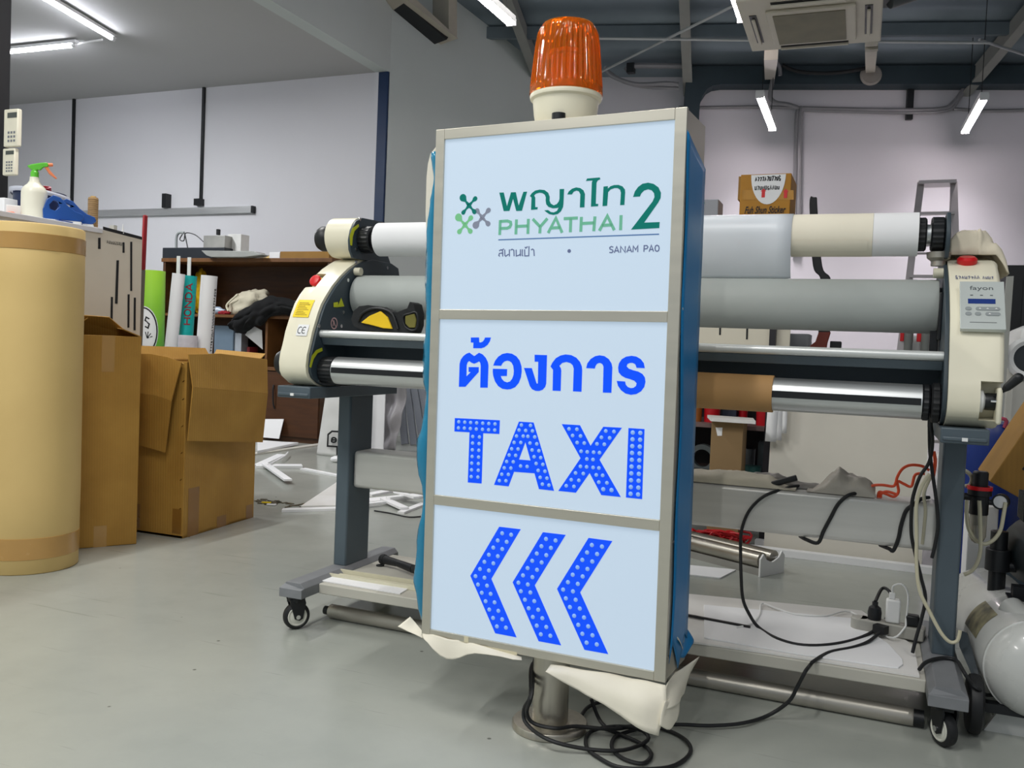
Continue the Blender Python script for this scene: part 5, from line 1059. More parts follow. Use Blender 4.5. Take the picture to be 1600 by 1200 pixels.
t, fn, L, r = roll('banner_roll', (-4.055,4.2,1.285), (-4.05,4.2,0.816), .075, GREENR, 'lime green banner roll with a white round logo, next to the steel straightedge')
bl = (-4.05,4.2,0.816)[2]
cz = bl+.10
b = B().grid(lambda u, v: fn(-.10+.14*u, cz-.15+.30*v, .0004) if False else fn(max(-.112, -.048+.088*v*math.cos(2*pi*u)), cz+.15*v*math.sin(2*pi*u), .0006), 48, 12); b.build('print_disc', PAPER, t, smooth=0)
b = B(); b.stroke([(-.048+.080*math.cos(a), cz+.14*math.sin(a)) for a in [-pi/2+i*pi/14 for i in range(15)]], .008, fn, .0013, .0018)
b.stroke([(-.012, cz+.075), (-.03, cz+.085), (-.036, cz+.066), (-.012, cz+.045), (-.018, cz+.02), (-.036, cz+.03)], .008, fn, .0013, .0018)
for k in range(4): b.stroke([(-.022, cz-.04), (-.022+.03*math.cos(.3+k*.55), cz-.04+.04*math.sin(.3+k*.55))], .005, fn, .0013, .0018)
b.stroke([(-.022+.006*math.cos(a*.6), cz-.10+.01*math.sin(a*.6)) for a in range(12)], .004, fn, .0013, .0018)
b.build('print_mark', INK, t, smooth=0, stuff=True)
t, fn, L, r = roll('banner_roll', (-3.797,4.14,1.262), (-3.841,4.14,0.822), .036, PAPER, 'plain white banner roll leaning right, between the green and the teal roll')
t, fn, L, r = roll('banner_roll', (-3.803,4.24,1.26), (-3.82,4.24,0.909), .040, M('teal_banner', '12a7a3', .4, var=.02), 'teal banner roll with red capital letters, behind the leaning white roll')
zt = (-3.803,4.24,1.26)[2]; zb = (-3.822,4.24,0.963)[2]; zz = (-3.831,4.24,1.214)[2]
CAPS = {'H': [[(0, 0), (0, 1)], [(.7, 0), (.7, 1)], [(0, .5), (.7, .5)]], 'O': [[(.35+.35*math.cos(a*pi/8), .5+.5*math.sin(a*pi/8)) for a in range(17)]], 'N': [[(0, 0), (0, 1), (.7, 0), (.7, 1)]], 'D': [[(0, 0), (0, 1), (.35, 1), (.62, .8), (.7, .5), (.62, .2), (.35, 0), (0, 0)]], 'A': [[(0, 0), (.38, 1), (.76, 0)], [(.13, .33), (.63, .33)]]}
def fine(p, n=8): return [tuple(Vector(a).lerp(Vector(c), i/n)) for a, c in zip(p, p[1:]) for i in range(n)]+[p[-1]]
b = B(); LH = .036; st_ = (zz-zb)/5
for i, ch_ in enumerate('HONDA'):
    for p in CAPS[ch_]: b.stroke([(.016-q_[1]*LH, zb+st_*(i+.1)+q_[0]*st_*1.05) for q_ in fine(p)], .0075, fn, .0006, .0012)
b.build('print_letters', M('dark_red_print', '8e2230', .5, var=0), t, smooth=0)
t, fn, L, r = roll('banner_roll', (-3.539,4.1,1.249), (-3.561,4.1,0.832), .045, PAPER, 'white banner roll with a column of black lettering down its right edge')
zb = (-3.525,4.1,0.834)[2]; zt = (-3.538,4.1,1.198)[2]
b = B(); squiggle(b, zb-.02, -.048, zt-zb, .017, 22, .0042, lambda x, y, w_: fn(-y-.0, x, .0006+w_), 0, .0004, 11); b.build('print_letters', INK, t, smooth=0, stuff=True)
t, fn, L, r = roll('banner_roll', (-3.59,4,0.905), (-3.592,4,0.819), .052, M('speckled_paper', 'd8d3da', .5, var=.05, scale=30), 'short pale roll standing low in front of the teal roll')
for q0, lab in (((-3.986,4.34,1.393), 'left one of two thin white slats rising above the leaning white roll'), ((-3.902,4.34,1.385), 'right one of two thin white slats rising above the teal roll')):
    x, y, z = q0
    tag(B().box(x-.011, x+.011, y-.004, y+.004, 0, z).build('white_stick', PAPER, smooth=0), lab, 'slat', 'white slats behind the rolls')

# ================================================================ bookcase in the left room
bc_ = thing('bookcase', 'dark brown bookcase cabinet with clutter on its shelves, in the left room', 'bookcase', (-5.36, 6.88, 0))
XL, XRr, YF, YB = -6.29, -4.42, 6.65, 7.10
b = B().box(XL, XL+.03, YF, YB, .66, 1.60).box(XRr-.035, XRr, YF, YB, .66, 1.60).box(XL, XRr, YB-.02, YB, .66, 1.60)
b.build('upper_carcass', WOODD, bc_, smooth=0)
B().box(XL-.015, XRr+.015, YF-.01, YB, 1.60, 1.635).build('top_panel', WOODM, bc_, smooth=0, bevel=.002)
B().box(XL+.03, XRr-.035, YF+.01, YB-.02, 1.095, 1.12).build('shelf', WOODM, bc_, smooth=0)
B().box(-5.10, -5.075, YF+.01, YB-.02, .66, 1.095).build('divider', WOODM, bc_, smooth=0)
B().box(XL-.01, -4.45, YF-.012, YB, .63, .66).build('counter_panel', WOODM, bc_, smooth=0, bevel=.002)
B().box(XL, -4.5, YF+.015, YB, .0, .63).build('lower_carcass', WOODD, bc_, smooth=0)
DOORM = M('door_brown', '4a2a10', .5, var=.12, scale=4, stretch=(1, 1, 8))
for x0, x1, hx in ((-6.28, -5.72, -5.76), (-5.71, -5.12, -5.67), (-5.11, -4.505, -4.98)):
    dd = B().box(x0, x1, YF-.004, YF+.015, .05, .62).build('door', DOORM, bc_, smooth=0, bevel=.002)
    b = B(); b.tube([(hx, YF-.006, .50), (hx+.006, YF-.022, .46), (hx+.012, YF-.022, .34), (hx+.018, YF-.006, .29)], .007, 8, 4); b.build('door_handle', BLACK, dd)
# things on top of the bookcase
TZ = 1.6355
def bx(q0, q1, d=.2, z0=None):
    return B().box(q0[0], q1[0], q0[1], q0[1]+d, q1[2] if z0 is None else z0, q0[2])
q = [(-6.332,6.68,1.738),(-5.603,6.68,1.647)]; tag(bx(q[0], q[1], .35, TZ).build('black_case', M('black_metal', '20252b', .4), bevel=.004), 'flat black metal case on the left top of the bookcase', 'case')
caseT = q[0][2]
q = [(-5.864,6.7,1.851),(-5.616,6.7,1.737)]; tag(bx(q[0], q[1], .15, caseT).build('power_supply', M('grey_metal', 'a9a9a4', .4, .5, var=.1), bevel=.003), 'grey metal power supply box on the flat black case', 'power supply')
q = [(-5.764,6.7,1.744),(-5.083,6.7,1.648)]
b = B().prism([(q[0][0], TZ+.06), (q[0][0]+.06, TZ+.015), (q[0][0]+.12, TZ), (q[1][0]-.2, TZ), (q[1][0], TZ+.02), (q[1][0]-.12, TZ+.052)], lambda a, z, y: (a, y, z), 6.56, 6.675); tag(b.build('grey_bracket', M('bracket_grey', '9b9d99', .45, .2), bevel=.003), 'grey wedge shaped bracket at the front edge of the bookcase top', 'bracket')
q = [(-6.221,6.74,1.885),(-6.155,6.74,1.745)]
b = B(); b.tube([(q[0][0], 6.74, caseT), (q[0][0], 6.74, q[0][2]-.04), (q[0][0]+.03, 6.74, q[0][2]), (q[0][0]+.09, 6.74, q[0][2])], .012, 8, 5); tag(b.build('bent_arm', M('grey_arm', '9aa0a0', .4, .4)), 'bent grey metal arm standing on the black case', 'arm')
q = [(-6.133,6.72,1.869),(-6.078,6.72,1.832),(-6.068,6.72,1.748),(-5.98,6.72,1.861),(-5.88,6.72,1.795)]
b = B(); b.tube([(q[0][0], 6.72, q[0][2]), (q[0][0]-.03, 6.72, q[0][2]-.05), (q[0][0]+.02, 6.72, q[0][2]-.06), (q[0][0]+.04, 6.72, q[0][2]+.01), q[3], q[4]], .005, 6, 5); b.tube([(q[0][0]+.03, 6.72, q[0][2]), q[2], (q[2][0], 6.72, caseT)], .005, 6, 5); tag(b.build('loose_wire', BLACK), 'loop of thin black wire above the flat black case', 'wire')
q = [(-5.735,6.72,1.912),(-5.711,6.72,1.858)]; tag(B().box(q[0][0], q[1][0], 6.72, 6.75, q[1][2]+.001, q[0][2]).build('black_clip', BLACK), 'small black clip standing on the grey power supply', 'clip')
q = [(-5.667,6.8,1.875),(-5.514,6.8,1.725)]; tag(bx(q[0], q[1], .12, TZ).build('white_packet', M('white_pack', 'dcdcd8', .5, var=.08), bevel=.004), 'small white packet between the power supply and the bundle of white strips', 'packet')
q = [(-5.504,6.78,1.888),(-5.332,6.78,1.74)]
for k in range(6):
    z0 = TZ+.013*k*1.0
    tag(B().obox(((q[0][0]+q[1][0])/2+.01*(k % 2), 6.88, z0+.0065), (.125-.008*(k % 3), .16, .0125), Matrix.Rotation(.12*(k % 3-1), 3, 'Z')).build('white_strip_bundle', WHITE, smooth=0, bevel=.002), 'white plastic block in the little stack on the middle of the bookcase top', 'block', 'stacked white blocks on the bookcase')
q = [(-4.994,6.7,1.7),(-4.478,6.7,1.637)]; tag(bx(q[0], q[1], .3, TZ).build('flat_carton', CARDD, bevel=.002, smooth=0), 'flat brown carton on the right top of the bookcase', 'box')
q = [(-5.128,6.72,1.697),(-5.014,6.72,1.65)]; tag(bx(q[0], q[1], .12, TZ).build('white_flat_box', PAPER, bevel=.002, smooth=0), 'little flat white box beside the flat carton on the bookcase', 'box')
q = [(-5.56,7.05,1.779),(-4.709,7.05,1.781)]; tag(B().cyl((q[0][0], 7.05, TZ+.036), (q[1][0], 7.05, TZ+.036), .035, 20).build('paper_roll', CARDL), 'long kraft paper roll at the back of the bookcase top', 'roll')
# things on the shelves
SZ_ = 1.1205; LZ_ = .6605
def crumple(name, c, r, mat, label, cat, amp=.35, fr=2.2, seed=1, zmin=None, R=None):
    b = B().ell(c, r, 28, 18, amp, fr, seed, R)
    if zmin is not None: b.v = [Vector((p.x, p.y, max(p.z, zmin))) for p in b.v]
    return tag(b.build(name, mat, smooth=60), label, cat)
cb = (-5.4,6.76,1.261)
bg = thing('canvas_bag', 'beige canvas drawstring bag on the upper shelf of the bookcase', 'bag', (cb[0], 6.8, SZ_))
b = B().ell((cb[0], 6.80, SZ_+.10), (.215, .11, .125), 32, 20, .30, 2.6, 3, Matrix.Rotation(-.35, 3, 'Y')); b.v = [Vector((p.x, p.y, max(p.z, SZ_))) for p in b.v]; b.build('bag_body', M('beige_canvas', 'c9c2ac', .85, var=.08, bump=.3, bscale=30), bg, smooth=60)
sq = [(-5.539,6.685,1.154),(-5.562,6.685,1.2),(-5.527,6.685,1.242),(-5.478,6.685,1.278),(-5.435,6.685,1.308)]; b = B(); b.tube(sq, .010, 8, 5); b.build('strap', M('beige_strap', 'd6cfb8', .8), bg)
b = B()
jk = [(-5.454,6.64,1.042),(-5.379,6.64,1.149),(-5.28,6.64,1.191),(-5.183,6.64,1.239),(-5.045,6.64,1.293),(-4.921,6.64,1.284),(-4.811,6.64,1.263),(-4.674,6.64,1.226)]; jb = [(-5.459,6.64,0.989),(-5.401,6.64,0.968),(-5.314,6.64,0.953),(-5.225,6.64,1.019),(-5.133,6.64,1.033),(-5.018,6.64,1.122),(-4.915,6.64,1.136),(-4.671,6.64,1.142)]
b.grid(lambda u, v: (lambda i, t: tuple((Vector(jk[i]).lerp(Vector(jk[i+1]), t)).lerp(Vector(jb[i]).lerp(Vector(jb[i+1]), t), v)+Vector((0, -.05*math.sin(pi*v)-.03*noise.noise(Vector((u*8, v*6, 1))), .012*noise.noise(Vector((u*9, v*5, 3)))))))(min(6, int(u*7)), u*7-min(6, int(u*7))), 42, 16)
tag(b.build('black_jacket', M('black_cloth', '060709', .95, var=.1), solid=.02, smooth=80), 'black jacket hanging over the shelf edge of the bookcase', 'jacket')
cq = (-4.891,6.74,1.291)
cp_ = thing('cap', 'dark cap with a white and red pattern on the shelf right of the canvas bag', 'cap', (cq[0], 6.78, SZ_))
b = B().ell((cq[0], 6.78, SZ_+.07), (.085, .08, .075), 24, 14, .12, 2, 5); b.v = [Vector((p.x, p.y, max(p.z, SZ_))) for p in b.v]; b.build('crown', M('patterned_cloth', '2a2229', .8, var=.9, scale=26, dirt='b9b4b8'), cp_)
B().obox((cq[0]+.01, 6.69, SZ_+.02), (.10, .08, .012)).build('brim', M('cap_brim', '1c1d22', .7), cp_, bevel=.005)
q = [(-6.137,6.9,1.554),(-5.981,6.9,1.31)]; crumple('gold_foil_bag', ((q[0][0]+q[1][0])/2, 6.9, (q[0][2]+SZ_)/2), ((q[1][0]-q[0][0])/2, .05, (q[0][2]-SZ_)/2), M('gold_foil', 'e2b81c', .2, .6, var=.2, scale=20), 'shiny gold foil bag standing behind the banner rolls in the bookcase', 'bag', .25, 2.5, 6, SZ_)
q = (-5.762,6.78,1.238); tag(B().lathe([(0, 0), (.035, .0), (.037, .01), (.037, .17), (.015, .21), (.015, .235), (0, .235)], (q[0]-.13, 6.78, SZ_+.038), (1, 0, 0), 20).build('pale_bottle', M('pale_blue_bottle', 'b4c3d6', .3, trans=.2)), 'pale blue bottle lying on the shelf left of the canvas bag', 'bottle')
q = (-5.632,6.7,1.164); crumple('red_cloth', (q[0]+.02, 6.72, SZ_+.014), (.07, .04, .022), M('red_cloth', '8c1420', .8, var=.1), 'small dark red cloth on the shelf under the canvas bag', 'cloth', .3, 3, 2, SZ_)
q = [(-4.879,6.7,1.203),(-4.795,6.7,1.153)]; tag(bx(q[0], q[1], .08, SZ_).build('red_packet', M('red_pack', 'a3232b', .5), bevel=.003), 'small red packet on the shelf below the patterned cap', 'packet')
q = [(-5.777,6.78,1.021),(-5.554,6.78,0.837)]; tag(bx(q[0], q[1], .22, LZ_).build('blue_bin_box', M('slate_plastic', '6c7f90', .4), bevel=.006), 'slate blue plastic bin in the lower left bay of the bookcase', 'bin')
q = [(-5.653,6.66,0.825),(-5.541,6.66,0.764)]; tag(B().lathe([(0, 0), (.035, 0), (.035, .06), (.037, .06), (.037, .085), (0, .085)], ((q[0][0]+q[1][0])/2, 6.715, LZ_), (0, 0, 1), 20).build('dark_jar', M('jar_dark', '3a3a38', .3)), 'dark jar with grey lid left in the front row of the lower bay', 'jar')
q = [(-5.529,6.66,0.847),(-5.461,6.66,0.767)]; tag(B().lathe([(0, 0), (.036, 0), (.036, .055), (.038, .055), (.038, .10), (0, .10)], ((q[0][0]+q[1][0])/2, 6.71, LZ_), (0, 0, 1), 20).build('white_lid_jar', M('white_lid', 'd0d0cc', .4)), 'jar with a white lid beside the dark jar in the lower bay', 'jar')
q = [(-5.412,6.66,0.833),(-5.31,6.66,0.773)]; tag(B().lathe([(0, 0), (.028, 0), (.032, .085), (.028, .085), (.025, .01), (0, .01)], ((q[0][0]+q[1][0])/2, 6.71, LZ_), (0, 0, 1), 20).build('green_cup', M('lime_cup', 'a9bb3a', .35)), 'small lime green cup in the front row of the lower bay', 'cup')
q = [(-5.311,6.66,0.808),(-5.196,6.66,0.772)]; tag(B().lathe([(0, 0), (.034, 0), (.034, .055), (.036, .055), (.036, .07), (0, .07)], ((q[0][0]+q[1][0])/2+.01, 6.71, LZ_), (0, 0, 1), 20).build('white_tub', M('white_tub', 'd8d5cf', .4)), 'white tub beside the lime green cup in the lower bay', 'tub')
tq = [(-5.355,6.7,0.942),(-5.294,6.7,1.031),(-5.199,6.7,0.987),(-5.2,6.7,0.813)]
b = B(); b.add([tuple(p) for p in tq], [(0, 1, 2, 3)]); b.v = [p+Vector((0, .02*i, 0)) for i, p in enumerate(b.v)]; tag(b.build('white_card', PAPER, smooth=0, solid=.004), 'tilted white card leaning on the divider in the lower bay', 'card')
q = [(-5.568,6.8,0.956),(-5.476,6.8,0.875)]; tag(bx(q[0], q[1], .10, LZ_).build('pale_pack', M('pale_pack', 'a9b0b8', .5), bevel=.004), 'pale grey pack standing right of the slate blue bin', 'packet')
q = [(-5.419,6.8,0.901),(-5.305,6.8,0.775)]; b = B().obox(((q[0][0]+q[1][0])/2, 6.82, LZ_+.085), (.03, .12, .17)); tag(b.build('red_folder', M('maroon_folder', '7a2328', .6), bevel=.002), 'maroon folder standing behind the tilted white card', 'folder')
q = (-5.015,6.7,0.768); crumple('green_sack', (q[0]+.06, 6.80, LZ_+.05), (.11, .08, .075), M('mossy_cloth', '5d6238', .85, var=.2, scale=12), 'mossy green sack in the lower right bay of the bookcase', 'sack', .3, 2.6, 8, LZ_)
# ================================================================ left room wall fittings and lights
for i, q in enumerate(([(-8.528,7.58,3.548),(-8.506,7.58,2.161)], [(-6.688,7.58,3.518),(-6.672,7.58,2.313)])):
    b = B().box(q[0][0]-.014, q[0][0]+.014, 7.575, 7.6, 2.30 if i else 2.1, 3.53)
    if i: b.box(q[0][0]-.055, q[0][0]+.035, 7.54, 7.6, 2.29, 2.36)
    tag(b.build('wall_track', BLACK, smooth=0), ['thin black vertical track on the left room wall behind the spray bottle', 'thin black vertical track on the left room wall ending in a box on the rail'][i], 'track')
q = [(-8.418,7.56,2.243),(-6,7.56,2.235)]
rl = thing('wall_rail', 'long aluminium rail mounted across the left room wall', 'rail', (q[0][0], 7.56, q[0][2]-.04))
B().box(q[0][0], q[1][0], 7.555, 7.60, q[1][2]-.035, q[1][2]+.035).build('rail_bar', ALU, rl, smooth=0, bevel=.003)
B().box(q[1][0]-.01, q[1][0]+.012, 7.55, 7.60, q[1][2]-.036, q[1][2]+.036).build('end_cap', BLACK, rl, smooth=0)
q2 = (-7.128,7.54,2.331); B().box(q2[0]-.028, q2[0]+.028, 7.52, 7.6, q[1][2]+.036, q2[2]+.09).build('clamp', BLACK, rl, smooth=0)
lm = [(-6.08,5.06,3.47),(-6.308,6.002,3.47)]
def tube_fix(name, p0, p1, label, rt_, group):
    a, b_ = Vector(p0), Vector(p1); d = (b_-a).normalized(); t = thing(name, label, 'light', (a+b_)/2+Vector((0, 0, .05)), group)
    B().beam(a-d*.03+Vector((0, 0, .032)), b_+d*.03+Vector((0, 0, .032)), .045, .028).build('lamp_holder', LAMPW, t, smooth=0, bevel=.003)
    B().cyl(a+d*.02, b_-d*.02, .015, 16).build('lamp_tube', rt_, t)
    for e, s_ in ((a, 1), (b_, -1)): B().cyl(e-d*s_*.02, e+d*s_*.02, .017, 16).build('lamp_socket', LAMPW, t)
    return t
TL_ON = M('left_room_tube', 'ffffff', .4, var=0, emit='f4f6ff', es=40.0)
d0, d1 = Vector(lm[0]), Vector(lm[1]); tube_fix('ceiling_tube_light', d1+(d0-d1).normalized()*1.2, d1, 'fluorescent tube on the left room ceiling, slanting down to the right', TL_ON, 'ceiling tubes of the left room')
lm2 = [(-7.943,6.003,3.47),(-6.799,6.038,3.47)]; d0, d1 = Vector(lm2[0]), Vector(lm2[1]); tube_fix('ceiling_tube_light', d0, d1, 'lower fluorescent tube on the left room ceiling, nearly level', TL_ON, 'ceiling tubes of the left room')
b = B(); q = [(-6.849,6.11,3.515),(-6.526,6.094,3.515)]; b.cyl(q[0], q[1], .01, 8); tag(b.build('ceiling_conduit', WHITE), 'short white conduit between the two tubes on the left room ceiling', 'conduit')

# ================================================================ floor scraps on the left
def slab(pts, t, mat, name, label, cat, group=None, z=0.0):
    b = B().prism_z([(p[0], p[1]) for p in pts], z+.0005, z+t); return tag(b.build(name, mat, smooth=0), label, cat, group)
SG = 'white foam offcuts on the floor'
def strip(p0, p1, w_, label, z=0.0, t=.012):
    a, b_ = Vector((p0[0], p0[1], z+t/2+.0005)), Vector((p1[0], p1[1], z+t/2+.0005)); return tag(B().beam(a, b_, w_, t).build('foam_offcut', PAPER, smooth=0), label, 'offcut', SG)
q = [(-4.023,5.216,-0),(-4.271,5.825,0)]; strip(q[0], q[1], .07, 'foam offcut pointing up and right, farthest left below the brown cabinet')
q = [(-3.993,5.156,0),(-3.748,5.356,0)]; strip(q[0], q[1], .11, 'broad foam offcut lying level right of the open carton', .0, .02)
q = [(-3.946,5.194,-0),(-3.374,4.678,-0)]; strip(q[0], q[1], .05, 'thin foam offcut pointing down and right beside the open carton', .021)
q = [(-3.687,5.278,-0),(-3.304,5.15,-0)]; strip(q[0], q[1], .045, 'long thin foam offcut lying in front of the white shopping bag')
q = [(-3.88,5.135,0.03),(-3.978,5.367,0.03),(-4.091,5.612,0.03),(-4.212,5.825,0.03)]; tag(B().tube(q, .007, 6, 4).build('foam_curl', PAPER), 'curved thin white foam curl near the brown cabinet', 'offcut')
q = [(-2.835,4.051,0),(-3.149,4.882,0),(-2.854,4.666,0),(-2.56,4.291,0)]; slab(q, .012, BOARD, 'foam_board', 'triangular white board on the floor behind the left leg', 'board')
q = [(-2.84,3.889,0),(-2.867,3.937,0),(-2.54,4.258,0),(-2.51,4.208,0)]; slab(q, .014, PAPER, 'foam_strip', 'long narrow white strip on the floor in front of the triangular board', 'strip')
q = [(-4.434,5.736,0),(-4.932,6.375,0),(-4.693,6.397,0),(-4.562,6.453,0)]; slab(q, .02, PAPER, 'white_sheet', 'white sheet lying flat on the floor at the foot of the brown cabinet', 'sheet', None, .0125)
q = [(-5.12,6.6,0.187),(-4.844,6.6,0.205)]
tag(B().add([(q[0][0], 6.56, .0335), (q[1][0], 6.56, .0335), (q[1][0], 6.62, q[1][2]), (q[0][0], 6.62, q[0][2]), (q[0][0], 6.566, .0335), (q[1][0], 6.566, .0335), (q[1][0], 6.626, q[1][2]), (q[0][0], 6.626, q[0][2])], [(0, 1, 2, 3), (7, 6, 5, 4), (0, 4, 5, 1), (1, 5, 6, 2), (2, 6, 7, 3), (3, 7, 4, 0)]).build('white_placard', PAPER, smooth=0), 'small white panel leaning upright against the brown cabinet', 'panel')
cl = [([(-2.667,4.364,0),(-2.489,4.76,0)], .10, .0), ([(-2.572,4.211,0),(-2.508,4.377,0)], .04, .013), ([(-2.56,4.466,0),(-2.319,4.271,-0)], .05, .013), ([(-2.521,4.442,0),(-2.461,4.589,-0)], .04, .026), ([(-2.309,4.211,0),(-2.335,4.524,0)], .04, .0), ([(-2.56,4.598,0),(-2.361,4.48,-0)], .035, .039), ([(-2.747,4.6,-0),(-2.716,4.827,0)], .06, .0)]
lb_ = ['broad foam offcut in the heap behind the left leg', 'short foam offcut at the left front of the heap', 'foam offcut lying slantwise across the heap', 'thin foam offcut on top of the heap, level', 'foam offcut at the right front of the heap, beside the blue film', 'narrow foam offcut topmost in the heap', 'foam offcut at the back of the heap under the crossbeam']
for (q, w_, z), l_ in zip(cl, lb_): strip(q[0], q[1], w_, l_, z)
q = [(-2.458,4.188,0.005),(-2.35,4.172,0.005),(-2.214,4.135,0.005),(-2.161,4.214,0.005)]; tag(B().tube(q, .004, 6, 4).build('floor_wire', RUBBER), 'thin black wire on the floor in front of the foam heap', 'wire')
q = (-3.733,5.777,0); crumple('foam_lump', (q[0], q[1], .02), (.05, .04, .025), PAPER, 'small lump of white foam left of the laminator leg', 'lump', .2, 3, 2, .0005)
b = B()
rnd = random.Random(5)
for i in range(46):
    x, y, z = ([(-3.142,4.077,0),(-2.885,4.063,0)])[0]; t_ = rnd.random(); q = Vector((-3.154,4.093,0)).lerp(Vector((-2.882,4.089,0)), t_)+Vector((rnd.uniform(-.06, .06), rnd.uniform(-.06, .06), 0))
    b.obox((q.x, q.y, .003), (rnd.uniform(.01, .05), rnd.uniform(.005, .02), .004), Matrix.Rotation(rnd.uniform(0, 3), 3, 'Z'))
o = tag(b.build('floor_debris', M('brown_debris', '6b6250', .7, var=.3, scale=30), smooth=0), 'scattered brown shavings on the floor right of the open carton', 'debris'); o['kind'] = 'stuff'
for q, l_ in (((-3.065,4.056,0), 'yellow'), ((-3.007,4.025,0), 'white')):
    tag(B().obox((q[0], q[1], .006), (.05, .02, .006), Matrix.Rotation(.4, 3, 'Z')).build('scrap', YELLOW if l_ == 'yellow' else PAPER, smooth=0), 'little '+l_+' scrap among the brown shavings on the floor', 'scrap')
# shopping bag, loose sheets and slats behind the left leg
bgq = [(-4.127,6.005,0),(-3.771,6.099,0)]
sbg = thing('shopping_bag', 'white plastic shopping bag with a black printed frame, behind the left leg', 'bag', ((bgq[0][0]+bgq[1][0])/2, 6.1, 0))
bx0, bx1 = bgq[0][0], bgq[1][0]
def bagf(u, v):
    a = 2*pi*u; w_ = (bx1-bx0)/2; cx_ = (bx0+bx1)/2
    k = 1-.10*v; d_ = .10*(1-.75*v)
    x = cx_+w_*k*(abs(math.cos(a))**.45)*(1 if math.cos(a) > 0 else -1); y = 6.14+.06*v+d_*(abs(math.sin(a))**.6)*(1 if math.sin(a) > 0 else -1)
    n_ = noise.noise(Vector((math.cos(a)*2.2, v*4.5, math.sin(a)*2)))
    return (x+.008*n_, y-.028*n_*(v*(1.3-v)), .002+.62*v)
b = B().grid(bagf, 60, 26); b.add([bagf(i/24, 0) for i in range(24)], [tuple(range(24))]); b.build('bag_body', M('white_bag_film', 'cfcfcc', .35, var=.05, scale=4, bump=.25, bscale=7), sbg, smooth=60, solid=.002)
mk = [(-3.965,6.03,0.199),(-3.794,6.03,0.202),(-3.79,6.03,0.096),(-3.896,6.03,0.088),(-3.893,6.03,0.012),(-3.91,6.03,0.01),(-3.913,6.03,0.086),(-3.985,6.03,0.081),(-3.988,6.03,0.172)]
b = B(); P2 = lambda a, z, w_: (a, 6.035+w_, z)
b.stroke([(p[0], p[2]) for p in [(-3.707,6.03,0.208),(-3.953,6.03,0.2),(-3.988,6.03,0.172),(-3.99,6.03,0.08),(-3.901,6.03,0.082),(-3.899,6.03,0.016)]], .014, P2, 0, .002)
l2 = [(-3.956,6.03,0.108),(-3.898,6.03,0.153)]; b.build('printed_frame', INK, sbg, smooth=0)
b = B(); vs, fs = text_geo('ne', .12, .05, 0, .03); x0_ = l2[0][0]; b.add([(x0_+.115-x, 6.034, l2[0][2]+y) for x, y in vs], fs); b.build('printed_letters', INK, sbg, smooth=0)
q = [(-3.906,6.5,0.558),(-3.753,6.5,0.566),(-3.743,6.5,0.012),(-3.884,6.5,0.001)]
tag(B().box(q[0][0], q[1][0], 6.5, 6.512, 0, q[0][2]+.1).build('white_board', PAPER, smooth=0), 'upright white panel seen right of the left leg, above the crossbeam', 'panel')
def crp(u, v):
    a = Vector((-3.945,6.7,0.574)); c_ = Vector((-3.61,6.7,0.591))
    x = a.x+(c_.x-a.x)*u*(1-.35*(1-v)); n_ = noise.noise(Vector((u*3, v*4, 7)))
    return (x, 6.66+.08*n_+.1*(1-v)*0, .002+(a.z+.12)*v)
tag(B().grid(crp, 24, 24).build('clear_plastic_sheet', M('cloudy_plastic', 'a29fa2', .4, var=.1, scale=4, bump=.4, bscale=6), solid=.003, smooth=80), 'crumpled cloudy grey plastic sheet standing between the white panel and grey slats', 'sheet')
for k in range(6):
    top = Vector((-4.068,7.3,0.568))+Vector((.075*k, 0, .0)); bo = Vector((-3.921,7.186,0))+Vector((.078*k, .03*k, 0)); bo = Vector((bo.x, bo.y, .004))
    dd = (top-bo).normalized(); rr = dd.cross(Vector((0, 1, 0))).normalized()
    b = B().beam(bo+dd*.0, top, .03, .066, Vector((1, 0, 0))); b.v = [Vector((p.x, p.y, max(p.z, .0005))) for p in b.v]
    tag(b.build('grey_plank', M('slat_grey', '8d929c', .5, var=.04), smooth=0, bevel=.002), ['first', 'second', 'third', 'fourth', 'fifth', 'sixth'][k]+' grey slat from the left in the leaning bundle behind the crossbeam', 'slat', 'leaning grey slats')

# ================================================================ right side: rack, boards, bench
rk = thing('storage_rack', 'dark steel storage rack behind the laminator, right of the sign', 'rack', (-.85, 4.75, 0))
RX0, RX1, RY0, RY1 = -1.35, -.45, 4.5, 5.0
DKS = M('dark_shelf', '2e2c31', .5, .2, var=.08)
for x in (RX0, RX1-.03):
    for y in (RY0, RY1-.03): B().box(x, x+.03, y, y+.03, 0, 1.55).build('upright', DKS, rk, smooth=0)
for z in (.30, .555, .88, 1.53): B().box(RX0, RX1, RY0, RY1, z, z+.02).build('shelf', M('rack_shelf', '6e5a58', .5, var=.06), rk, smooth=0)
B().box(RX0, RX1, RY1-.012, RY1-.006, .02, 1.5).build('back_panel', M('rack_back', '1f1d22', .7), rk, smooth=0)
S1, S2, S3, S4 = .3205, .5755, .9005, 1.5505
def tub(name, px0, px1, Y, z, h, mat, label, cat, rim=True):
    q = px0; c = ((px0[0]+px1[0])/2, Y, z); r = (px1[0]-px0[0])/2
    return tag(B().lathe([(0, 0), (r*.9, 0), (r, h*.95), (r*1.03, h*.95), (r*1.03, h), (0, h)], c, (0, 0, 1), 28).build(name, mat), label, cat)
REDT = M('red_tub', 'b5121f', .35, var=.04)
q = [(-0.799,4.62,0.603),(-0.712,4.62,0.609)]; tub('red_tub', q[0], q[1], 4.62, S2, .17, REDT, 'red tub on the rack behind the little white board, nearest the sign', 'tub')
q = [(-0.539,4.6,0.621),(-0.456,4.6,0.627)]; tub('red_tub', q[0], q[1], 4.62, S2, .17, REDT, 'red tub at the right end of the rack shelf beside the hanging white strips', 'tub')
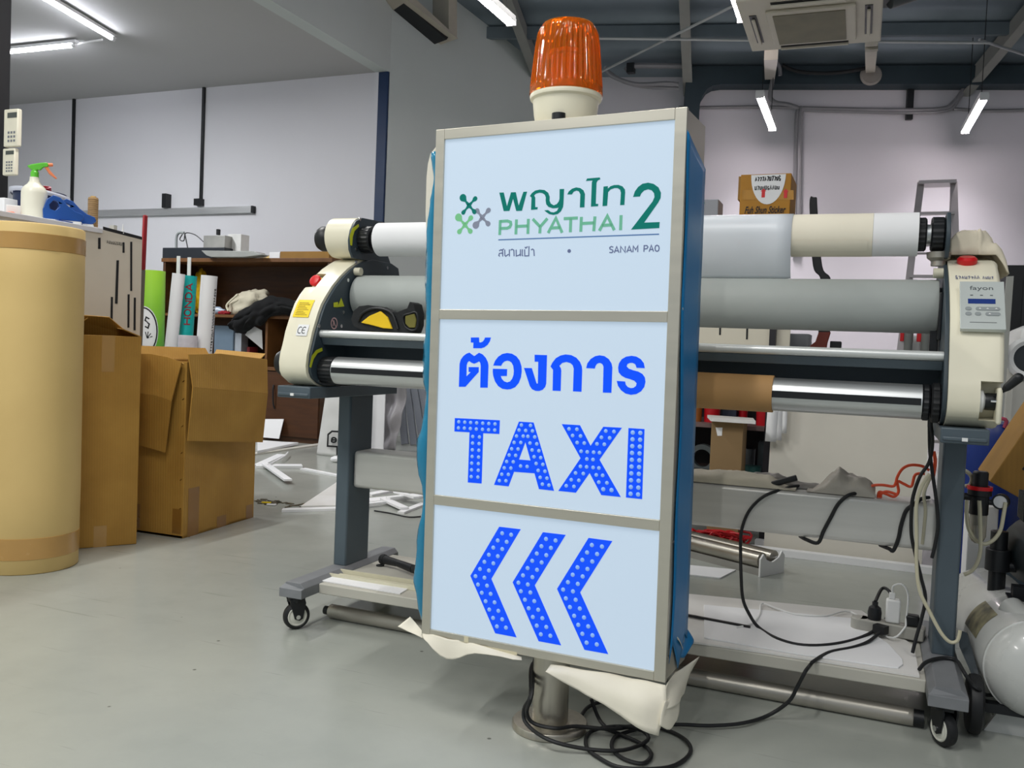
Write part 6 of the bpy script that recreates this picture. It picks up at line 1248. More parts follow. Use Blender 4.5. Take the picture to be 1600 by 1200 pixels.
q = [(-0.645,4.74,0.607),(-0.594,4.74,0.61)]; tub('red_tub', q[0], q[1], 4.76, S2, .16, REDT, 'small red tub at the middle of the rack shelf above the narrow carton', 'tub')
q = [(-0.844,4.6,0.601),(-0.802,4.6,0.604)]; tub('amber_jar', q[0], q[1], 4.60, S2, .13, M('amber_jar', '8a4f1c', .3), 'amber jar on the rack shelf at the edge of the sign', 'jar')
q = [(-0.719,4.7,0.637),(-0.645,4.7,0.576)]; tag(B().box(q[0][0], q[1][0], 4.70, 4.85, S2, q[0][2]+.02).build('navy_box', M('navy_card', '2b3346', .5), bevel=.003), 'navy box on the rack shelf between the red tubs', 'box')
q = [(-0.524,4.62,0.46),(-0.45,4.62,0.466)]; c = ((q[0][0]+q[1][0])/2, 4.66); r = (q[1][0]-q[0][0])/2
tag(B().lathe([(0, 0), (r*.8, 0)]+[(r*(1+.02*(i % 2)), .01+.008*i) for i in range(20)]+[(r*.8, .175), (0, .175)], (c[0], c[1], S1), (0, 0, 1), 28).build('thread_cone', M('grey_thread', '4f5a60', .8, var=.1)), 'grey thread cone on the lower rack shelf right of the narrow carton', 'spool')
q = [(-0.574,4.56,0.365),(-0.491,4.56,0.373)]; tub('teal_tub', q[0], q[1], 4.56, S1, .055, M('teal_tub', '2f5a58', .4), 'flat teal tub on the lower rack shelf in front of the thread cone', 'tub')
q = [(-0.598,4.75,0.41),(-0.547,4.75,0.414)]; tub('steel_cup', q[0], q[1], 4.76, S1, .12, M('steel_cup', '6c7074', .3, .5), 'small steel cup on the lower rack shelf behind the teal tub', 'cup')
q = (-0.785,4.56,0.406)
b = B(); b.prism([(.07*math.cos(a), .07*math.sin(a)) for a in [i*pi/12 for i in range(24)]], lambda a, z, w_: (q[0]+a, 4.56+w_, S1+.072+z), 0, .05, [[(.045*math.cos(a), .045*math.sin(a)) for a in [i*pi/12 for i in range(24)]]])
b.box(q[0]-.075, q[0]+.10, 4.56, 4.61, S1, S1+.02); tag(b.build('tape_gun', M('grey_gun', '555c5e', .4)), 'grey tape dispenser with a round reel on the lower rack shelf beside the sign', 'tape dispenser')
# narrow carton with a white board on top
q = [(-0.703,4.3,0.605),(-0.555,4.3,0.615)]
nc = thing('narrow_carton', 'narrow upright brown carton with a white sticker, standing in front of the rack', 'box', ((q[0][0]+q[1][0])/2, 4.37, 0))
ztop = q[0][2]
B().box(q[0][0], q[1][0], 4.3, 4.44, 0, ztop).build('carton_body', M('dull_cardboard', '8f7450', .75, var=.06, scale=5), nc, smooth=0, bevel=.002)
s_ = [(-0.683,4.299,0.573),(-0.651,4.299,0.575),(-0.652,4.299,0.536),(-0.673,4.299,0.534)]; b = B().add([tuple(p) for p in s_], [(0, 1, 2, 3)]); b.build('sticker', PAPER, nc, smooth=0)
q = [(-0.801,4.61,0.62),(-0.733,4.836,0.62),(-0.602,4.799,0.62),(-0.517,4.418,0.62),(-0.503,4.274,0.62),(-0.675,4.124,0.62)]
b = B().prism_z([(x_, y_) for x_, y_ in ((-.80, 4.22), (-.43, 4.20), (-.40, 4.55), (-.72, 4.58))], ztop+.0005, ztop+.016)
q = [(-0.697,4.24,0.612),(-0.493,4.24,0.626)]; b = B().prism_z([(q[0][0], 4.24), (q[1][0], 4.24), (q[1][0]-.04, 4.47), (q[0][0]-.06, 4.49)], ztop+.0005, ztop+.014)
tag(b.build('white_lid_board', BOARD, smooth=0), 'small white board lying on top of the narrow carton', 'board')
# tall white board, hanging strips and cream board with black marks
q = [(-0.441,4.38,0.791),(0.24,4.38,0.826)]
tag(B().add([(q[0][0], 4.36, 0), (q[1][0], 4.36, 0), (q[1][0], 4.45, .925), (q[0][0], 4.45, .925), (q[0][0], 4.375, 0), (q[1][0], 4.375, 0), (q[1][0], 4.465, .925), (q[0][0], 4.465, .925)], [(0, 1, 2, 3), (7, 6, 5, 4), (0, 4, 5, 1), (1, 5, 6, 2), (2, 6, 7, 3), (3, 7, 4, 0)]).build('white_board', M('ivory_board', 'd9d4c8', .6, var=.02), smooth=0), 'large ivory board standing upright behind the crossbeam on the right', 'board')
hs_ = [([(-0.423,4.34,0.685),(-0.433,4.34,0.522)], .05), ([(-0.411,4.335,0.686),(-0.406,4.335,0.53)], .045), ([(-0.389,4.34,0.681),(-0.391,4.34,0.615)], .03), ([(-0.374,4.335,0.631),(-0.374,4.335,0.565)], .022)]
b = B()
for (q, w_) in hs_: b.grid(lambda u, v: (q[0][0]+(q[1][0]-q[0][0])*v**1.6+w_*(u-.5), 4.462-.125*min(1, v*5)-.004*math.sin(v*3), .9285+(q[1][2]-.9285)*max(0, v-.12)/.88), 1, 10)
tag(b.build('paper_strips', PAPER, solid=.001, smooth=60), 'white paper strips hanging in front of the left edge of the ivory board', 'strips')
q = [(-0.837,4.46,1.061),(-0.387,4.46,1.073)]
cb_ = thing('marked_board', 'cream board with short black marks standing on the rack, seen under the grey roller', 'board', ((-1.2+q[1][0])/2, 4.55, S3))
B().box(-1.2, q[1][0], 4.54, 4.555, S3, S3+.36).build('panel', M('cream_board', 'ddd6c4', .6, var=.02), cb_, smooth=0)
b = B()
for l in ([(-0.73,4.539,1.067),(-0.72,4.539,1.067),(-0.718,4.539,1.018),(-0.727,4.539,1.018)], [(-0.597,4.539,1.071),(-0.588,4.539,1.071),(-0.586,4.539,1),(-0.595,4.539,1)]): b.add([(p[0], 4.5385, p[2]+(.09 if i < 2 else 0)) for i, p in enumerate(l)], [(0, 1, 2, 3)])
b.build('black_lines', INK, cb_, smooth=0, stuff=True)
# bench behind with small items
wb = thing('work_bench', 'pale grey work bench far behind the laminator rollers on the right', 'bench', (.15, 5.2, 0))
B().box(-.30, .48, 4.85, 5.5, .89, .925).build('bench_top', M('bench_grey', 'a7a6a8', .5), wb, smooth=0)
for x in (-.28, .43):
    for y in (4.87, 5.44): B().box(x, x+.04, y, y+.04, 0, .89).build('leg', DKS, wb, smooth=0)
BT = .9255
def bpx(q, Y, d, name, mat, label, cat, base=BT):
    return tag(B().box(q[0][0], q[1][0], Y, Y+d, base, q[0][2]).build(name, mat, bevel=.004), label, cat)
bpx([(-0.221,4.95,1.015),(-0.166,4.95,0.977)], 4.95, .1, 'black_box', BLACK, 'little black box on the work bench right of the dark red handle', 'box')
bpx([(-0.428,5,1.05),(-0.327,5,0.972)], 5.0, .2, 'grey_case', M('grey_case', '8c8f94', .5), 'grey case on the work bench left of the dark red handle', 'case')
bpx([(0.143,5.05,1.059),(0.288,5.05,0.985)], 5.05, .2, 'white_carton', WHITE, 'white carton on the right end of the work bench', 'box')
q = [(-0.148,4.95,0.994),(0.073,4.95,0.982)]; tag(B().obox(((q[0][0]+q[1][0])/2, 5.0, BT+.028), (.26, .02, .055), Matrix.Rotation(.0, 3, 'Y')).build('white_block', PAPER, smooth=0), 'low white block lying on the middle of the work bench', 'block')
for (q, l_) in (([(0.131,4.93,1.055),(0.172,4.93,1.015)], 'left'), ([(0.21,4.93,1.058),(0.256,4.93,1.014)], 'right')):
    t = thing('pipe_fitting', l_+' one of two grey pipe fittings standing by the white carton on the bench', 'fitting', ((q[0][0]+q[1][0])/2, 4.95, BT), 'grey pipe fittings on the bench'); r = (q[1][0]-q[0][0])/2
    B().lathe([(0, 0), (r, 0), (r, .09), (r*1.1, .10), (r*1.1, .16), (0, .16)], ((q[0][0]+q[1][0])/2, 4.95, BT), (0, 0, 1), 20).build('socket_body', M('pipe_grey', '7f827e', .4), t)
    B().box((q[0][0]+q[1][0])/2-r*1.9, (q[0][0]+q[1][0])/2-r*1.02, 4.94, 4.97, BT+.10, BT+.145).build('red_tap', RED, t, bevel=.003)
tq = [(-0.338,4.9,1.754),(-0.334,4.9,1.682),(-0.301,4.9,1.401),(-0.256,4.9,1.319),(-0.252,4.9,1.055),(-0.282,4.9,0.962)]
tl = thing('long_tool', 'tall curved black blade with a dark red handle standing behind the rollers', 'tool', (tq[5][0], 4.9, BT))
b = B(); sp_ = catmull([(p[0], p[2]) + (0,) for p in tq[:5]], 6); sp_ = [(p.x, p.y) for p in sp_]
b.prism([(x-.017-.010*i/len(sp_), z) for i, (x, z) in enumerate(sp_)]+[(x+.017+.014*i/len(sp_), z) for i, (x, z) in reversed(list(enumerate(sp_)))], lambda a, z, w_: (a, 4.9+w_, z), 0, .02)
b.build('blade', BLACK, tl, bevel=.004); h_ = [(-0.277,4.9,1.058),(-0.218,4.9,1.06),(-0.231,4.9,1.006),(-0.241,4.9,0.96),(-0.316,4.9,0.957),(-0.315,4.9,0.987),(-0.29,4.9,1.008)]
b = B().prism([(p[0], max(p[2], BT) if i not in (3, 4) else BT) for i, p in enumerate(h_)], lambda a, z, w_: (a, 4.9+w_, z), -.008, .03); b.build('handle', M('red_wood', '7c3226', .5), tl, bevel=.004)
# carton on the rack with sticker, and grey case
q = [(-0.66,4.55,1.812),(-0.39,4.55,1.809),(-0.424,4.55,1.603)]
bk = thing('sticker_carton', 'brown carton with a white half-round paper on its front, on top of the rack', 'box', ((q[0][0]+q[1][0])/2, 4.7, S4))
x0, x1, zt = q[0][0], q[1][0], q[0][2]
B().box(x0, x1-.03, 4.55, 4.85, S4, zt).build('carton_body', M('ochre_cardboard', 'b27c24', .65, var=.05, scale=5), bk, smooth=0, bevel=.003)
tp_ = [(-0.65,4.549,1.736),(-0.407,4.549,1.729),(-0.404,4.549,1.683),(-0.647,4.549,1.689)]; B().add([tuple(p) for p in tp_], [(0, 1, 2, 3)]).build('packing_tape', M('glossy_tape', 'bb8630', .15, var=.1, scale=14, coat=.6), bk, smooth=0)
B().box(x0-.012, x0, 4.56, 4.85, S4+.14, zt-.006).build('side_flap', CARDD, bk, smooth=0)
hp = [(-0.61,4.548,1.81),(-0.446,4.548,1.807)]; cx_ = (hp[0][0]+hp[1][0])/2; rx = (hp[1][0]-hp[0][0])/2; F5 = lambda a, z, w_: (a, 4.5485-w_, z)
b = B().prism([(cx_+rx*math.cos(a), zt-.004+.145*math.sin(a)) for a in [-pi+i*pi/18 for i in range(19)]], F5, 0, .001); b.build('paper_half_disc', PAPER, bk, smooth=0)
b = B(); squiggle(b, cx_-rx*.75, zt-.035, rx*1.5, .028, 11, .005, F5, .0012, .0017, 3); squiggle(b, cx_-rx*.75, zt-.078, rx*1.45, .024, 10, .004, F5, .0012, .0017, 6); b.build('pen_note', INK, bk, smooth=0, stuff=True)
b = B()
for dx, dz in ((-.02, -.085), (.085, -.09)): b.prism([(cx_+dx-.008, zt+dz-.03), (cx_+dx+.008, zt+dz-.03), (cx_+dx+.008, zt+dz), (cx_+dx+.014, zt+dz), (cx_+dx, zt+dz+.014), (cx_+dx-.014, zt+dz), (cx_+dx-.008, zt+dz)], F5, .0012, .002)
b.build('red_arrow', RED, bk, smooth=0)
tq = [(-0.634,4.548,1.619),(-0.438,4.548,1.634)]; b = B(); add_text(b, 'Fuh Shun Sticker', tq[1][0]-tq[0][0], .036, lambda x, y: (tq[0][0]+x, 4.5475, tq[0][2]+y), .35, .02); b.build('print_letters', INK, bk, smooth=0)
q = [(-0.901,4.6,1.704),(-0.772,4.6,1.643)]; gc = thing('grey_case', 'grey flat case on the rack top just right of the blue film', 'case', ((q[0][0]+q[1][0])/2, 4.65, S4))
B().box(q[0][0]-.1, q[1][0], 4.6, 4.75, S4, q[0][2]).build('case_body', M('case_grey', '9b9da3', .5), gc, smooth=0, bevel=.004); q = [(-0.897,4.599,1.691),(-0.841,4.599,1.68)]; B().box(q[0][0], q[1][0], 4.598, 4.6, q[1][2], q[0][2]).build('green_label', M('green_label', '3c8a58', .5), gc, smooth=0)
# things on the floor behind the laminator
q = [(-1.012,4.256,-0),(-0.357,3.892,0)]; a = Vector(q[0]); b_ = Vector(q[1]); d = (b_-a).normalized(); nrm = Vector((-d.y, d.x, 0))
rs = thing('roller_stand', 'low stand with two steel rollers on the floor behind the tray', 'rollers', (a+b_)/2)
B().beam(a+Vector((0, 0, .015)), b_+Vector((0, 0, .015)), .13, .03).build('stand_base', M('stand_grey', '9d9b96', .4, .4), rs, smooth=0)
for s_ in (-1, 1):
    c0 = a+nrm*.042*s_+Vector((0, 0, .062)); c1 = b_+nrm*.042*s_+Vector((0, 0, .062))
    B().cyl(c0+d*.02, c1-d*.02, .033, 24).build('roller', M('steel_roller', 'aaa59b', .3, .85, var=.05), rs); B().cyl(c1-d*.02, c1-d*.006, .012, 12).build('axle', CHROME, rs)
b = B(); b.prism([(-.085, .0), (.085, .0), (.085, .075), (.065, .095), (.045, .07), (.02, .06), (-.0, .055), (-.02, .06), (-.045, .07), (-.065, .095), (-.085, .075)], lambda a_, z, w_: tuple(b_+nrm*a_+d*w_+Vector((0, 0, z))), -.004, .004); b.build('end_bracket', WHITE, rs, smooth=0, bevel=.001)
for (q, w_, z, l_) in (([(-0.502,4.304,0),(0.289,4.297,0)], .05, 0, 'front one of two long white foam strips on the floor behind the tray'), ([(-0.492,4.471,0),(0.245,4.444,0)], .05, 0, 'rear one of two long white foam strips on the floor behind the tray')): strip(q[0], q[1], w_, l_, z, .03)
q = [(-0.715,3.854,0),(-0.501,3.88,0),(-0.54,3.697,0),(-0.707,3.68,0)]; slab(q, .006, PAPER, 'paper_sheet', 'loose white paper sheet on the floor behind the tray beside the sign', 'sheet')
b = B(); rnd = random.Random(9); cpts = []
for i in range(70):
    c = Vector((-0.754,4.287,0)).lerp(Vector((-0.498,4.322,0)), rnd.random()); cpts.append((c.x+rnd.uniform(-.02, .02), c.y+rnd.uniform(-.05, .04), .012+.075*rnd.random()))
b.tube(cpts, .006, 6, 4); tag(b.build('red_cord_heap', M('red_cord', 'b0141c', .5)), 'tangled heap of red cord on the floor behind the crossbeam', 'cord')

# ================================================================ air compressor and its corner
cp = thing('air_compressor', 'white air compressor tank with black motor on the floor at the right edge', 'compressor', (.36, 2.75, 0))
F0 = Vector((.408, 2.455, .178)); ax = Vector((-.10, .995, 0)).normalized()
TANK = M('tank_white', 'c9cac6', .28, var=.06, scale=4, coat=.3)
B().lathe([(0, -.052), (.03, -.05), (.065, -.041), (.095, -.024), (.113, -.002), (.12, .02), (.12, .60), (.113, .622), (.095, .645), (.06, .665), (0, .675)], F0, ax, 48).build('tank', TANK, cp)
B().lathe([(.1195, .018), (.1225, .02), (.1225, .03), (.1195, .032)], F0, ax, 48).build('weld_ring', TANK, cp)
for k in (0, 1):
    wc = Vector((.272 if k == 0 else .53, 2.47, .073))
    wl = B().lathe([(.02, -.018), (.06, -.018), (.070, -.012), (.073, 0), (.070, .012), (.06, .018), (.02, .018), (.02, -.018)], wc, (1, 0, 0), 32).build('wheel', RUBBER, cp); B().cyl(wc-Vector((.021, 0, 0)), wc+Vector((.021, 0, 0)), .02, 18).build('wheel_hub', M('hub_grey', '8a8c8a', .4), wl)
B().box(.27, .53, 2.455, 2.485, .062, .084).build('axle', BLACK, cp)
B().prism([(.30, .0), (.47, .0), (.44, .055), (.33, .055)], lambda a, z, w_: (a, w_, z), 2.50, 2.512).build('foot_plate', TANK, cp, smooth=0)
b = B(); b.box(.31, .47, 3.0, 3.03, 0, .07); b.build('foot_plate', TANK, cp, smooth=0)
q = [(0.329,2.62,0.308),(0.376,2.62,0.253)]
b = B().cyl((.36, 2.62, .285), (.395, 2.52, .26), .032, 20); b.build('valve_cover', TANK, cp)
b = B().box(.388, .50, 2.60, 2.612, .245, .325); b.box(.388, .50, 2.52, 2.612, .318, .326); b.build('bracket', TANK, cp, smooth=0)
b = B().add([tuple(p) for p in [(0.242,2.62,0.21),(0.261,2.6,0.21),(0.288,2.47,0.12),(0.273,2.48,0.123),(0.244,2.58,0.176)]], [(0, 1, 2, 3, 4)]); b.build('guard_plate', M('guard_dark', '3a4146', .4), cp, smooth=0, solid=.008)
# dirty label: wear on the tank, a thin curved sticker
b = B(); b.grid(lambda u, v: tuple(F0+ax*(.12+.14*u)+Vector((math.cos(2.2+.7*v), 0, math.sin(2.2+.7*v)))*.1212+Vector((0, 0, 0))), 6, 8); b.build('worn_label', M('worn_label', '8b8568', .5, var=.5, scale=22, dirt='3f3d34'), cp)
# motor and pump
PM = Vector((.47, 2.82, .40))
b = B().lathe([(0, -.11), (.06, -.11), (.085, -.095), (.10, -.06), (.10, .12), (.09, .14), (0, .14)], PM, Vector((.3, -1, 0)), 36); mo = b.build('motor', M('motor_black', '1c2326', .4, .2), cp)
b = B().lathe([(.082, 0), (.086, 0), (.086, .006), (.082, .006), (.082, 0)], PM+Vector((.3, -1, 0)).normalized()*.098, Vector((.3, -1, 0)), 36); b.build('fan_ring', CHROME, mo)
b = B()
for k in range(5): b.box(.385, .53, 2.70+.022*k, 2.712+.022*k, .50, .575)
b.box(.395, .52, 2.70, 2.80, .49, .52); b.box(.44, .50, 2.72, 2.78, .38, .50); b.build('pump_head', BLACK, cp, bevel=.002)
b = B().cyl((.345, 2.80, .28), (.345, 2.80, .455), .022, 18); b.lathe([(.0, 0), (.032, 0), (.032, .06), (0, .06)], (.345, 2.80, .345), (0, 0, 1), 20); b.cyl((.345, 2.80, .36), (.43, 2.80, .36), .016, 14); b.build('pressure_switch', BLACK, cp, bevel=.002)
b = B().box(.36, .46, 2.66, 2.74, .27, .30); b.box(.37, .40, 2.68, 2.72, .29, .33); b.build('motor_mount', BLACK, cp)
RG = Vector((.284, 2.74, 0))
b = B().lathe([(0, .475), (.012, .475), (.012, .50), (.024, .505), (.024, .555), (.030, .557), (.030, .578), (.019, .580), (.020, .618), (.017, .622), (0, .622)], RG, (0, 0, 1), 24); b.cyl(RG+Vector((.02, 0, .54)), RG+Vector((.05, -.0, .54)), .008, 10); b.cyl(RG+Vector((-.02, 0, .55)), RG+Vector((-.045, 0, .55)), .010, 10)
rg = b.build('regulator', BLACK, cp)
B().lathe([(.0255, .572), (.0315, .572), (.0315, .582), (.0255, .582), (.0255, .572)], RG, (0, 0, 1), 24).build('red_ring', RED, rg)
B().lathe([(.006, .425), (.016, .432), (.022, .445), (.022, .505), (0, .505)], RG, (0, 0, 1), 24).build('water_bowl', M('clear_bowl', 'cfcabc', .12, var=0, trans=.5), rg)
g0 = RG+Vector((.055, -.005, .545)); B().lathe([(0, 0), (.021, 0), (.021, .022), (.017, .022), (.017, .019), (0, .019)], g0+Vector((.0, .012, 0)), Vector((-.3, -1, 0)), 24).build('gauge', BLACK, rg); B().lathe([(0, 0), (.0165, 0), (.0165, .001), (0, .001)], g0+Vector((0, .012, 0))+Vector((-.3, -1, 0)).normalized()*.0195, Vector((-.3, -1, 0)), 20).build('gauge_face', PAPER, rg)
b = B(); b.tube([(0.28,2.7,0.547),(0.283,2.7,0.517),(0.287,2.7,0.465),(0.29,2.7,0.413),(0.284,2.7,0.378),(0.272,2.7,0.355),(0.254,2.7,0.342)], .0052, 8, 5); b.tube([(0.252,2.72,0.542),(0.253,2.72,0.51),(0.26,2.72,0.467),(0.278,2.72,0.438),(0.301,2.72,0.428),(0.323,2.72,0.443),(0.337,2.72,0.471),(0.342,2.72,0.511),(0.345,2.72,0.546)], .0052, 8, 5); b.tube([(0.23,2.76,0.612),(0.247,2.76,0.618),(0.264,2.76,0.603),(0.262,2.76,0.582),(0.249,2.76,0.575)], .0055, 8, 4)
tag(b.build('air_hose', HOSE), 'pale air hoses looping from the black air regulator beside the compressor', 'hose')
# barrel, cartons, appliance and dark panel behind it
q = [(0.325,3.7,0.63),(0.465,3.7,0.641)]
br_ = thing('blue_barrel', 'deep blue plastic barrel behind the right leg of the laminator', 'barrel', ((q[0][0]+q[1][0])/2+.02, 3.86, 0)); bc0 = ((q[0][0]+q[1][0])/2+.03, 3.86, 0)
B().lathe([(0, 0), (.12, 0), (.135, .03), (.14, .2), (.135, .22), (.14, .24), (.14, .48), (.135, .5), (.14, .52), (.14, .66), (.12, .70), (0, .70)], bc0, (0, 0, 1), 40).build('barrel_body', M('deep_blue', '16307a', .35, var=.04), br_)
b = B(); b.tube([(bc0[0]-.03, 3.735, .69), (bc0[0]-.03, 3.725, .72), (bc0[0]+.03, 3.725, .72), (bc0[0]+.03, 3.735, .69)], .007, 8, 4); b.build('barrel_handle', M('pink_strap', 'b04a62', .5), br_)
tq = [(0.425,3.1,0.812),(0.346,3.1,0.557),(0.443,3.1,0.488)]
K0 = Vector(tq[1]); ua = Vector((1, 0, -.52)).normalized(); uz = Vector((.52, 0, 1)).normalized(); ly = Vector((0, 1, 0))
TC = lambda a, z, w_: tuple(K0+ua*a+uz*z+ly*w_)
tc_ = thing('tilted_carton', 'brown carton tilted against the wall of clutter at the right edge, with black strokes', 'box', K0+Vector((.2, .1, -.15)))
B().prism([(0, 0), (.46, 0), (.46, .42), (0, .42)], TC, 0, .34).build('carton_body', CARDD, tc_, smooth=0, bevel=.003)
b = B(); b.stroke([(.055, .085), (.155, .085)], .012, TC, -.002, 0); b.stroke([(.072, .09), (.072, .20)], .012, TC, -.002, 0); b.stroke([(.11, .12), (.11, .20)], .01, TC, -.002, 0); b.build('black_strokes', INK, tc_, smooth=0)
tag(B().box(.40, .90, 3.2, 3.5, 0, .335).build('support_crate', STEELP, smooth=0, bevel=.004), 'dark steel crate under the tilted carton at the right edge', 'crate')
q = [(0.323,3.45,0.439),(0.445,3.45,0.265)]
tag(B().box(q[0][0], q[0][0]+.09, 3.40, 3.55, 0, q[0][2]).build('white_carton', PAPER, smooth=0, bevel=.003), 'white carton on the floor behind the air regulator', 'box')
q = [(0.478,4.05,1.1),(0.525,4.05,0.618)]
wa = thing('white_appliance', 'white appliance with rounded top and porthole at the right edge', 'appliance', (.8, 4.25, 0)); wx = (0.494,4.05,0.846)[0]
zt_ = (0.517,4.05,1.094)[2]
B().box(wx, wx+.55, 4.05, 4.45, 0, zt_-.09).build('housing', M('appliance_grey', 'b9b8b0', .45), wa, smooth=40, bevel=.02)
b = B(); b.prism([(wx+.03, zt_-.095), (wx+.52, zt_-.095), (wx+.52, zt_-.02), (wx+.46, zt_), (wx+.09, zt_), (wx+.04, zt_-.025)], lambda a, z, w_: (a, w_, z), 4.045, 4.45); b.build('top_cover', WHITE, wa, bevel=.012)
pq = (0.563,4.04,0.951); B().lathe([(.055, 0), (.085, 0), (.085, .02), (.07, .03), (.055, .02), (.055, 0)], (pq[0], 4.052, pq[2]), (0, -1, 0), 36).build('porthole_ring', WHITE, wa); B().lathe([(0, .002), (.056, .002), (.056, .008), (0, .008)], (pq[0], 4.052, pq[2]), (0, -1, 0), 30).build('porthole_glass', M('dark_glass', '2a2d30', .15), wa)
q = [(0.527,4.6,1.375),(0.612,4.6,1.129)]
dk = thing('black_cabinet', 'tall black cabinet behind the white appliance at the right edge', 'cabinet', (.95, 4.9, 0))
B().box((0.53,4.6,1.272)[0], 1.5, 4.6, 5.2, 0, q[0][2]).build('cabinet_body', M('cabinet_black', '0f1114', .6), dk, smooth=0, bevel=.004); B().box(.60, 1.45, 4.59, 4.60, .1, q[0][2]-.06).build('door', M('cabinet_door', '121417', .5), dk, smooth=0)
q = [(0.354,3,1.176),(0.39,3,0.719)]
tag(B().add([tuple(Vector((0.464,4.005,1.269))), tuple(Vector((0.488,4.005,1.271))), (.475, 4.005, 0), (.435, 4.005, 0)]+[tuple(Vector((0.464,4.005,1.269))+Vector((0, .02, 0))), tuple(Vector((0.488,4.005,1.271))+Vector((0, .02, 0))), (.475, 4.025, 0), (.435, 4.025, 0)], [(0, 1, 2, 3), (7, 6, 5, 4), (0, 4, 5, 1), (1, 5, 6, 2), (2, 6, 7, 3), (3, 7, 4, 0)]).build('grey_board', M('panel_grey', '9fa09a', .5), smooth=0), 'narrow grey panel standing behind the right cover of the laminator', 'panel')

# ================================================================ ladder, back wall fittings, lights, air conditioner
LYb = 9.2
lq = [(0.312,9.2,2.61),(0.587,9.2,2.601)]
ld = thing('step_ladder', 'aluminium step ladder standing by the back wall above the right end of the rollers', 'ladder', ((lq[0][0]+lq[1][0])/2, LYb, 0))
x0, x1, zt = lq[0][0], lq[1][0], lq[0][2]; LAD = M('ladder_aluminium', 'a8a3a3', .4, .6, var=.05)
xm = (x0+x1)/2
def side(s_, t): return Vector((xm+s_*((x1-x0)/2+.17*t), LYb-.55*t, zt*(1-t)))
def rear(s_, t): return Vector((xm+s_*((x1-x0)/2+.10*t), LYb+.1+.55*t, (zt-.05)*(1-t)))
for s_ in (-1, 1):
    for fn in (side, rear):
        b = B().beam(fn(s_, 0), fn(s_, 1), .06 if fn is side else .04, .025, (0, 1, 0)); b.v = [Vector((p.x, p.y, max(0, p.z))) for p in b.v]; b.build('rail', LAD, ld, smooth=0)
for k in range(1, 9):
    t = k*.113; a, b_ = side(-1, t), side(1, t); B().beam(a, b_, .07, .025).build('step', LAD, ld, smooth=0)
for k in (2, 5, 8):
    t = k*.113; a, b_ = rear(-1, t), rear(1, t); B().beam(a, b_, .03, .02).build('rear_brace', LAD, ld, smooth=0)
b = B().box(x0-.02, x1+.02, LYb-.08, LYb+.14, zt-.02, zt+.01); b.build('top_cap', LAD, ld, smooth=0)
b = B()
for s_ in (-1, 1): b.beam(side(s_, .24), side(0, .24)+Vector((s_*.06, 0, .11)), .02, .01)
b.build('step_brace', LAD, ld, smooth=0)
CON = M('conduit_grey', '8e8d90', .5, .2)
b = B(); b.tube([(-0.863,10.193,3.642),(-0.879,10.189,3.559),(-0.868,10.192,3.08),(-0.83,10.201,2.047)], .028, 8, 3); b.tube([(-0.907,10.182,3.614),(-0.916,10.18,3.525),(-0.907,10.182,3.079),(-0.869,10.192,2.046)], .022, 8, 3)
tag(b.build('wall_conduit', CON), 'pair of grey conduits running down the back wall beside the ochre carton', 'conduit')
b = B(); b.tube([(-2.143,9.873,3.637),(-1.809,9.957,3.639),(-1.346,10.072,3.647),(-0.954,10.17,3.641),(-0.863,10.193,3.635)], .018, 6, 3); b.tube([(-0.862,10.183,3.632),(-0.565,10.257,3.626),(0.071,10.416,3.615),(0.508,10.525,3.63),(0.628,10.555,3.697),(0.713,10.577,3.83),(0.749,10.586,3.964),(0.737,10.583,4.083)], .022, 8, 4); b.tube([(-0.861,10.183,3.612),(-0.436,10.289,3.599),(0.198,10.448,3.588),(0.57,10.541,3.617),(0.676,10.567,3.724),(0.73,10.581,3.857),(0.765,10.59,4.017)], .018, 8, 4); b.tube([(0.632,10.567,3.633),(0.942,10.644,3.614),(1.308,10.736,3.622)], .018, 6, 3)
tag(b.build('wall_wiring', CON), 'grey wiring run along the back wall below the steel beam', 'wiring')
b = B(); b.tube([(-1.177,9.898,3.986),(-1.159,9.903,3.872),(-1.176,9.898,3.705),(-1.115,9.913,3.637),(-1,9.942,3.618),(-0.896,9.968,3.584)], .022, 8, 4); b.tube([(-1.124,9.86,4.044),(-1.09,9.868,3.991),(-1.079,9.871,3.904)], .02, 8, 4)
tag(b.build('lamp_lead', CON), 'grey lead running from the left pendant tube to the wall wiring', 'wiring')
b = B(); b.tube([(-2.869,9.424,3.996),(-2.798,9.441,3.907),(-2.594,9.492,3.825),(-2.428,9.534,3.811),(-2.231,9.583,3.825),(-2.099,9.616,3.811)], .024, 8, 4); b.tube([(-2.847,9.48,3.964),(-2.675,9.524,3.854),(-2.439,9.582,3.799),(-2.108,9.665,3.785)], .02, 8, 4); b.tube([(-2.647,9.479,3.961),(-2.569,9.498,4.009),(-2.239,9.581,4.008),(-2.01,9.638,4.007)], .03, 8, 3)
tag(b.build('roof_wiring', CON), 'grey wiring looping right of the amber beacon below the roof', 'wiring')
b = B().box(-.04, .04, -.04, .04, -.05, .05); c_ = Vector((-2.595,9.492,3.982)); b.v = [p+c_ for p in b.v]; tag(b.build('junction_box', BLACK), 'small black junction box on the wiring right of the amber beacon', 'box')
c_ = Vector((-0.197,10.143,3.918)); tag(B().lathe([(0, 0), (.105, 0), (.11, .02), (.09, .035), (.06, .03), (.03, .04), (0, .04)], c_, NW, 32).build('round_vent', M('vent_grey', '8f8a84', .5)), 'round grey vent on the steel beam under the air conditioner', 'vent')
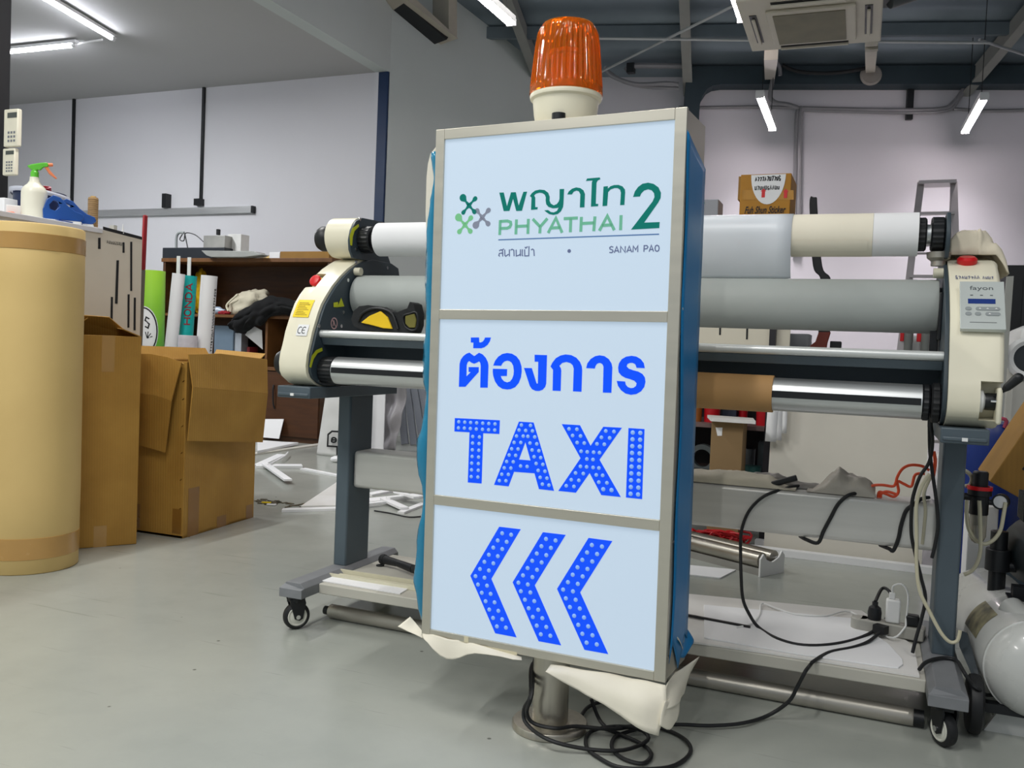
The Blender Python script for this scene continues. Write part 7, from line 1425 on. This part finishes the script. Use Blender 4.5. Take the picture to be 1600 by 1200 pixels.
# pendant tubes
WARM = M('pendant_tube', 'ffffff', .4, var=0, emit='fff1f4', es=45.0)
def pendant(p0, p1, label):
    a, b_ = Vector(p0), Vector(p1); d = (b_-a).normalized(); t = thing('pendant_tube_light', label, 'light', (a+b_)/2+Vector((0, 0, .06)), 'pendant tube lights of the workshop')
    B().beam(a+Vector((0, 0, .035)), b_+Vector((0, 0, .035)), .075, .05).build('lamp_housing', LAMPW, t, smooth=0, bevel=.004)
    B().beam(a+d*.015+Vector((0, 0, .0)), b_-d*.015, .06, .018).build('lamp_diffuser', WARM, t, smooth=0, bevel=.004)
    for e in (a, b_): B().beam(e-d*.008+Vector((0, 0, .012)), e+d*.008+Vector((0, 0, .012)), .076, .05).build('lamp_end_cap', LAMPW, t, smooth=0)
    for f in (.15, .85):
        p = a+(b_-a)*f; dd = (Vector((0, 10.45, 0))-Vector((p.x, p.y, 0))).dot(-NW)*1.0
        dist = (p-Vector((0, 10.45, 0))).dot(NW)
        B().cyl(p+Vector((0, 0, .06)), (p.x, p.y, RZ(dist)-.02), .004, 6).build('suspension_wire', BLACK, t)
q = [(-1.097,8.469,3.3),(-1.111,9.714,3.3)]; pendant(q[0], q[1], 'pendant tube light left of the two near the back wall, above the ochre carton')
q = [(0.779,8.99,3.3),(0.731,10.231,3.3)]; pendant(q[0], q[1], 'pendant tube light right of the two near the back wall, above the ladder')
for q_ in ([(-1.097,8.469,3.3),(-1.111,9.714,3.3)], [(0.779,8.99,3.3),(0.731,10.231,3.3)]):     # the downward beam of the two tubes by the back wall
    a, b_ = Vector(q_[0]), Vector(q_[1]); m_ = (a+b_)/2
    area_light('pendant_tube_beam', m_-Vector((0, 0, .02)), .05, 1.1, 26, (1, .93, .97), (0, 0, math.atan2(-(b_.x-a.x), b_.y-a.y)), 1.9)
q = [(-2.736,5.768,3.4),(-2.721,6.434,3.4)]; pendant(q[0], q[1], 'pendant tube light up left of the amber beacon')
q = [(-1.027,6.401,3.4),(-1.037,6.835,3.4)]; a, b_ = Vector(q[0]), Vector(q[1]); pendant(b_+(a-b_).normalized()*1.2, b_, 'pendant tube light cut off by the top edge left of the air conditioner')
# ceiling cassette air conditioner
q = [(-0.907,6.478,3.05),(-0.074,6.49,3.05)]
o_ = Vector(q[0]); u_ = (Vector(q[1])-o_); AW = u_.length; u_.normalize(); v_ = Vector((u_.y, -u_.x, 0))
AC = lambda a, b_, z: tuple(o_+u_*a+v_*b_+Vector((0, 0, z)))
ac = thing('ceiling_air_conditioner', 'square ceiling cassette air conditioner hanging at the top right', 'air conditioner', o_+u_*AW/2+v_*AW/2)
def acbox(b, a0, a1, b0, b1, z0, z1):
    vs = [AC(a, q_, z) for z in (z0, z1) for a, q_ in ((a0, b0), (a1, b0), (a1, b1), (a0, b1))]
    return b.add(vs, [(3, 2, 1, 0), (4, 5, 6, 7), (0, 1, 5, 4), (1, 2, 6, 5), (2, 3, 7, 6), (3, 0, 4, 7)])
ACP = M('ac_beige', 'cfc9ba', .5, var=.03)
pn = acbox(B(), 0, AW, 0, .92, 0, .03).build('face_panel', ACP, ac, smooth=0, bevel=.008)
acbox(B(), .05, AW-.05, .05, .87, .03, .28).build('unit_body', M('ac_body', 'b4b3ab', .5, .2), ac, smooth=0)
gp = acbox(B(), .16, AW-.15, .13, .74, -.02, 0).build('intake_frame', ACP, ac, smooth=0, bevel=.008)
acbox(B(), .20, AW-.21, .165, .69, -.024, -.019).build('intake_grille', M('grille_olive', '7d7862', .6, var=.1), gp, smooth=0)
for a0, a1, b0, b1 in ((.055, .10, .18, .68), (AW-.10, AW-.055, .18, .68), (.2, AW-.2, .80, .86), (.2, AW-.2, .04, .085)):
    acbox(B(), a0, a1, b0, b1, -.004, .001).build('air_slot', BLACK, pn, smooth=0)
    acbox(B(), a0+.012 if a1-a0 < .1 else a0, a1-.012 if a1-a0 < .1 else a1, b0+.008, b1-.02 if b1-b0 < .1 else b1-.05, -.022, -.006).build('louver', ACP, pn, smooth=0, bevel=.004)
for a0, b0 in ((.1, .1), (AW-.1, .1), (.1, .82), (AW-.1, .82)):
    p = Vector(AC(a0, b0, .28)); dist = (p-Vector((0, 10.45, 0))).dot(NW); B().cyl(p, (p.x, p.y, RZ(dist)-.02), .008, 8).build('hanger_rod', M('galvanised', 'b5b8b8', .4, .6), ac)
b = B(); p = Vector(AC(.24, -.05, .1)); b.beam(Vector((-0.838,7,3.192)), Vector((-1.181,9.846,3.904)), .10, .08); tag(b.build('cable_duct', M('duct_beige', 'a9a598', .5), smooth=0), 'beige cable duct descending behind the air conditioner on the left', 'duct')
b = B(); b.beam(Vector((-0.145,7.2,3.305)), Vector((-0.199,10.091,3.968)), .09, .07); b.beam(Vector((-0.191,7.4,3.313)), Vector((-0.101,7.4,3.314)), .05, .05); tag(b.build('pipe_cover', M('duct_beige', 'a9a598', .5), smooth=0), 'beige pipe cover descending behind the air conditioner on the right', 'duct')
b = B(); b.tube([(-1.065,9.874,4.01),(-0.885,9.92,3.943),(-0.57,9.998,3.929),(-0.292,10.068,3.968),(-0.214,10.087,4.008)], .02, 8, 4); tag(b.build('drain_hose', RUBBER), 'dark hose sagging below the air conditioner between its two ducts', 'hose')
cq = Vector(AC(AW+.03, .55, .06)); b = B().cyl(cq, cq+Vector((.0, 0, .2)), .12, 24).cyl(cq+Vector((.0, 0, .02)), cq+Vector((.16, .05, .08)), .07, 18); tag(b.build('fan_housing', M('fan_grey', '555a5c', .5), bevel=.004), 'dark grey fan housing beside the right edge of the air conditioner', 'fan')
